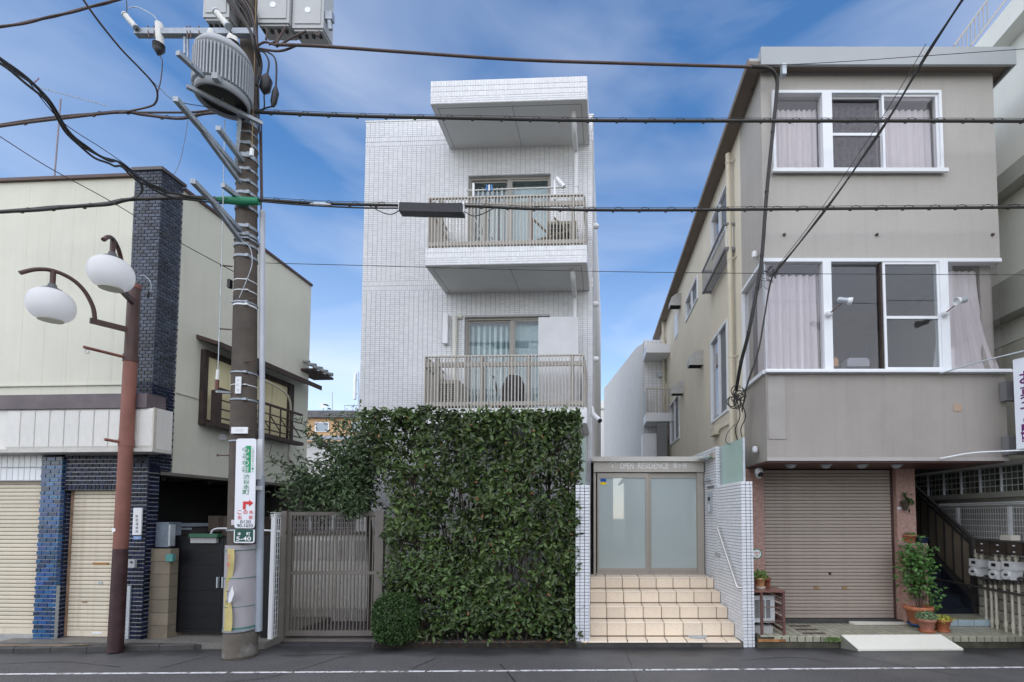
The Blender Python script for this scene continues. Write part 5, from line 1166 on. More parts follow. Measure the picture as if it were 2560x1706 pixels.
for k in range(3):
    for r in range(3):
        for c_ in range(11):
            z = zp + (zt_ - zp) * (.66 - .27 * k + .05 + .062 * r); y = .07 + .063 * c_
            mb.tube([RK.w(rx1 - .012, y + .03 * math.cos(a * math.pi / 4), z + .03 + .026 * math.sin(a * math.pi / 4)) for a in range(9)], .006, 4, caps=False)
part(mb, 'scroll_work', m_rack, rk, kind='stuff')
za0 = zp + .12
ac = ac_unit(RK, PY(1893, 1530, 7.6).x - RK.o[0] - .07, PY(1938, 1530, 7.6).x - RK.o[0], .2, .52, zp + .1, PY(1915, 1489, 7.62).z, 'grey air conditioner outdoor unit inside the brown rack', M('grey_ac_case', (.75, .76, .75), rough=.5, var=.05))
part(MB().box(RK, -.12, .27, .12, .6, zp, zp + .1), 'concrete_base', M('base_block', (.42, .42, .4), rough=.9), ac)
a = RK.w(-.05, -.05, 0); o = thing('timber_sleeper', 'row of short orange timber blocks under the brown rack', 'timber', RK.w(.2, -.03, .09))
for k in range(4): part(MB().box(RK, -.02 + k * .105, .08 + k * .105, -.055, .03, .092, .132), 'timber_block', M('orange_timber', (.33, .16, .06), rough=.8, rand=.3, var=.3, vs=8) if k == 0 else bpy.data.materials['orange_timber'], o)
# ---- pots and plants
def pot(nm, lab, c, r0, r1, h, m, cat='pot', saucer=None, plant=None, group=None):
    o = thing(nm, lab, 'potted plant', c, group); c = Vector(c)
    b = part(MB().lathe([(r0, .0), (r1 * .97, h * .78), (r1 * 1.08, h * .79), (r1 * 1.1, h), (r1 * .98, h), (r1 * .93, h * .9)], c + Vector((0, 0, .012)), 22), 'pot', m, o)
    part(MB().lathe([(.001, 0), (r1 * .95, 0)], c + Vector((0, 0, h * .9)), 18, capb=False, capt=False), 'soil', m_soil, o)
    if saucer: part(MB().lathe([(r0 * 1.15, 0), (r0 * 1.45, .03), (r0 * 1.4, .034), (r0 * 1.1, .012)], c, 20), 'saucer', saucer, o)
    if plant: plant(o, c + Vector((0, 0, h)))
    return o
def bushy(n, rad, hgt, size, m, spread=.9, up=.6, dens=None):
    def f(o, c):
        pts = rng.normal(0, 1, (n, 3)); pts /= np.linalg.norm(pts, axis=1)[:, None]; rr = rng.uniform(.3, 1, n)[:, None] ** .5
        P = pts * rr * np.array([rad, rad, hgt / 2]) + np.array([c.x, c.y, c.z + hgt / 2 - .03]); part(leaf_cloud(P, pts + np.array([0, -.3, up]), size, spread), 'foliage', m, o)
        mb = MB()
        for i in range(6): a = Vector((random.uniform(-1, 1) * rad * .6, random.uniform(-1, 1) * rad * .6, hgt * .7)); mb.tube([c - Vector((0, 0, .04)), c + a], .004, 4)
        part(mb, 'stem', m_leafB, o)
    return f
m_pale = M('pale_terracotta', (.5, .27, .13), rough=.7, var=.1, vs=9); m_saucerw = M('cream_saucer', (.55, .5, .42), rough=.6)
zt2 = zt_ + .001
pot('flower_pot', 'pale clay pot with bright green leaves on the left of the brown rack', (PY(1899, 1455, 7.68).x, 7.68, zt2), .065, .085, .16, m_pale, saucer=m_saucerw, plant=bushy(130, .13, .17, .055, m_leafB))
pot('flower_pot', 'small dark terracotta pot with low succulent on the brown rack', (PY(1917, 1455, 7.78).x, 7.78, zt2), .05, .055, .14, M('dark_terracotta', (.24, .075, .04), rough=.7, var=.2, vs=9), plant=bushy(60, .065, .06, .03, m_leafC))
def shrub(o, c):
    rs = np.random.default_rng(3); P = []; Nn = []; mb = MB()
    for k in range(5):
        tip = c + Vector((rs.uniform(-.12, .18), rs.uniform(-.1, .12), rs.uniform(.75, 1.15))); p0 = c - Vector((rs.uniform(-.06, .06), 0, .05)); mid = (p0 + tip) / 2 + Vector((rs.uniform(-.12, .12), 0, .05))
        sp_ = spline([p0, mid, tip], 8); mb.tube(sp_, [.011 - .0007 * i for i in range(len(sp_))], 5)
        for i in range(5, len(sp_)):
            for j in range(13):
                q = sp_[i] + Vector(rs.normal(0, .085, 3)); P.append(q); Nn.append((rs.normal(0, .5), -.6, 1.0))
    for j in range(70):
        P.append(c + Vector((rs.normal(.22, .06), rs.normal(-.05, .06), rs.uniform(-.02, .45)))); Nn.append((0, -.8, .6))
    part(leaf_cloud(np.array([tuple(p) for p in P]), np.array(Nn), .078, .6, droop=.6, wide=1.25), 'foliage', M('bright_shrub_leaf', (.085, .19, .045), rough=.45, var=.4, vs=5, rand=.35, trans=.2), o); part(mb, 'stem', m_bark, o)
y_ = 7.98; xs_ = PY(2297, 1553, 7.98).x
pot('shrub_pot', 'tall leafy green shrub in a terracotta pot beside the blue stairs', (xs_, y_, zp + .03), .12, .20, .30, m_terra, plant=shrub, saucer=M('blue_saucer', (.02, .09, .28), rough=.4))
yy = 7.62
pot('herb_pot', 'pinkish terracotta pot with feathery grey-green herb in front of the shrub', (PY(2317, 1560, yy).x, yy, zp), .085, .12, .20, M('pink_terracotta', (.46, .2, .14), rough=.8, var=.15, vs=9), plant=bushy(420, .16, .16, .04, M('herb_leaf', (.16, .24, .12), rough=.6, rand=.3), .7), saucer=m_terra)
pot('flower_pot', 'orange terracotta pot with yellow-green flowers right of the herb pot', (PY(2356, 1560, yy + .03).x, yy + .03, zp), .075, .115, .19, m_terra, plant=bushy(300, .16, .1, .035, M('yellow_green_leaf', (.4, .42, .05), rough=.5, rand=.4, var=.4), .7), saucer=m_terra)
# low planter wall with two pots beside the pier
pw = thing('planter_pedestal', 'pink pedestal block between the right pier and the stairs', 'pedestal', (PY(2300, 1500, 8.2).x, 8.2, zp))
pa, pb_ = PY(2263, 1400, 8.15).x, PY(2318, 1400, 8.15).x; zq = PY(2290, 1359, 8.15).z
part(MB().box(W, pa, pb_, 8.15, 8.5, zp - .1, zq - .03), 'block', m_pink, pw); part(MB().box(W, pa - .01, pb_ + .01, 8.14, 8.51, zq - .03, zq), 'cap', M('pale_cap', (.5, .4, .36), rough=.7), pw)
pot('flower_pot', 'terracotta pot with low green sedum on the pink pedestal', (PY(2274, 1350, 8.25).x, 8.25, zq), .075, .1, .13, m_terra, plant=bushy(200, .11, .07, .035, m_leafC))
pot('flower_pot', 'low dark blue pot at the right end of the pink pedestal', (PY(2303, 1352, 8.28).x, 8.28, zq), .09, .11, .09, M('dark_blue_pot', (.02, .03, .07), rough=.4), plant=bushy(90, .1, .06, .03, m_leafC))
o = thing('hanging_plant', 'small dark wall plant in a clay half-pot on the right pink pier', 'plant', PY(2268, 1270, 8.2))
part(MB().lathe([(.02, -.1), (.06, -.02), (.07, .06)], PY(2263, 1262, 8.22), 12), 'wall_pot', m_bark, o); c = PY(2270, 1255, 8.2)
part(leaf_cloud(rng.normal(0, .035, (26, 3)) * np.array([.7, .7, 1.6]) + np.array(c), np.tile([0., -1, .4], (26, 1)), .09, .5), 'foliage', m_leafA, o)
solo(MB().pbox(SF, 2244, 1268, 2254, 1274, -.035, -.02), 'number_plate', m_white, 'tiny white plate on the right pink pier beside the wall plant', 'plate')
# weeds
o = solo(leaf_cloud(rng.normal(0, 1, (90, 3)) * np.array([.07, .02, .015]) + np.array(PY(2082, 1598, 7.33)), np.tile([0., -.5, 1], (90, 1)), .035, .6), 'kerb_weed', m_leafB, 'small yellow-green weed growing at the kerb before the forecourt', 'weed')

# ================================================================== STAIRS AND RIGHT NEIGHBOUR
m_stair = M('navy_stair_paint', (.022, .028, .042), rough=.5, var=.2, vs=4, rvar=.15); m_dkrail = M('dark_stair_rail', (.055, .05, .048), rough=.4, var=.15)
ys0 = 8.5; xs0, xs1 = PY(2318, 1500, ys0).x, PY(2428, 1500, ys0).x
stt = thing('outdoor_stairs', 'dark blue outdoor stairs with panelled railing climbing behind the shrub', 'stairs', (xs0 + .4, ys0, zp))
n = 9; rz, rt = .2, .24
for i in range(n):
    part(MB().box(W, xs0 - .35, xs1, ys0 + i * rt, ys0 + i * rt + .02, zp + i * rz, zp + (i + 1) * rz - .02), 'riser', m_stair, stt); part(MB().box(W, xs0 - .35, xs1, ys0 + i * rt - .02, ys0 + (i + 1) * rt + .02, zp + (i + 1) * rz - .02, zp + (i + 1) * rz), 'tread', m_stair, stt)
xr_ = xs1 + .05; sl = rz / rt
zn = PY(2430, 1345, ys0).z
def rp(y, dz): return Vector((xr_, y, zn + (y - ys0) * .71 + dz))
part(MB().box(W, xr_ - .035, xr_ + .035, ys0 - .04, ys0 + .03, zp - .1, zn), 'newel', m_dkrail, stt)
ye = 10.4
rl = part(MB().beam(rp(ys0, -.02), rp(ye, -.02), .06, .05), 'railing', m_dkrail, stt)
for dz, h in ((-.13, .03), (-.98, .035), (-1.1, .03)): part(MB().beam(rp(ys0, dz), rp(ye, dz), .04, h), 'rail', m_dkrail, rl)
part(MB().beam(rp(ys0, -1.24), rp(ye, -1.24), .05, .2), 'stringer', m_stair, stt)
npz = 9; m_bp = M('brown_rail_panel', (.22, .18, .13), rough=.6, var=.15)
for i in range(npz):
    y0, y1 = ys0 + .03 + (ye - ys0) * i / npz, ys0 + (ye - ys0) * (i + 1) / npz
    part(MB().box(W, xr_ - .02, xr_ + .02, y1 - .01, y1 + .02, rp(y1, -.97).z, rp(y1, -.14).z), 'rail_post', m_dkrail, rl)
    a, b = y0 + .01, y1 - .012
    part(MB().prism([(xr_ - .008, a, rp(a, -.955).z), (xr_ - .008, b, rp(b, -.955).z), (xr_ - .008, b, rp(b, -.155).z), (xr_ - .008, a, rp(a, -.155).z)], (.012, 0, 0)), 'rail_panel', m_bp, rl)
# landing step with pale blue tile edge
lt = thing('stair_landing', 'low tiled step with pale blue riser tiles at the foot of the stairs', 'step', (xs0, 8.1, zp))
la, lb2 = PY(2355, 1560, 8.0).x, PY(2505, 1560, 8.0).x
part(MB().box(W, la, lb2, 8.012, 8.48, zp - .02, zp + .1), 'step_core', m_sgr, lt)
pieces(grid(la, lb2 - .12, zp, zp + .11, .27, .11, .006, .006), (0, 8.012, 0), (1, 0, 0), (0, 0, 1), (0, -1, 0), .01, M('pale_blue_tile', (.42, .53, .57), rough=.3, var=.06, vs=5, rand=.05), lt, 'riser_tile', 10)
pieces(grid(lb2 - .12, lb2, zp, zp + .11, .06, .11, .008, .006), (0, 8.012, 0), (1, 0, 0), (0, 0, 1), (0, -1, 0), .01, m_paver, lt, 'riser_tile', 4)
pieces(grid(la, lb2, 8.0, 8.48, .12, .12, .008, .008), (0, 0, zp + .1), (1, 0, 0), (0, 1, 0), (0, 0, 1), .012, m_paver, lt, 'tread_tile', 60)
# right neighbour: tall pale wall with bands, glass blocks
RX = 6.66
RW = Fr(RX, 7.7, 90)
m_pale_wall = M('ivory_painted_wall', (.76, .76, .69), rough=.85, var=.05, vs=1.0, streak=.08)
m_band = M('grey_olive_band', (.40, .40, .35), rough=.9, var=.08, vs=2)
rn = thing('ivory_neighbour', 'tall ivory building at the right edge with projecting floor bands and glass blocks', 'building', (RX + 2, 8, 0))
KX = 7.35
KW = Fr(KX, 7.7, 90)
zt = lambda px, py: KW.front(px, py)[1]
zroof = zt(2555, 82)
part(MB().box(KW, -14, 2.5, 0, .3, zt(2555, 845), zroof), 'wall', m_pale_wall, rn)
part(MB().box(KW, -14, 2.7, -.3, 8, zroof, zroof + .4), 'roof_eave', m_pale_wall, rn)
b0_, b1_ = zt(2555, 470), zt(2555, 425)
part(MB().box(KW, -14, 2.6, -.28, -.001, b0_, b1_), 'floor_band', m_band, rn)
b0_, b1_ = zt(2555, 790), zt(2555, 700)
part(MB().box(KW, -14, 2.6, -.3, -.001, b0_, b1_), 'floor_band', m_band, rn)
part(MB().box(KW, -14, 2.5, .02, .3, zt(2555, 1145), zt(2555, 845)), 'wall', M('dull_ivory_wall', (.58, .57, .48), rough=.85, var=.08, vs=1.5, streak=.15), rn)
gz1, gz0 = zt(2555, 1160), zt(2555, 1227)
part(MB().box(KW, -14, 2.5, -.06, .3, gz1, gz1 + .09), 'lintel', m_band, rn)
part(MB().box(KW, -14, 2.5, -.06, .3, gz0 - .1, gz0), 'sill', m_band, rn)
part(MB().box(KW, -14, 2.5, .06, .3, gz0, gz1), 'block_backing', M('glass_block_mortar', (.55, .56, .53), rough=.8), rn)
m_gb = M('dark_glass_block', (.11, .125, .11), rough=.15, spec=.6, var=.5, vs=5, rand=.5)
gr = grid(-7, 1.4, gz0, gz1, .118, (gz1 - gz0) / 4, .018, .014)
KU = KW.w(1, 0, 0) - KW.w(0, 0, 0); KN = -(KW.w(0, 1, 0) - KW.w(0, 0, 0))
pieces(gr, KW.w(0, .06, 0), KU, (0, 0, 1), KN, .004, m_gb, rn, 'glass_block', 220)
mb = MB()
for k in range(-14, 4): mb.box(KW, k * .472 - .012, k * .472 + .012, .02, .1, gz0, gz1)
part(mb, 'block_mullion', m_wwhite, rn)
part(MB().box(KW, -14, 2.5, .02, .3, -.1, gz0 - .1), 'wall', M('grubby_wall', (.32, .31, .27), rough=.9, var=.25, vs=2, streak=.3), rn)
# concrete block wall and meters in front of it
bw = thing('block_wall', 'stained concrete block wall with gas pipes at right edge', 'wall', (RX, 7.7, .1))
zw = RW.front(2540, 1395)[1]
part(MB().box(RW, -.66, 1.5, .012, .12, 0, zw), 'wall_core', M('dark_joint', (.05, .048, .04), rough=.9), bw)
pieces(grid(-.65, 1.2, .1, zw, .4, .19, .01, .01, .5), RW.w(0, .012, 0), RW.w(1, 0, 0) - RW.w(0, 0, 0), (0, 0, 1), KN, .014, M('sooty_block', (.38, .355, .29), rough=.9, var=.3, vs=3, bump=.4, bs=70, rand=.15, blot=.6, bcol=(.07, .065, .05), bsc=2), bw, 'block', 60)
# white mesh fence on the wall
mf = thing('mesh_fence', 'white wire mesh fence standing above the gas meters', 'fence', (RX, 7.9, zw))
m_mesh = M('white_mesh', (.8, .82, .83), rough=.4, var=.05)
RW = Fr(7.02, 7.7, 90); fz1 = RW.front(2540, 1254)[1]; zw = RW.front(2540, 1400)[1]; f0, f1 = -4.2, 1.2
mb = MB()
for k in range(int((f1 - f0) / .052)):
    u = f0 + k * .052; mb.tube([RW.w(u, .05, zw - .02), RW.w(u, .05, fz1 - .09), RW.w(u, -.03, fz1 - .045), RW.w(u, .06, fz1)], .0038, 4)
for k in range(9): z = zw + .03 + (fz1 - .1 - zw - .03) * k / 8; mb.tube([RW.w(f0, .05, z), RW.w(f1, .05, z)], .0042, 4)
for z, d in ((fz1 - .045, -.03), (fz1, .06)): mb.tube([RW.w(f0, d, z), RW.w(f1, d, z)], .0042, 4)
part(mb, 'wire_mesh', m_mesh, mf, kind='stuff')
for px in (2394, 2523):
    u = RW.front(px, 1300, .07)[0]; part(MB().box(RW, u - .025, u + .025, .06, .11, zw - .1, fz1 - .08), 'fence_post', m_mesh, mf)
# brown letter boxes row
MX = Fr(RX - .25, 7.7, 90)
o = thing('letter_boxes', 'row of dark brown letter boxes above the gas meters', 'letter boxes', (RX, 7.7, 1.6))
m_lbx = M('dark_brown_box', (.05, .038, .03), rough=.5, var=.3, vs=4)
for i, (x0, x1, y0, y1) in enumerate(((2438, 2473, 1352, 1386), (2475, 2515, 1356, 1388), (2516, 2556, 1358, 1390), (2558, 2600, 1360, 1394))):
    a, b = MX.front(x0, y0)[0], MX.front(x1, y0)[0]; z0, z1 = MX.front(x1, y1)[1], MX.front(x1, y0)[1]
    bx = part(MB().box(MX, a + .004, b - .004, .0, .24, z0, z1), 'box', m_lbx, o)
    for k in range(2): part(MB().box(MX, a + .012, b - .012, -.008, -.001, z0 + (z1 - z0) * (.04 + .5 * k), z0 + (z1 - z0) * (.46 + .5 * k)), 'flap', m_lbx, bx); part(MB().box(MX, (a + b) / 2 - .02, (a + b) / 2 + .02, -.012, -.0085, z0 + (z1 - z0) * (.2 + .5 * k), z0 + (z1 - z0) * (.28 + .5 * k)), 'label_slot', m_wtile, bx)
part(MB().box(MX, MX.front(2436, 1352)[0], MX.front(2600, 1352)[0], -.02, .26, MX.front(2500, 1355)[1], MX.front(2500, 1351)[1]), 'box_lid', m_dkrail, o)
solo(MB().pbox(MX, 2500, 1338, 2527, 1351, -.0, .14), 'lid_box', M('cream_box', (.5, .47, .4), rough=.6), 'small cream plastic box lying on top of the brown letter boxes', 'box')
# gas meters with pipes
GX = Fr(RX - .16, 7.7, 90)
m_gm = M('meter_white', (.62, .63, .62), rough=.4, var=.06, vs=9); m_gp = M('ivory_pipe', (.5, .47, .38), rough=.5, var=.15, vs=9)
for i, (x0, x1, yt, lab) in enumerate(((2430, 2466, 1398, 'white gas meter nearest the stair newel'), (2484, 2514, 1404, 'white gas meter in the middle of the three'), (2515, 2550, 1404, 'white gas meter at the right end of the three'))):
    um = GX.front((x0 + x1) / 2, yt)[0]; z = GX.front((x0 + x1) / 2, yt)[1]
    o = thing('gas_meter', lab, 'gas meter', GX.w(um, 0, z - .5), 'gas meters on the block wall')
    w = .11
    part(MB().box(GX, um - w, um + w, -.09, .09, z - .13, z), 'meter_case', m_gm, o); part(MB().box(GX, um - w * .75, um + w * .75, -.08, .08, z - .28, z - .131), 'diaphragm_case', m_gm, o)
    part(MB().lathe([(.07, 0), (.07, .03)], GX.w(um - .03, -.08, z - .21), 16, (-1, 0, 0)), 'dial', m_gm, o); part(MB().box(GX, um - .05, um + .03, -.097, -.0905, z - .08, z - .03), 'display', m_black, o); part(MB().box(GX, um - .04, um + .02, -.118, -.111, z - .22, z - .19), 'counter', m_black, o)
    for s in (-.06, .06):
        part(MB().tube([GX.w(um + s, 0, z), GX.w(um + s, 0, z + .16)], .022, 10).tube([GX.w(um + s, 0, z + .03), GX.w(um + s, 0, z + .07)], .034, 10).tube([GX.w(um + s, 0, z + .1), GX.w(um + s, 0, z + .13)], .03, 10), 'union', m_gp, o)
o = thing('gas_pipes', 'ivory vertical gas pipes with dark valves below the gas meters', 'pipes', GX.w(0, 0, .1))
for k, px in enumerate((2460, 2474, 2486, 2508, 2526, 2543, 2562)):
    um = GX.front(px, 1500)[0]; zt3 = GX.front(px, 1462)[1]
    part(MB().tube([GX.w(um, .03, .1), GX.w(um, .03, zt3)], .021, 10).tube([GX.w(um, .03, .25), GX.w(um, .03, .33)], .03, 10), 'pipe', m_gp, o)
    part(MB().tube([GX.w(um, .03, zt3), GX.w(um, .03, zt3 + .16)], .035, 8).tube([GX.w(um - .06, -.01, zt3 + .09), GX.w(um + .06, -.01, zt3 + .09)], .02, 8), 'valve', M('dark_valve', (.06, .055, .05), rough=.5) if k == 0 else bpy.data.materials['dark_valve'], o)
part(MB().tube([GX.w(-2, .0, GX.front(2500, 1478)[1]), GX.w(1.2, .0, GX.front(2500, 1478)[1])], .022, 8), 'cross_pipe', bpy.data.materials['dark_valve'], o)
# projecting shop sign
m_sg = M('grey_sign_arm', (.2, .2, .205), rough=.6)
o = thing('shop_sign', 'white projecting shop sign with purple Japanese lettering on two grey arms', 'sign', PY(2545, 1125, 7.0))
xs = PY(2536, 1000, 6.95).x
SX = Fr(xs, 6.95, 62)
z1_, z0_ = SX.front(2537, 899)[1], SX.front(2537, 1124)[1]
part(MB().box(SX, .0, .52, .0, .16, z0_, z1_), 'sign_case', M('sign_white', (.72, .75, .8), rough=.3, var=.02), o)
for y0, y1 in ((955, 1003), (1091, 1137)):
    part(MB().box(BB, BB.front(2499, 980, -.02)[0], BB.front(2545, 980, -.02)[0] + .1, -.14, -.02, BB.front(2520, y1, -.08)[1], BB.front(2520, y0, -.08)[1]), 'sign_arm', m_sg, o)
    part(MB().beam(BB.w(BB.front(2530, 980)[0], -.14, BB.front(2520, (y0 + y1) / 2)[1]), Vector((xs + .12, 7.0, BB.front(2520, (y0 + y1) / 2)[1])), .12, .28), 'sign_arm', m_sg, o)
m_pur = M('purple_print', (.12, .0, .12), rough=.4)
SU = SX.w(1, 0, 0) - SX.w(0, 0, 0); SN = -(SX.w(0, 1, 0) - SX.w(0, 0, 0))
for ch, y in (('お', 945), ('菓', 983), ('子', 1022)):
    z = SX.front(2553, y)[1]; text_part(ch, 'lettering', m_pur, o, SX.w(.165, -.001, z), SU, (0, 0, 1), h=.19, bold=.02)
z = SX.front(2550, 1052)[1]; text_part('Hot', 'lettering', m_pur, o, SX.w(.15, -.001, z), SU, (0, 0, 1), h=.05)
zc_, zd_ = SX.front(2550, 1062)[1], SX.front(2550, 1106)[1]
mb = MB(); t = .012
for a, b, c, d in ((.07, .4, zc_ - t, zc_), (.07, .4, zd_, zd_ + t), (.07, .07 + t, zd_ + t, zc_ - t), (.4 - t, .4, zd_ + t, zc_ - t)): mb.box(SX, a, b, -.003, -.001, c, d)
mb.prism([SX.w(.07, -.001, zc_), SX.w(.16, -.001, zc_), SX.w(.12, -.001, zc_ - .08), SX.w(.07, -.001, zc_ - .1)], SN * .003)
for du, dz in ((.08, .12), (.1, .05)):
    c = SX.w(du, -.001, zd_ + dz); r = .022; mb.prism([c + SU * (r * a) + Vector((0, 0, r * b)) for a, b in ((0, -1.2), (1.1, .2), (.9, .9), (.4, .95), (0, .5), (-.4, .95), (-.9, .9), (-1.1, .2))], SN * .003)
part(mb, 'emblem', m_pur, o)
# grey wires from sign stays
solo(MB().tube(spline([PY(2350, 934, 7.25), PY(2450, 905, 7.0), PY(2600, 868, 6.7)], 4), .011, 6), 'stay_wire', m_steel, 'thin pale stay wire slanting up from the sill of the lower ribbon window', 'wire')
solo(MB().tube(spline([PY(2350, 1147, 7.3), PY(2430, 1133, 7.2), PY(2520, 1128, 7.0), PY(2600, 1124, 6.8)], 4), .013, 6), 'stay_wire', m_wwhite, 'thin white stay wire below the projecting sign along the overhang edge', 'wire')
# roof ladder rail, top right
o = thing('roof_railing', 'thin slanted rooftop stair railing above the taupe building', 'railing', PY(2400, 110, 10))
part(MB().tube([PY(2385, 115, 10), PY(2478, -12, 10)], .02), 'handrail', m_wfr, o); part(MB().tube([PY(2427, 115, 10), PY(2530, -20, 10)], .02), 'stringer', m_wfr, o)
for k in range(9): t = k / 9; a = Vector(PY(2385, 115, 10)).lerp(PY(2478, -12, 10), t); b = Vector((a.x, 10, 0)); s0, s1 = PY(2427, 115, 10), PY(2530, -20, 10); f = (a.x - s0.x) / (s1.x - s0.x); part(MB().tube([a, Vector((a.x, 10, s0.z + (s1.z - s0.z) * f))], .01, 5), 'baluster', m_wfr, o)
# ================================================================== GATE, SHED, HEDGE, TREE
m_gt = M('brown_gate_metal', (.165, .145, .125), rough=.42, var=.1, vs=6, spec=.5)
YG = 7.75
sg = thing('slatted_gate', 'brown slatted metal gate between the utility pole and the hedge', 'gate', PY(832, 1597, YG))
GXp = lambda px, y=1430: PY(px, y, YG).x
gzt, gzb = PY(832, 1280, YG).z, PY(832, 1590, YG).z
for x0, x1 in ((701, 715), (945, 958)): part(MB().box(W, GXp(x0), GXp(x1), YG - .03, YG + .07, .0, gzt + .012), 'gate_post', m_gt, sg)
x0, x1 = GXp(716), GXp(944); t = .06
lf = part(MB().box(W, x0, x0 + t, YG, YG + .045, gzb, gzt).box(W, x1 - t, x1, YG, YG + .045, gzb, gzt).box(W, x0 + t, x1 - t, YG + .001, YG + .044, gzt - t, gzt).box(W, x0 + t, x1 - t, YG + .001, YG + .044, gzb, gzb + .08), 'gate_leaf', m_gt, sg)
zm = PY(832, 1433, YG).z
part(MB().box(W, x0 + t, x1 - t, YG + .005, YG + .04, zm - .025, zm + .025), 'mid_rail', m_gt, lf)
me = MB().box(W, -.0075, .0075, -.01, .01, 0, 1).mesh('gate_bar', m_gt)
nb = 23
for k in range(nb):
    x = x0 + t + (x1 - x0 - 2 * t) * (k + .5) / nb
    link('gate_bar', me, lf, (x, YG + .02, gzb + .08), scale=(1, 1, zm - .025 - gzb - .08)); link('gate_bar', me, lf, (x, YG + .02, zm + .025), scale=(1, 1, gzt - t - zm - .025))
part(MB().box(W, GXp(704), GXp(956), YG - .06, YG + .09, .013, .035), 'gate_track', m_gt, sg)
# white mesh return beside the gate
mw = thing('mesh_fence', 'narrow white mesh panel between the utility pole and the brown gate', 'fence', PY(688, 1590, 7.65))
A0, A1 = PY(677, 1560, 7.55), PY(703, 1560, 7.85); zt_ = PY(677, 1282, 7.55).z
dv = Vector((A1.x - A0.x, A1.y - A0.y, 0)); nn = dv.normalized().cross(Vector((0, 0, 1)))
part(MB().beam(Vector((A0.x, A0.y, .0)), Vector((A0.x, A0.y, zt_ - .03)), .06, .045, up=(0, 1, 0)), 'fence_post', m_white, mw)
mb = MB()
for k in range(6): p = A0 + dv * (k / 5); mb.tube([(p.x, p.y, .02), (p.x, p.y, zt_ - .08), Vector((p.x, p.y, zt_ - .04)) - nn * .03, Vector((p.x, p.y, zt_)) + nn * .02], .005, 5)
for k in range(21): z = .1 + (zt_ - .2) * k / 20; mb.tube([(A0.x, A0.y, z), (A1.x, A1.y, z)], .005, 5)
for j in range(4): z = zt_ - .08 + j * .026; mb.tube([(A0.x - .06, A0.y, z), (A1.x, A1.y, z)], .005, 5)
part(mb, 'wire_mesh', m_mesh, mw, kind='stuff')
c = PY(693, 1420, 8.0)
pl = thing('potted_shrub', 'small light green shrub behind the narrow white mesh panel', 'shrub', (c.x, c.y, 0))
part(leaf_cloud(rng.normal(0, 1, (220, 3)) * np.array([.09, .1, .22]) + np.array((c.x, c.y, 1.15)), np.tile([0., -.5, .6], (220, 1)), .07, .7), 'foliage', m_leafB, pl); part(MB().tube([(c.x, c.y, 0), (c.x, c.y, 1.2)], .012, 6), 'trunk', m_bark, pl)
# pale shed with louvred panels behind the gate
m_shed = M('pale_shed_panel', (.88, .85, .76), rough=.6, var=.06, vs=2, streak=.15); m_louv = M('grey_louvre', (.6, .57, .52), rough=.6)
YH = 9.2
sd_ = thing('storage_shed', 'beige storage shed with grey louvre panels behind the brown gate', 'shed', PY(835, 1560, YH))
HX = lambda px: PY(px, 1450, YH).x
zt_, z0_ = PY(835, 1337, YH).z, 0.0
part(MB().box(W, HX(726), HX(965), YH, YH + 1.5, z0_, zt_), 'shed_body', m_shed, sd_); part(MB().box(W, HX(722), HX(968), YH - .06, YH + 1.5, zt_, zt_ + .06), 'shed_roof', m_gt, sd_)
for a, b in ((731, 787), (791, 838), (842, 878), (880, 922), (925, 960)):
    dp = part(MB().box(W, HX(a), HX(b), YH - .03, YH - .001, .25, zt_ - .03), 'shed_door', m_shed, sd_)
    for y0, y1 in ((1352, 1402), (1524, 1578)):
        za, zb_ = PY(835, y1, YH).z, PY(835, y0, YH).z
        part(MB().box(W, HX(a) + .03, HX(b) - .03, YH - .034, YH - .0305, za, zb_), 'vent', m_louv, dp)
        for k in range(4): x = HX(a) + .035 + (HX(b) - HX(a) - .07) * k / 4; part(MB().box(W, x, x + .012, YH - .044, YH - .0345, za, zb_), 'louvre', m_louv, dp)
# white mesh fence further back
mf2 = thing('mesh_fence', 'white mesh fence standing above the beige shed', 'fence', PY(835, 1337, 10.5))
mb = MB(); fa, fb_ = PY(715, 1300, 10.3).x, PY(975, 1300, 10.3).x; zt2_, zb2_ = PY(835, 1283, 10.3).z, PY(835, 1345, 10.3).z
for k in range(56): x = fa + (fb_ - fa) * k / 55; mb.tube([(x, 10.3, zb2_), (x, 10.3, zt2_)], .004, 4)
for k in range(6): z = zb2_ + (zt2_ - zb2_) * k / 5; mb.tube([(fa, 10.3, z), (fb_, 10.3, z)], .004, 4)
part(mb, 'wire_mesh', m_mesh, mf2, kind='stuff')
for px in (772, 832, 890): x = PY(px, 1300, 10.3).x; part(MB().box(W, x - .03, x + .03, 10.32, 10.36, 0, zt2_ + .01), 'fence_post', m_mesh, mf2)
part(MB().box(W, fa, fb_, 10.4, 10.5, 0, zb2_ - .05), 'fence_base', m_rear, mf2)
# carport post beside the shop
solo(MB().pbox(W, 746, 1236, 756, 1300, 9.0, 9.1), 'carport_post', m_bf, 'dark post under the far end of the cream shop overhang', 'post')

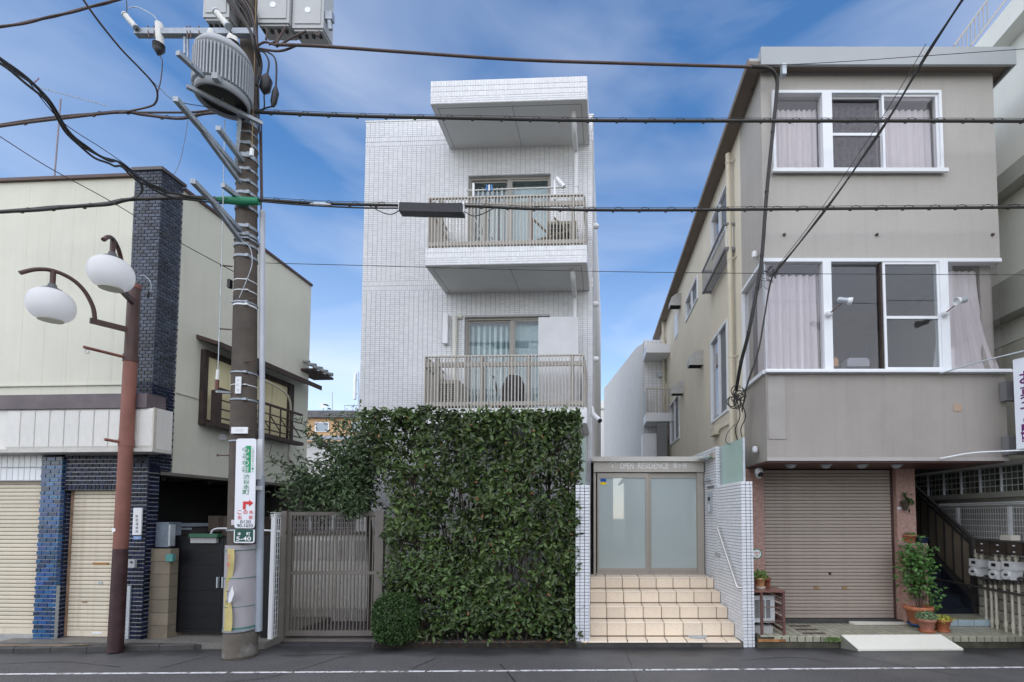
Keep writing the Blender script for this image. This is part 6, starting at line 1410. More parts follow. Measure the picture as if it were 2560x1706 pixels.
from mathutils import noise as MN
def N3(p, s): return MN.noise(Vector((p[0] * s, p[1] * s, p[2] * s)))
hx0, hx1, hy0, hy1 = PY(962, 1500, 7.47).x, PY(1447, 1500, 7.47).x, 7.44, 7.98
hzt = PY(1200, 1034, 7.47).z
hg = thing('tall_hedge', 'tall clipped evergreen hedge with thin gaps standing in front of the apartment block', 'hedge', ((hx0 + hx1) / 2, 7.7, .08))
P, Nn = [], []
rs = np.random.default_rng(11)
while len(P) < 19000:
    a = rs.random()
    z = .12 + (hzt - .05) * rs.random()
    xl_ = hx0 - max(0, (z - 2.3)) * .38 + .1 * N3((0, 3, z), 1.6); x = xl_ + (hx1 - xl_) * rs.random()
    d = rs.exponential(.13)
    if a < .74: y = hy0 + d; n = (0, -1, .25)
    elif a < .84: y = hy0 + rs.random() * (hy1 - hy0); z = hzt - rs.exponential(.12) + .07 * N3((x, 0, 7), 3) + .03; n = (0, -.4, 1)
    elif a < .89: y = hy0 + rs.random() * (hy1 - hy0); x = hx1 - rs.exponential(.08); n = (1, -.3, .2)
    else: y = hy0 + .25 + rs.random() * .3; n = (0, -1, .3)
    if z > hzt + .07 * N3((x, 0, 7), 3) + .12: continue
    v = N3((x, y * 2, z), 2.1) + .6 * N3((x, y, z), 5.0)
    if v < -.17 - .15 * rs.random(): continue
    if z < .5 and rs.random() < .5 - z: continue
    y += .17 * N3((x, 2, z), 2.3) + .09 * N3((x, 5, z), 6.0)
    P.append((x, y, z)); Nn.append(n)
P, Nn = np.array(P), np.array(Nn, float)
front = np.where((P[:, 1] < hy0 + .05) & (Nn[:, 1] < -.9))[0]; sel = rs.choice(front, 300, replace=False); mask = np.ones(len(P), bool); mask[sel] = False
part(leaf_cloud(P[mask], Nn[mask], .104, .8, droop=.15), 'foliage', m_leafA, hg, kind='stuff')
lu = leaf_unit('leaf', m_leafA)
for i in sel:
    nv = Vector(Nn[i] + rs.normal(0, .6, 3)).normalized(); t = Vector(rs.normal(0, 1, 3)); t = (t - nv * t.dot(nv)).normalized(); b = t.cross(nv)
    s = .1 * rs.uniform(.75, 1.25); link('leaf', lu, hg, Vector(P[i]) - Vector((0, .03, 0)), quat=Matrix((b, t, nv)).transposed().to_quaternion(), scale=(s, s, s))
# fresh growth low in the middle, dead leaves here and there
fr_ = []
for cx, cy, sx, sz, n in ((1200, 1520, .45, .28, 480), (1085, 1435, .3, .16, 200), (1320, 1560, .35, .12, 110), (1150, 1470, .5, .25, 180), (1020, 1420, .18, .14, 110)):
    c = PY(cx, cy, hy0 - .03); fr_.append(rs.normal(0, 1, (n, 3)) * np.array([sx, .06, sz]) + np.array(c))
fr_ = np.concatenate(fr_); fr_ = fr_[(fr_[:, 2] > .1) & (fr_[:, 0] < hx1)]
part(leaf_cloud(fr_, np.tile([0, -.8, .6], (len(fr_), 1)), .085, .7), 'fresh_foliage', M('fresh_hedge_leaf', (.065, .115, .028), rough=.38, spec=.5, var=.35, vs=3, rand=.45, trans=.15), hg, kind='stuff')
dl = P[rs.choice(front, 70, replace=False)]; part(leaf_cloud(dl - np.array([0, .03, 0]), np.tile([0, -1., .2], (70, 1)), .07, .8), 'dry_leaves', m_leafR, hg, kind='stuff')
mb = MB()
for i in range(26):
    x = hx0 + .1 + (hx1 - hx0 - .2) * (i + rs.random()) / 26; y = rs.uniform(7.6, 7.9); pts = [Vector((x, y, .05))]
    for k in range(1, 8): pts.append(Vector((x + rs.normal(0, .05), y + rs.normal(0, .03), .05 + (hzt - .2) * k / 7)))
    mb.tube(pts, [.019 - .0016 * k for k in range(8)], 5)
    for k in range(1, 7):
        for s in (-1, 1, 0): mb.tube([pts[k], pts[k] + Vector((s * rs.uniform(.1, .25), rs.uniform(-.25, .05), rs.uniform(.12, .35)))], [.008, .003], 4)
part(mb, 'stem', m_bark, hg)
# clipped round bush
bu = thing('clipped_bush', 'small dense clipped box bush at the left foot of the hedge', 'bush', PY(990, 1608, 7.3))
c = np.array(PY(990, 1546, 7.34)); n = 8000; q = rs.normal(0, 1, (n, 3)); q /= np.linalg.norm(q, axis=1)[:, None]
q = q / (np.abs(q) ** 3.2).sum(1)[:, None] ** (1 / 3.2); rr = 1 - rs.exponential(.05, n)
P2 = c + q * np.array([.31, .26, .36]) * np.clip(rr, .4, 1)[:, None]
P2 = P2[P2[:, 2] > .02]; q = q[:len(P2)]
part(leaf_cloud(P2, (P2 - c), .042, .6), 'foliage', m_leafD, bu, kind='stuff')
part(MB().tube([tuple(c + np.array([0, 0, -.36])), tuple(c + np.array([0, 0, .15]))], [.03, .01], 7), 'stem', m_bark, bu)
# tree over the gate
tr = thing('evergreen_tree', 'spreading glossy evergreen tree reaching over the brown gate', 'tree', PY(925, 1590, 8.35))
root = PY(925, 1590, 8.35); root.z = 0; top = PY(915, 1200, 8.3)
mb = MB(); mb.tube(spline([root, root.lerp(top, .5) + Vector((.05, 0, 0)), top, PY(905, 1100, 8.3)], 5), [.07 - .003 * i for i in range(16)], 8)
tips = [(672, 1142, 8.0), (700, 1165, 8.1), (745, 1050, 8.2), (770, 1075, 8.3), (790, 1110, 8.1), (830, 1045, 8.4), (868, 1035, 8.3), (905, 1035, 8.2), (930, 1045, 8.0), (720, 1235, 8.1), (740, 1200, 8.2), (790, 1190, 8.0), (830, 1215, 7.9), (860, 1245, 7.8), (840, 1160, 8.1), (880, 1125, 8.0), (900, 1190, 7.8), (935, 1120, 7.8), (770, 1250, 8.3), (900, 1240, 7.8), (815, 1265, 8.1), (950, 1080, 7.8), (760, 1150, 8.2), (865, 1180, 8.2), (880, 1265, 7.75), (690, 1215, 8.15)]
P, Nn = [], []
for x, y, Y in tips:
    tip = PY(x, y, Y); b = root.lerp(top, rs.uniform(.75, 1.0)); mid = b.lerp(tip, .5) + Vector((0, 0, rs.uniform(.0, .2))); s_ = spline([b, mid, tip], 9); L = len(s_)
    mb.tube(s_, [.022 - .0010 * i for i in range(L)], 5)
    thin = x < 800 and y < 1175
    for i in range(4 if not thin else 8, L):
        for k in range(10 if not thin else 7):
            sg_ = (.05 if thin else .12); P.append(np.array(s_[i]) + rs.normal(0, sg_, 3) * np.array([1, .9, .9])); Nn.append((rs.normal(0, .4), -.5, .8))
        if i % 2 == 0: mb.tube([s_[i], s_[i] + Vector(rs.normal(0, .12, 3)) + Vector((0, 0, .05))], [.006, .002], 4)
for k in range(420): P.append(np.array(PY(878 + rs.normal(0, 20), 1262 + rs.normal(0, 14), 7.66)) + np.array([0, rs.normal(0, .04), 0])); Nn.append((rs.normal(0, .3), -.8, .5))
for k in range(3000):
    cx = rs.choice([800, 850, 900, 870, 760, 920]); cy = {800: 1225, 850: 1200, 900: 1200, 870: 1140, 760: 1225, 920: 1110}[int(cx)]
    P.append(np.array(PY(cx + rs.normal(0, 27), cy + rs.normal(0, 33), 8.1)) + np.array([0, rs.normal(0, .2), 0])); Nn.append((rs.normal(0, .3), -.6, .8))
part(leaf_cloud(np.array(P), np.array(Nn), .095, .7, droop=.4, wide=.8), 'crown', m_leafC, tr); part(mb, 'trunk', m_bark, tr)
# litter along the hedge foot
solo(leaf_cloud(np.stack([rs.uniform(hx0, hx1 + .1, 160), rs.uniform(7.34, 7.5, 160), np.full(160, .09)], 1), np.tile([0, 0, 1.], (160, 1)), .045, .25), 'fallen_leaves', m_leafR, 'scattered dry leaves on the soil at the foot of the hedge', 'leaf litter', kind='stuff')

# ================================================================== STREET LAMP
m_lamp = M('maroon_lamp_paint', (.085, .045, .038), rough=.5, var=.2, vs=5); m_salmon = M('faded_red_paint', (.235, .095, .07), rough=.6, var=.18, vs=3, streak=.25, scol=(.2, .1, .08))
m_globe = M('milky_globe', (.95, .95, .95), rough=.3, spec=.5, var=.01, vs=4, trans=.55)
lb0 = PY(288, 1629, 7.12); lb0.z = 0
sl_ = thing('street_lamp', 'old maroon street lamp with two white globe shades on curved arms', 'street lamp', lb0)
zt = lambda py: PY(320, py, 7.12).z
ax = Vector((PY(336, 720, 7.12).x - lb0.x, 0, zt(720)))
def LP(z): return lb0 + ax * (z / ax.z)
for y0, y1, r0, r1, m_, nm in ((1629, 1372, .092, .088, M('dark_maroon_paint', (.05, .024, .024), rough=.6, var=.35, vs=4, blot=.5, bcol=(.10, .06, .06), bsc=3), 'pole_foot'), (1372, 898, .088, .082, m_salmon, 'pole'), (898, 716, .08, .075, m_lamp, 'pole_top')):
    z0, z1 = max(0, zt(y0)), zt(y1); part(MB().tube([LP(z0), LP(z1)], [r0, r1], 20), nm, m_, sl_)
for y in (897, 1108): part(MB().tube([LP(zt(y) - .05), LP(zt(y) + .05)], .092, 20), 'clamp', m_salmon if y > 1000 else m_lamp, sl_)
part(MB().tube([LP(zt(722)), LP(zt(712))], .082, 20), 'pole_cap', m_salmon, sl_)
part(MB().lathe([(.03, 0), (.03, .004)], LP(zt(1325)) + Vector((-.03, -.088, 0)), 10, (0, -1, 0)), 'sticker', m_white, sl_)
def arm(dirx, diry, zoff, py):
    d = Vector((dirx, diry, 0)).normalized(); z0 = 4.79 + zoff; B = LP(z0)
    q = lambda t, z: B + d * t + Vector((0, 0, z - 4.79))
    g = part(MB().beam(q(.05, 4.79), q(.45, 4.79), .05, .075), 'arm_bar', m_lamp, sl_)
    part(MB().tube(spline([q(.40, 4.82), q(.43, 5.0), q(.52, 5.19), q(.65, 5.31), q(.826, 5.35), q(.98, 5.30), q(1.118, 5.19)], 6), .026, 10), 'curved_arm', m_lamp, sl_)
    part(MB().tube([q(.826, 5.34), q(.826, 5.12)], .03, 10), 'lamp_neck', m_lamp, sl_)
    a, b = .24, .225; prof = []
    for i in range(-62, 86, 6):
        e = math.radians(i); prof.append((a * abs(math.cos(e)) ** .82, b * math.copysign(abs(math.sin(e)) ** .9, math.sin(e))))
    c = q(.826, 4.865)
    gl = part(MB().lathe(prof, c, 36), 'globe_shade', m_globe, sl_)
    part(MB().lathe([(prof[0][0] * .97, prof[0][1] - .012), (prof[0][0] * 1.0, prof[0][1] - .003), (prof[0][0] * 1.01, prof[0][1] + .004)], c, 36), 'shade_cover', M('yellowed_cover', (.62, .6, .5), rough=.4) if zoff == 0 else bpy.data.materials['yellowed_cover'], gl)
    part(MB().lathe([(.11, b - .03), (.1, b + .0), (.05, b + .03), (.04, b + .07)], c, 20), 'shade_fitter', M('fitter_grey', (.1, .11, .11), rough=.5) if zoff == 0 else bpy.data.materials['fitter_grey'], gl)
arm(-.52, -.85, 0, 820); arm(.47, -.88, .43, 765)
B = LP(zt(897)); part(MB().tube([B, B + Vector((-.18, -.5, 0)) * 1.0], .022, 8), 'banner_arm', m_salmon, sl_)
B2 = LP(zt(1108)); part(MB().tube([B2, B2 + Vector((-.1, -.22, .02))], .022, 8), 'banner_arm', m_salmon, sl_)
part(MB().tube([B + Vector((-.17, -.46, -.02)) + Vector((.03 * math.cos(a), 0, .03 * math.sin(a) - .03)) for a in [k * .7 for k in range(10)]], .005, 5), 'hook', m_steel, sl_)
o = thing('dangling_wire', 'stray wire with black plug hanging from the lamp pole top', 'wire', PY(365, 740, 7.0))
part(MB().tube(spline([PY(348, 690, 7.05), PY(362, 690, 7.0), PY(376, 705, 7.0), PY(378, 722, 7.0), PY(372, 735, 7.0)], 5), .005, 5), 'wire_lead', m_steel, o); part(MB().tube([PY(373, 730, 7.0), PY(368, 744, 7.0)], .018, 8), 'plug', m_black, o)

# ================================================================== UTILITY POLE
YP = 6.92
pb = PY(601, 1637, YP); pb.z = 0
ptop = PY(625, -70, YP)
def PP(z): return pb + (ptop - pb) * (z / ptop.z)
def pz(py): return PY(610, py, YP).z
def pr(z): return .19 - .088 * z / ptop.z
m_pole = M('weathered_pole_concrete', (.09, .074, .06), rough=.8, var=.28, vs=2.0, bump=.3, bs=70, streak=.35, scol=(.06, .05, .042), blot=.3, bcol=(.2, .17, .14), bsc=2.2)
up_ = thing('utility_pole', 'brown weathered concrete utility pole with grey wrapped foot', 'utility pole', pb)
part(MB().tube([PP(z) for z in np.linspace(0, ptop.z, 12)], [pr(z) + (.014 if z == 0 else 0) for z in np.linspace(0, ptop.z, 12)], 28), 'pole_shaft', m_pole, up_)
part(MB().tube([PP(pz(1637)), PP(pz(1578))], [.212, .205], 28), 'pole_foot', M('foot_concrete', (.13, .115, .095), rough=.9, var=.3, vs=2.5, bump=.5, bs=50, blot=.7, bcol=(.36, .36, .35), bsc=2.6), up_)
part(MB().tube([PP(pz(1572)), PP(pz(1362))], [.206, .196], 32), 'grey_wrap', M('grey_ribbed_wrap', (.38, .36, .375), rough=.55, var=.05, vs=2, bump=.5, bs=170), up_)
m_gw = M('green_tie', (.06, .2, .15), rough=.5)
for y in (1375, 1443, 1513): z = pz(y); part(MB().tube([PP(z), PP(z + .008)], .2075, 32), 'tie_wire', m_gw, up_)
m_band = M('steel_band', (.31, .345, .38), rough=.45, metal=.3, var=.2, vs=14)
def band(y, h=.05, t=.012, m=m_band):
    h *= .7; z = pz(y); r = pr(z) + t
    b = part(MB().tube([PP(z - h / 2), PP(z + h / 2)], r, 28), 'steel_band', m, up_)
    part(MB().box(W, PP(z).x + r * .55, PP(z).x + r * .55 + .05, PP(z).y - r * .95, PP(z).y - r * .7, z - h * .6, z + h * .6), 'band_buckle', m, b)
for y, h in ((318, .09), (345, .03), (372, .06), (402, .09), (436, .05), (466, .05), (494, .06), (530, .05), (577, .06), (597, .06), (607, .03), (622, .05), (650, .05), (764, .03), (937, .03), (1004, .035), (1106, .03), (1325, .03)): band(y, h)
for y in (709, 735, 770, 968): band(y, .015 if y != 770 else .035, .004, m_white)
part(MB().tube([PP(pz(1574)), PP(pz(1568))], .213, 32), 'steel_band', m_band, up_)
part(MB().tube([PP(pz(1567)), PP(pz(1563))], .21, 32), 'tie_wire', m_gw, up_)
for i, y in enumerate((678, 760, 833, 912, 990, 1080, 1142)):
    z = pz(y); s = 1 if i % 2 else -1; c = PP(z); part(MB().tube([c + Vector((.1 * s, -.13, 0)), c + Vector((.24 * s, -.16, 0))], .01, 6).tube([c + Vector((.24 * s, -.16, 0)), c + Vector((.25 * s, -.162, 0))], .018, 8), 'step_bolt', m_brown, up_)
# conduit down the right side
m_cond = M('blue_grey_conduit', (.35, .39, .44), rough=.5, var=.08, vs=3, streak=.15)
Q = lambda x, y, d=.05: PY(x, y, YP + d)
part(MB().tube([Q(656, 528), Q(655, 1000)], .036, 14), 'conduit', M('light_grey_conduit', (.47, .49, .53), rough=.5), up_); part(MB().tube([Q(655, 1000), Q(652, 1190)], .037, 14), 'conduit', bpy.data.materials['light_grey_conduit'], up_); part(MB().tube([Q(652, 1190), Q(645, 1578)], .052, 14), 'conduit', m_cond, up_)
for k, (x, y0, y1) in enumerate(((650, 330, 528), (645, 150, 330), (653, 300, 500))): part(MB().tube([Q(x, y0), Q(x + 3, y1)], .011, 8), 'riser_cable', m_cabler, up_)
part(MB().box(W, Q(649, 1150).x, Q(661, 1150).x, YP - .01, YP + .0, Q(655, 1200).z, Q(655, 1100).z), 'tag_plate', m_white, up_)
part(MB().box(W, Q(642, 1222).x, Q(664, 1222).x, YP - .03, YP - .015, Q(655, 1226).z, Q(655, 1216).z), 'tag_plate', m_white, up_)
# narrow plates on the shaft
def pplate(x0, y0, x1, y1, off, nm, m, parent): return part(MB().pbox(W, x0, y0, x1, y1, YP - off, YP - off + .012), nm, m, parent)
o = thing('pole_plate', 'narrow vertical white plate high on the utility pole', 'plate', PY(594, 985, YP - .2)); pplate(588, 942, 602, 984, .185, 'plate_face', m_white, o)
for i, ch in enumerate('本町支'): text_part(ch, 'lettering', m_louv, o, PY(595, 951 + 12 * i, YP - .187), (1, 0, 0), (0, 0, 1), h=.04)
o = thing('pole_tag', 'wide white tag wrapped round the utility pole above the signboard', 'tag', PY(598, 1085, YP - .2)); pplate(578, 1068, 619, 1084, .2, 'tag_face', m_white, o); text_part('G 27', 'lettering', m_louv, o, PY(598, 1076, YP - .202), (1, 0, 0), (0, 0, 1), h=.035)
part(MB().pbox(W, 575, 1100, 578, 1360, YP - .12, YP - .05), 'edge_strip', m_white, up_)
pplate(578, 1300, 592, 1313, .195, 'tag_plate', M('pinkish_tag', (.62, .56, .6), rough=.5), up_)
# advertisement board
m_sw = M('sign_white_enamel', (.74, .76, .79), rough=.25, var=.02)
ad_ = thing('advert_sign', 'tall white advert board with green and red Japanese lettering on the utility pole', 'sign', PY(614, 1320, YP - .22))
YA = YP - .225
AX = Fr(PY(588, 1210, YA).x, YA, 1.2)
za, zb_ = PY(612, 1097, YA).z, PY(612, 1321, YA).z
wA = PY(639, 1210, YA).x - PY(588, 1210, YA).x
lean = (PY(617, 1097, YA).x - PY(612, 1321, YA).x)
def AP(u, z): return AX.w(u * wA + lean * ((z - zb_) / (za - zb_) - .5), 0, z)
def rrect(u0, u1, z0, z1, r, th, yoff=0.):
    pts = []
    for cx, cz, a0 in ((u1 * wA - r, z1 - r, 0), (u0 * wA + r, z1 - r, 90), (u0 * wA + r, z0 + r, 180), (u1 * wA - r, z0 + r, 270)):
        for k in range(4): a = math.radians(a0 + k * 30); pts.append((cx + r * math.cos(a), cz + r * math.sin(a)))
    return MB().prism([AP(u / wA, z) + Vector((0, yoff, 0)) for u, z in pts], (0, th, 0))
part(rrect(0, 1, zb_, za, .035, .012), 'board', m_sw, ad_)
AU, AN = AX.w(1, 0, 0) - AX.w(0, 0, 0), AX.w(0, -1, 0) - AX.w(0, 0, 0)
zz = lambda y: PY(612, y, YA).z
part(rrect(.50, .76, zz(1182), zz(1115), .005, .002, -.003), 'green_bar', M('bright_sign_green', (.0, .30, .11), rough=.4), ad_)
def at(s, u, y, h, m, w=None, bold=.0, off=.0045): text_part(s, 'lettering', m, ad_, AP(u, zz(y)) + AN * off, AU, (0, 0, 1), w=w, h=h, ext=0, bold=bold)
for i, ch in enumerate('もみの樹'):
    at(ch, .50, 1125 + 16.2 * i, .082, m_green, w=.105, bold=.055, off=.0042); at(ch, .50, 1125 + 16.2 * i, .080, m_sw, w=.095, bold=.0, off=.0058)
for i, ch in enumerate('渋谷本町'): at(ch, .56, 1192 + 13 * i, .066, m_green, w=.095)
for i, ch in enumerate('介護付有料老人ホーム'): at(ch, .86, 1122 + 6.3 * i, .026, m_green, w=.026)
za_, u0_ = zz(1263), .42
mb = MB(); e = AN * .004
mb.prism([AP(.42, zz(1274)) + e, AP(.55, zz(1274)) + e, AP(.55, zz(1261)) + e, AP(.72, zz(1261)) + e, AP(.72, zz(1266)) + e, AP(.93, zz(1258)) + e, AP(.72, zz(1250)) + e, AP(.72, zz(1254)) + e, AP(.42, zz(1254)) + e], AN * .002); part(mb, 'red_arrow', m_red, ad_)
for s, u, y in (('こ', .26, 1281), ('の', .55, 1281), ('先', .83, 1281), ('右', .27, 1294), ('折', .83, 1294)): at(s, u, y, .056, m_red, w=.06, bold=.01)
at('0120', .56, 1305, .045, m_ink, w=.15); at('90-1650', .54, 1314.5, .045, m_ink, w=.225)
adr = thing('address_plate', 'dark green address plate below the white advert board on the utility pole', 'sign', PY(611, 1357, YA))
zc_, zd_ = PY(611, 1324, YA).z, PY(611, 1358, YA).z
part(rrect(-.02, 1.0, zd_, zc_, .025, .012, .004), 'plate_rim', m_sw, adr); part(rrect(.04, .94, zd_ + .02, zc_ + .0, .012, .002, .0005), 'plate_field', m_dgreen, adr)
for s, u, y, h, w in (('本', .27, 1335, .045, .055), ('町', .72, 1335, .045, .055), ('5-40', .49, 1347, .06, .21)): text_part(s, 'lettering', m_sw, adr, AP(u, zz(y)) + AN * .003, AU, (0, 0, 1), w=w, h=h, ext=0, bold=.02)
# torn yellow banner
tb = thing('torn_banner', 'torn yellow banner strip with faded red characters tied to the pole foot', 'banner', PY(575, 1578, YP - .2))
m_yb = M('faded_yellow_cloth', (.52, .44, .18), rough=.8, var=.15, vs=6); vs = []; L = 22
for i in range(L + 1):
    t = i / L; y = 1372 + 206 * t; xc = 577 - 10 * t + 3 * math.sin(t * 9); hw = 8.5 - 1.5 * math.sin(t * 5); pinch = .55 if .42 < t < .5 else 1
    vs += [PY(xc - hw * pinch, y, YP - .20 - .02 * math.sin(t * 7)), PY(xc + hw * pinch, y + 1, YP - .215 - .03 * math.sin(t * 8 + 1))]
part(MB().add(vs, [(2 * i, 2 * i + 1, 2 * i + 3, 2 * i + 2) for i in range(L)], True), 'cloth', m_yb, tb)
part(MB().add([PY(572, 1488, YP - .25), PY(581, 1464, YP - .29), PY(585, 1485, YP - .3), PY(578, 1505, YP - .27), PY(570, 1508, YP - .25)], [(0, 1, 2), (0, 2, 3), (0, 3, 4)]), 'torn_flap', m_white, tb)
for i, ch in enumerate('止禁て捨'): text_part(ch, 'lettering', m_red if i < 2 else m_ink, tb, PY(573 - 2.1 * i, 1390 + 22 * i + (50 if i > 1 else 0), YP - .262), (1, -.2, 0), (0, 0, 1), h=.07, w=.05)

# ---- arms: horizontal steel angles reaching towards the camera, with struts
def harm(px0, py0, px1, py1, s0, s1, ins=0.03):
    a = PY(px0, py0, YP - .12); b = PZ(px1, py1, a.z)
    g = part(MB().beam(a, b, .06, .06), 'bracket_arm', m_band, up_)
    if s0: part(MB().beam(PY(*s0, YP - .12), a.lerp(b, s1) - Vector((0, 0, .02)), .05, .045), 'arm_strut', m_band, up_)
    for k in (.35, .6, .85): p = a.lerp(b, k); part(MB().tube([p - Vector((.04, 0, 0)), p + Vector((.04, 0, 0))], .009, 6), 'arm_bolt', m_steel, g)
    return a, b
A1 = harm(600, 432, 438, 247, (601, 458), .62); harm(602, 578, 482, 453, (603, 604), .62); harm(604, 500, 557, 463, None, 0); harm(606, 402, 545, 320, None, 0); harm(620, 292, 444, 132, None, 0)
# crossarm and insulators
o = up_
zc = PY(470, 88, YP - .22).z
part(MB().box(W, PY(344, 88, YP - .22).x, PY(640, 88, YP - .22).x, YP - .28, YP - .2, zc - .035, zc + .05), 'crossarm', m_band, up_)
part(MB().beam(PY(462, 92, YP - .24), PY(462, 135, YP - .24), .03, .02, up=(0, 1, 0)), 'hanger', m_band, up_); part(MB().beam(PY(470, 92, YP - .24), PY(470, 150, YP - .24), .02, .02, up=(0, 1, 0)), 'hanger', m_band, up_)
m_por = M('white_porcelain', (.66, .66, .62), rough=.25, spec=.6)
def insul(x0, y0, x1, y1, r, ribs=5, m=m_por, d=.35):
    a, b = PY(x0, y0, YP - d), PY(x1, y1, YP - d); prof = []; L_ = (b - a).length
    for k in range(ribs * 2 + 1): prof.append((r * (1 if k % 2 else .7), L_ * k / (ribs * 2)))
    i = part(MB().lathe(prof, a, 12, b - a), 'insulator', m, up_)
    for e in (a, b): part(MB().tube([e - (b - a) * .04, e + (b - a) * .04], r * 1.05, 10), 'insulator_cap', m_steel, i)
insul(313, 38, 340, 70, .042, 4, m_por, .3); insul(540, 30, 570, 66, .048, 4, m_por, .45)
part(MB().tube([PY(340, 70, YP - .3), PY(355, 87, YP - .25)], .012, 6).tube([PY(570, 66, YP - .45), PY(580, 86, YP - .3)], .012, 6), 'insulator_pin', m_black, up_)
for x, y, d in ((398, 100, .25), (585, 96, .5)):
    a, b = PY(x, y - 40 * (x == 398), YP - d), PY(x + 2, y + 12, YP - d); part(MB().tube([a, b], .05, 14), 'cutout_fuse', m_por, up_)
    c = PY(x - 1 if x == 398 else x - 2, y + 18, YP - d); part(MB().lathe([(.02, -.12), (.045, -.08), (.075, -.03), (.05, -.015), (.075, .0), (.05, .02), (.075, .035), (.04, .06)], c, 14), 'fuse_skirt', m_black, up_)
    part(MB().tube(spline([c - Vector((0, 0, .1)), c - Vector((-.06, 0, .22)), c - Vector((-.05, 0, .5)), c - Vector((-.03, .02, .72))], 5), .007, 5), 'fuse_lead', m_cabler, up_)
for x in (373, 470, 478, 500, 388): part(MB().tube([PY(x, 96, YP - .29), PY(x - 3, 66, YP - .26)], .011, 6), 'crossarm_bolt', m_brown, up_)
# transformer can
YT = 6.45
tf = thing('transformer', 'grey finned transformer can hanging high on the utility pole', 'transformer', PY(557, 248, YT))
c = PY(557, 248, YT); m_tf = M('transformer_grey', (.34, .36, .38), rough=.5, var=.06, vs=4, streak=.12); r = .318
part(MB().lathe([(r * .92, 0), (r * .98, .02), (r * .98, .55), (r * 1.04, .56), (r * 1.04, .60), (r * .9, .68), (r * .6, .74), (.05, .76)], c, 40), 'can', m_tf, tf)
part(MB().lathe([(.01, .0), (r * .9, .0), (r * .9, -.05), (r * .99, -.05), (r * .99, .05)], c, 40, capb=False, capt=False), 'base_ring', m_tf, tf)
part(MB().lathe([(.01, -.001), (r * .88, -.001)], c, 32, capb=False, capt=False), 'underside', m_black, tf)  # shade under the can painted as a black disc
me = MB().box(W, r * .95, r * 1.09, -.009, .009, .06, .52).mesh('cooling_fin', m_tf)
for k in range(52): link('cooling_fin', me, tf, c, rot=(0, 0, 2 * math.pi * k / 52))
part(MB().beam(c + Vector((-.25, -.3, -.09)), c + Vector((.34, .32, -.09)), .05, .05), 'hanger_bar', m_band, tf); part(MB().beam(c + Vector((.1, .15, -.02)), PP(c.z - .02), .08, .06), 'hanger_bar', m_band, tf)
part(MB().beam(c + Vector((.1, .2, -.05)), PP(c.z - .75) + Vector((-.1, -.1, 0)), .04, .04), 'brace', m_band, tf)
for dx, dy in ((-.1, -.12), (.12, -.05), (0, .12)): part(MB().lathe([(.045, 0), (.05, .05), (.035, .07), (.05, .1), (.03, .16)], c + Vector((dx, dy, .73)), 12), 'bushing', m_por, tf)
part(MB().box(W, c.x + .12, c.x + .2, c.y - r * 1.02 - .03, c.y - r * .9, c.z - .03, c.z + .05), 'lug', m_tf, tf)
# switch boxes
m_sb = M('switch_box_grey', (.43, .44, .44), rough=.5, var=.05, vs=3)
for x0, x1, y1, d, lab in ((507, 572, 48, -.25, 'grey switch box left of the pole top, cut by the upper edge'), (642, 722, 62, -.1, 'grey switch box next right of the pole top'), (730, 808, 75, -.05, 'outermost grey switch box right of the pole, with a bracket at its side')):
    Yb = YP + d; a = PY(x0, y1, Yb); b = PY(x1, y1, Yb); o = thing('switch_box', lab, 'switch box', ((a.x + b.x) / 2, Yb, a.z), 'switch boxes on the pole top')
    part(MB().box(W, a.x, b.x, Yb, Yb + .26, a.z + .03, a.z + .75), 'housing', m_sb, o); part(MB().box(W, a.x + .02, b.x - .02, Yb + .02, Yb + .24, a.z, a.z + .0295), 'base', m_sb, o)
    part(MB().box(W, a.x + .04, b.x - .04, Yb - .012, Yb - .001, a.z + .09, a.z + .7), 'cover', m_sb, o)
    for k in range(4): x = a.x + (b.x - a.x) * (k + .6) / 4.4; part(MB().tube([(x, Yb + .09, a.z - .03), (x, Yb + .09, a.z)], .026, 8), 'gland', m_black, o)
    if x0 > 600: q = Vector(((a.x + b.x) / 2, Yb - .013, a.z + .30)); part(MB().lathe([(.045, 0), (.045, .003)], q, 16, (0, -1, 0)), 'emblem', m_white, o)
o = thing('pole_clamp', 'galvanised end clamp hanging at the right side of the outermost switch box', 'clamp', PY(828, 70, YP))
part(MB().box(W, PY(815, 50, YP).x, PY(832, 50, YP).x, YP - .03, YP + .05, PY(820, 52, YP).z, PY(820, 32, YP).z), 'clamp_body', m_band, o); part(MB().beam(PY(824, 52, YP), PY(827, 75, YP), .05, .04, up=(0, 1, 0)), 'clamp_leg', m_band, o)
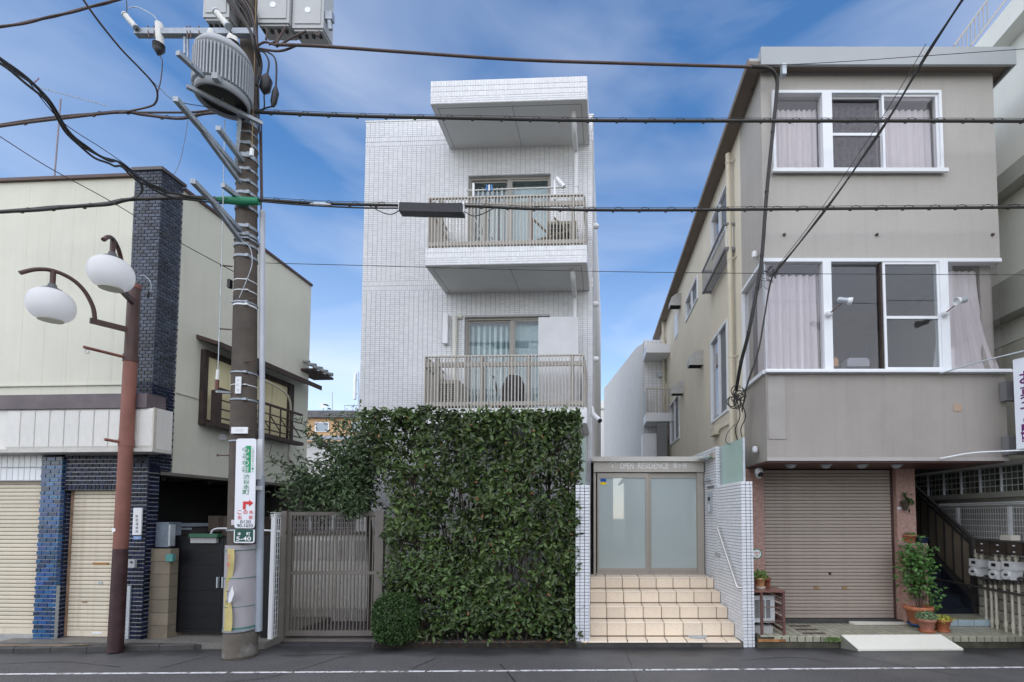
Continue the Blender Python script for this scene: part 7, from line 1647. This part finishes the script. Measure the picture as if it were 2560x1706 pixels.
# cable tangle on the pole
tg = thing('pole_cables', 'tangle of dark cables running down the top of the utility pole', 'cables', PY(640, 250, YP))
rs2 = random.Random(5)
for k in range(11):
    x0 = 556 + k * 5; mp_ = rs2.uniform(-5, 5); d = rs2.uniform(.12, .3)
    part(MB().tube(spline([PY(x0, -15, YP - d), PY(x0 + 30 + mp_, 30, YP - d), PY(622 + k * 2.0, 75 + k, YP - d), PY(634 + k, 115, YP - d), PY(648 + k * .6, 160 + 5 * (k % 3), YP - .12), PY(640 + k % 4, 215, YP - .1)], 5), .012 + .003 * (k % 3), 6), 'cable', m_cable if k % 3 else m_cabler, tg)
for k, (x, y0) in enumerate(((668, 190), (690, 222))):
    part(MB().tube(spline([PY(642, 125, YP - .2), PY(660 + 12 * k, 132, YP - .2), PY(672 + 18 * k, 155, YP - .2), PY(x, y0, YP - .2)], 5), .012, 6), 'cable', m_cable, tg)
    part(MB().tube([PY(x, y0 - 4, YP - .2), PY(x - 1, y0 + 10, YP - .2), PY(x - 6, y0 + 35, YP - .2), PY(x - 8, y0 + 45, YP - .2)], [.02, .075 - .03 * k, .07 - .03 * k, .02], 10), 'splice_sleeve', m_black, tg)
    part(MB().tube(spline([PY(x - 8, y0 + 44, YP - .2), PY(660, 272, YP - .15), PY(645, 280, YP - .15)], 4), .01, 6), 'cable', m_cable, tg)
for pts in ([(690, 114), (662, 106), (640, 118)], [(690, 114), (700, 92), (716, 66)], [(690, 118), (730, 95), (766, 78)], [(745, 113), (700, 128), (645, 122)], [(665, 100), (668, 80), (662, 70)], [(690, 78), (694, 100), (672, 112)], [(798, 78), (796, 90), (786, 84)]):
    part(MB().tube(spline([PY(x, y, YP - .15) for x, y in pts], 6), .015, 6), 'cable', m_cabler, tg)
part(MB().tube(spline([PY(640, 0, YP - .2), PY(637, 120, YP - .2), PY(632, 300, YP - .22), PY(630, 370, YP - .22)], 5), .006, 5), 'yellow_cord', M('tan_cord', (.3, .2, .09), rough=.7), tg); part(MB().beam(PY(630, 372, YP - .22), PY(629, 390, YP - .22), .04, .03, up=(0, 1, 0)), 'cord_weight', m_white, tg)
part(MB().tube(spline([PY(603, 600, YP - .18), PY(625, 620, YP - .19), PY(630, 660, YP - .19), PY(615, 705, YP - .19), PY(598, 745, YP - .19)], 6), .006, 5), 'grey_lead', m_steel, tg)
o = thing('line_clip', 'small black cable clip with loose wire coil on the left of the pole', 'clip', PY(583, 720, YP)); part(MB().box(W, PY(580, 716, YP).x, PY(587, 716, YP).x, YP - .1, YP - .04, PY(583, 726, YP).z, PY(583, 706, YP).z), 'clip_body', m_black, o)
part(MB().tube([PY(577 + 7 * math.cos(a * .6), 748 + 9 * math.sin(a * .6), YP - .08 + .003 * a) for a in range(24)], .004, 4), 'wire_coil', m_steel, o)
# vertical stay with insulator
o = thing('stay_line', 'thin vertical stay line with brown insulator left of the utility pole', 'wire', PY(545, 980, YP - .3))
part(MB().tube([PY(562, 300, YP - .3), PY(556, 600, YP - .3), PY(545, 925, YP - .3)], .006, 5), 'line', m_steel, o); part(MB().tube([PY(545, 925, YP - .3), PY(543, 950, YP - .3)], .022, 10), 'white_insulator', m_por, o); part(MB().tube([PY(543, 950, YP - .3), PY(542, 975, YP - .3)], .025, 10), 'brown_insulator', M('brown_porcelain', (.12, .04, .02), rough=.3), o); part(MB().beam(PY(541, 979, YP - .3), PY(584, 983, YP - .08), .03, .03), 'stay_bracket', m_steel, o)

# ================================================================== OVERHEAD WIRES
YW = YP - .2
def wire(pts, r, label, m=m_cabler, name='overhead_cable', loops=None, per=8, cat='cable', messenger=None, strands=1):
    S = spline([PY(x, y, Y) for x, y, Y in pts], per); o = thing(name, label, cat, S[len(S) // 2])
    for k in range(strands):
        off = Vector((0, .012 * k, .018 * k * (1 if k % 2 else -1))); part(MB().tube([p + off + Vector((0, 0, .007 * math.sin(i * .6 + k * 2) if strands > 1 else 0)) for i, p in enumerate(S)], r, 7), 'sheath', m, o)
    if messenger:
        part(MB().tube([p + Vector((0, 0, messenger)) for p in S], .004, 4), 'messenger_wire', m, o)
        L = [0]
        for a, b in zip(S[:-1], S[1:]): L.append(L[-1] + (b - a).length)
        s = .2; mb = MB()
        while s < L[-1] - .3:
            i = next(j for j in range(len(L) - 1) if L[j + 1] >= s); t = (s - L[i]) / (L[i + 1] - L[i]); p = S[i].lerp(S[i + 1], t); d = (S[i + 1] - S[i]).normalized(); h = loops[1]
            mb.tube([p + d * (.16 * u) + Vector((0, .03 * math.cos(u * 3.1), h * math.sin(u * math.pi) * 1.25 - .0)) for u in (0, .15, .35, .55, .75, .9, 1)], .0045, 4); mb.tube([p + Vector((0, 0, -r - .004)), p + d * .035 + Vector((0, 0, -r - .004))], .012, 5); s += loops[0]
        part(mb, 'hanger_coil', m, o)
    return o
wire([(690, 112, YW), (800, 116, YW), (1000, 130, YW + .1), (1300, 150, YW + .2), (1600, 160, YW + .3), (1880, 168, 7.03)], .0215, 'topmost brown service cable from the pole to the eave of the taupe building')
wire([(640, 281, YW), (900, 291, YW), (1200, 297, YW), (1500, 302, YW), (1900, 303, YW), (2300, 303, YW), (2640, 304, YW)], .023, 'upper thick horizontal cable with coils running right of the pole', m_cable, loops=(.42, .035), messenger=.045)
wire([(-60, 325, YW), (60, 308, YW), (160, 296, YW), (300, 281, YW), (360, 288, YW), (450, 297, YW), (520, 284, YW), (640, 281, YW)], .018, 'upper cable pair left of the pole above the shop roof', m_cabler, strands=1, loops=(.5, .03), messenger=.03)
wire([(-60, 322, YW + .05), (80, 300, YW + .05), (200, 287, YW + .05), (330, 282, YW + .05), (480, 281, YW + .05), (560, 272, YW), (640, 279, YW)], .014, 'thinner brown cable twisted with the upper pair left of the pole', m_cabler)
wire([(640, 499, YW), (800, 509, YW), (1000, 514, YW), (1180, 516, YW), (1340, 523, YW), (1600, 526, YW), (2000, 523, YW), (2640, 518, YW)], .02, 'lower thick horizontal cable with coils crossing both facades', m_cable, loops=(.38, .035), messenger=.04)
wire([(640, 503, YW), (760, 513, YW), (900, 520, YW), (1000, 521, YW)], .011, 'slack thin cable under the lower horizontal cable right of the pole', m_cable)
wire([(-60, 536, YW), (100, 524, YW), (250, 513, YW), (330, 500, YW), (450, 494, YW), (560, 500, YW), (640, 500, YW)], .024, 'lower thick cable left of the pole across the cream wall', m_cable, loops=(.45, .03), messenger=.035, strands=2)
wire([(-60, 76, 6.3), (60, 58, 6.3), (150, 37, 6.3), (250, 12, 6.3), (330, -12, 6.3)], .015, 'brown twisted cable crossing the top left corner of the sky', m_cabler, strands=2)
wire([(195, -20, 5.2), (240, 45, 5.4), (300, 120, 5.8), (350, 172, 6.1), (380, 205, 6.3), (393, 230, 6.4), (390, 255, 6.5), (370, 268, 6.6), (300, 283, YW)], .012, 'cable diving from the top edge and hooking back onto the left upper pair', m_cabler)
wire([(365, 188, 6.2), (400, 222, 6.3), (438, 252, 6.0), (520, 268, 6.4), (590, 276, YW)], .005, 'thin span wire between the hooked cable and the bracket arm', m_cable, cat='wire')
wire([(-60, 105, 3.8), (30, 172, 4.2), (110, 240, 4.6), (165, 325, 4.9), (225, 378, 5.2), (275, 402, 5.5), (300, 408, 5.7), (345, 445, 6.0), (420, 482, 6.4), (520, 497, 6.7), (600, 499, YW)], .0125, 'heavy black cable bundle sweeping down from the left edge to the pole', m_cable, strands=3)
wire([(60, 190, 4.4), (150, 300, 4.8), (250, 368, 5.4), (300, 402, 5.7), (380, 460, 6.2), (470, 490, 6.5), (600, 497, YW)], .0045, 'thin messenger wire above the heavy black bundle at left', m_cable, cat='wire')
wire([(330, 435, 5.9), (352, 462, 6.2), (350, 485, 6.4), (320, 500, YW), (260, 511, YW), (180, 517, YW)], .01, 'looped cable dropping from the heavy bundle to the lower left cable', m_cable, strands=2)
wire([(-60, 306, 5.6), (0, 342, 5.8), (120, 418, 6.0), (270, 500, 6.3), (420, 590, 6.5), (520, 645, 6.7), (585, 680, 6.8)], .006, 'thin dark wire slanting across the cream wall to the pole', m_cable, cat='wire')
wire([(664, 658, YP), (900, 664, YP), (1400, 677, YP), (1900, 684, YP), (2640, 688, YP)], .0045, 'very thin wire crossing below the upper balcony and the ribbon window', m_cable, cat='wire')
wire([(2425, -25, 4.6), (2330, 118, 5.1), (2230, 285, 5.6), (2130, 435, 6.1), (2030, 570, 6.6), (1955, 662, 6.95), (1932, 690, 7.05)], .010, 'dark twin drop wire slanting from the top edge down to the ribbon window corner', m_cable, strands=2, cat='wire')
wire([(2315, 110, 5.4), (2230, 255, 5.7), (2130, 410, 6.2), (2030, 555, 6.6), (1945, 665, 7.0)], .0045, 'hair-thin wire beside the twin drop wire', m_cable, cat='wire')
wire([(1932, 690, 7.05), (1924, 720, 7.1), (1912, 790, 7.15), (1896, 880, 7.2), (1868, 965, 7.3), (1855, 1030, 7.5)], .009, 'dark wire falling from the wire connectors past the glazed corner', m_cable, cat='wire', strands=2)
wire([(1905, 165, 7.05), (2100, 155, 7.05), (2300, 141, 7.0), (2600, 120, 6.9)], .0045, 'hair-thin wire along the pale eave of the taupe building', m_cable, cat='wire')
wire([(470, 300, 6.9), (462, 350, 7.2), (448, 410, 7.6), (430, 445, 8.0)], .004, 'hair-thin wire hanging between the upper cable and the pillar top', m_steel, cat='wire')
# connectors at the end of the drop wire
o = thing('wire_connectors', 'cluster of black wire connectors and loops before the ribbon window corner', 'connectors', PY(1930, 690, 7.05)); rs2 = random.Random(9)
for k in range(5): x, y = rs2.uniform(1915, 1945), rs2.uniform(672, 705); part(MB().tube([PY(x, y, 7.03), PY(x + rs2.uniform(-6, 6), y + 9, 7.03)], .013, 7), 'connector', m_black, o)
for k in range(5):
    x, y, r_ = rs2.uniform(1908, 1938), rs2.uniform(680, 715), rs2.uniform(9, 17); part(MB().tube([PY(x + r_ * math.cos(a * .5), y + r_ * .9 * math.sin(a * .5), 7.03 + .004 * a) for a in range(3, 12)], .005, 5), 'wire_loop', m_cable, o)
# splice closure box and green sleeve
o = thing('splice_closure', 'long black splice closure box hanging on the lower cable', 'closure box', PY(1082, 541, YW))
a, b = PY(1002, 524, YW), PY(1160, 528, YW)
part(MB().beam(a, b, .14, .125), 'closure_body', M('closure_black', (.012, .012, .015), rough=.4, var=.3, vs=14, bump=.3, bs=40), o)
for e, s in ((a, -1), (b, 1)): part(MB().box(W, e.x - .012, e.x + .012, e.y - .06, e.y + .04, e.z - .05, e.z + .1), 'white_clip', m_white, o); part(MB().tube(spline([e, e + Vector((s * .12, 0, -.07)), e + Vector((s * .25, 0, -.05)), e + Vector((s * .45, 0, .05))], 5), .007, 5), 'pigtail', m_cable, o)
o = thing('green_sleeve', 'green insulating sleeve on the lower cable at the utility pole', 'sleeve', PY(600, 502, YW)); part(MB().tube([PY(538, 497, YW), PY(560, 500, YW), PY(600, 503, YW), PY(648, 504, YW)], [.02, .05, .06, .05], 10), 'sleeve_body', M('green_sleeve', (.02, .2, .1), rough=.5), o)
o = thing('cable_dead_end', 'small coil spring clamp on the lower cable between pole and closure box', 'clamp', PY(800, 512, YW)); part(MB().tube([PY(775, 510, YW), PY(790, 511, YW), PY(812, 512, YW), PY(830, 512, YW)], [.012, .03, .03, .012], 8), 'clamp_body', m_steel, o)
# fuse marker box in the top left: porcelain sleeve's lead
wire([(314, -15, YP - .3), (317, 15, YP - .3), (316, 36, YP - .3)], .006, 'short red-brown lead above the left porcelain sleeve', m_cabler, cat='wire')
wire([(322, 20, YP - .3), (345, 19, YP - .3), (384, 40, YP - .3), (398, 62, YP - .28)], .006, 'short bent jumper wire beside the left porcelain sleeve', m_steel, cat='wire')

# ================================================================== THE OTHER SIDE OF THE STREET (seen only as reflections in the panes)
m_ohw = M('grey_house_render', (.30, .30, .30), rough=.85, var=.08); m_ohr = M('dark_house_roof', (.09, .09, .1), rough=.7)
for x0, x1, y0, h, g, lab in ((-9, 1.2, -9, 5.2, 1.9, 'grey gabled house across the street behind the camera'), (2.4, 11, -10, 4.6, 1.6, 'low gabled house across the street, reflected in the right windows')):
    oh = thing('opposite_house', lab, 'house', ((x0 + x1) / 2, y0, 0)); xm = (x0 + x1) / 2
    part(MB().prism([(x0, y0, 0), (x1, y0, 0), (x1, y0, h), (xm, y0, h + g), (x0, y0, h)], (0, -8, 0)), 'wall', m_ohw, oh)
    for xa, xb in ((x0 - .4, xm), (x1 + .4, xm)):
        za = h - .3; part(MB().prism([(xa, y0 + .5, za), (xb, y0 + .5, h + g), (xb, y0 + .5, h + g + .15), (xa, y0 + .5, za + .15)], (0, -9, 0)), 'roof', m_ohr, oh)
    for k in range(3):
        for z in (.9, 3.2):
            x = x0 + (x1 - x0) * (k + .6) / 3.4; w_ = part(MB().box(W, x, x + 1.5, y0 - .05, y0 + .06, z, z + 1.3), 'window', m_wwhite, oh); part(MB().box(W, x + .06, x + 1.44, y0 + .061, y0 + .07, z + .06, z + 1.24), 'pane', m_gb, w_)
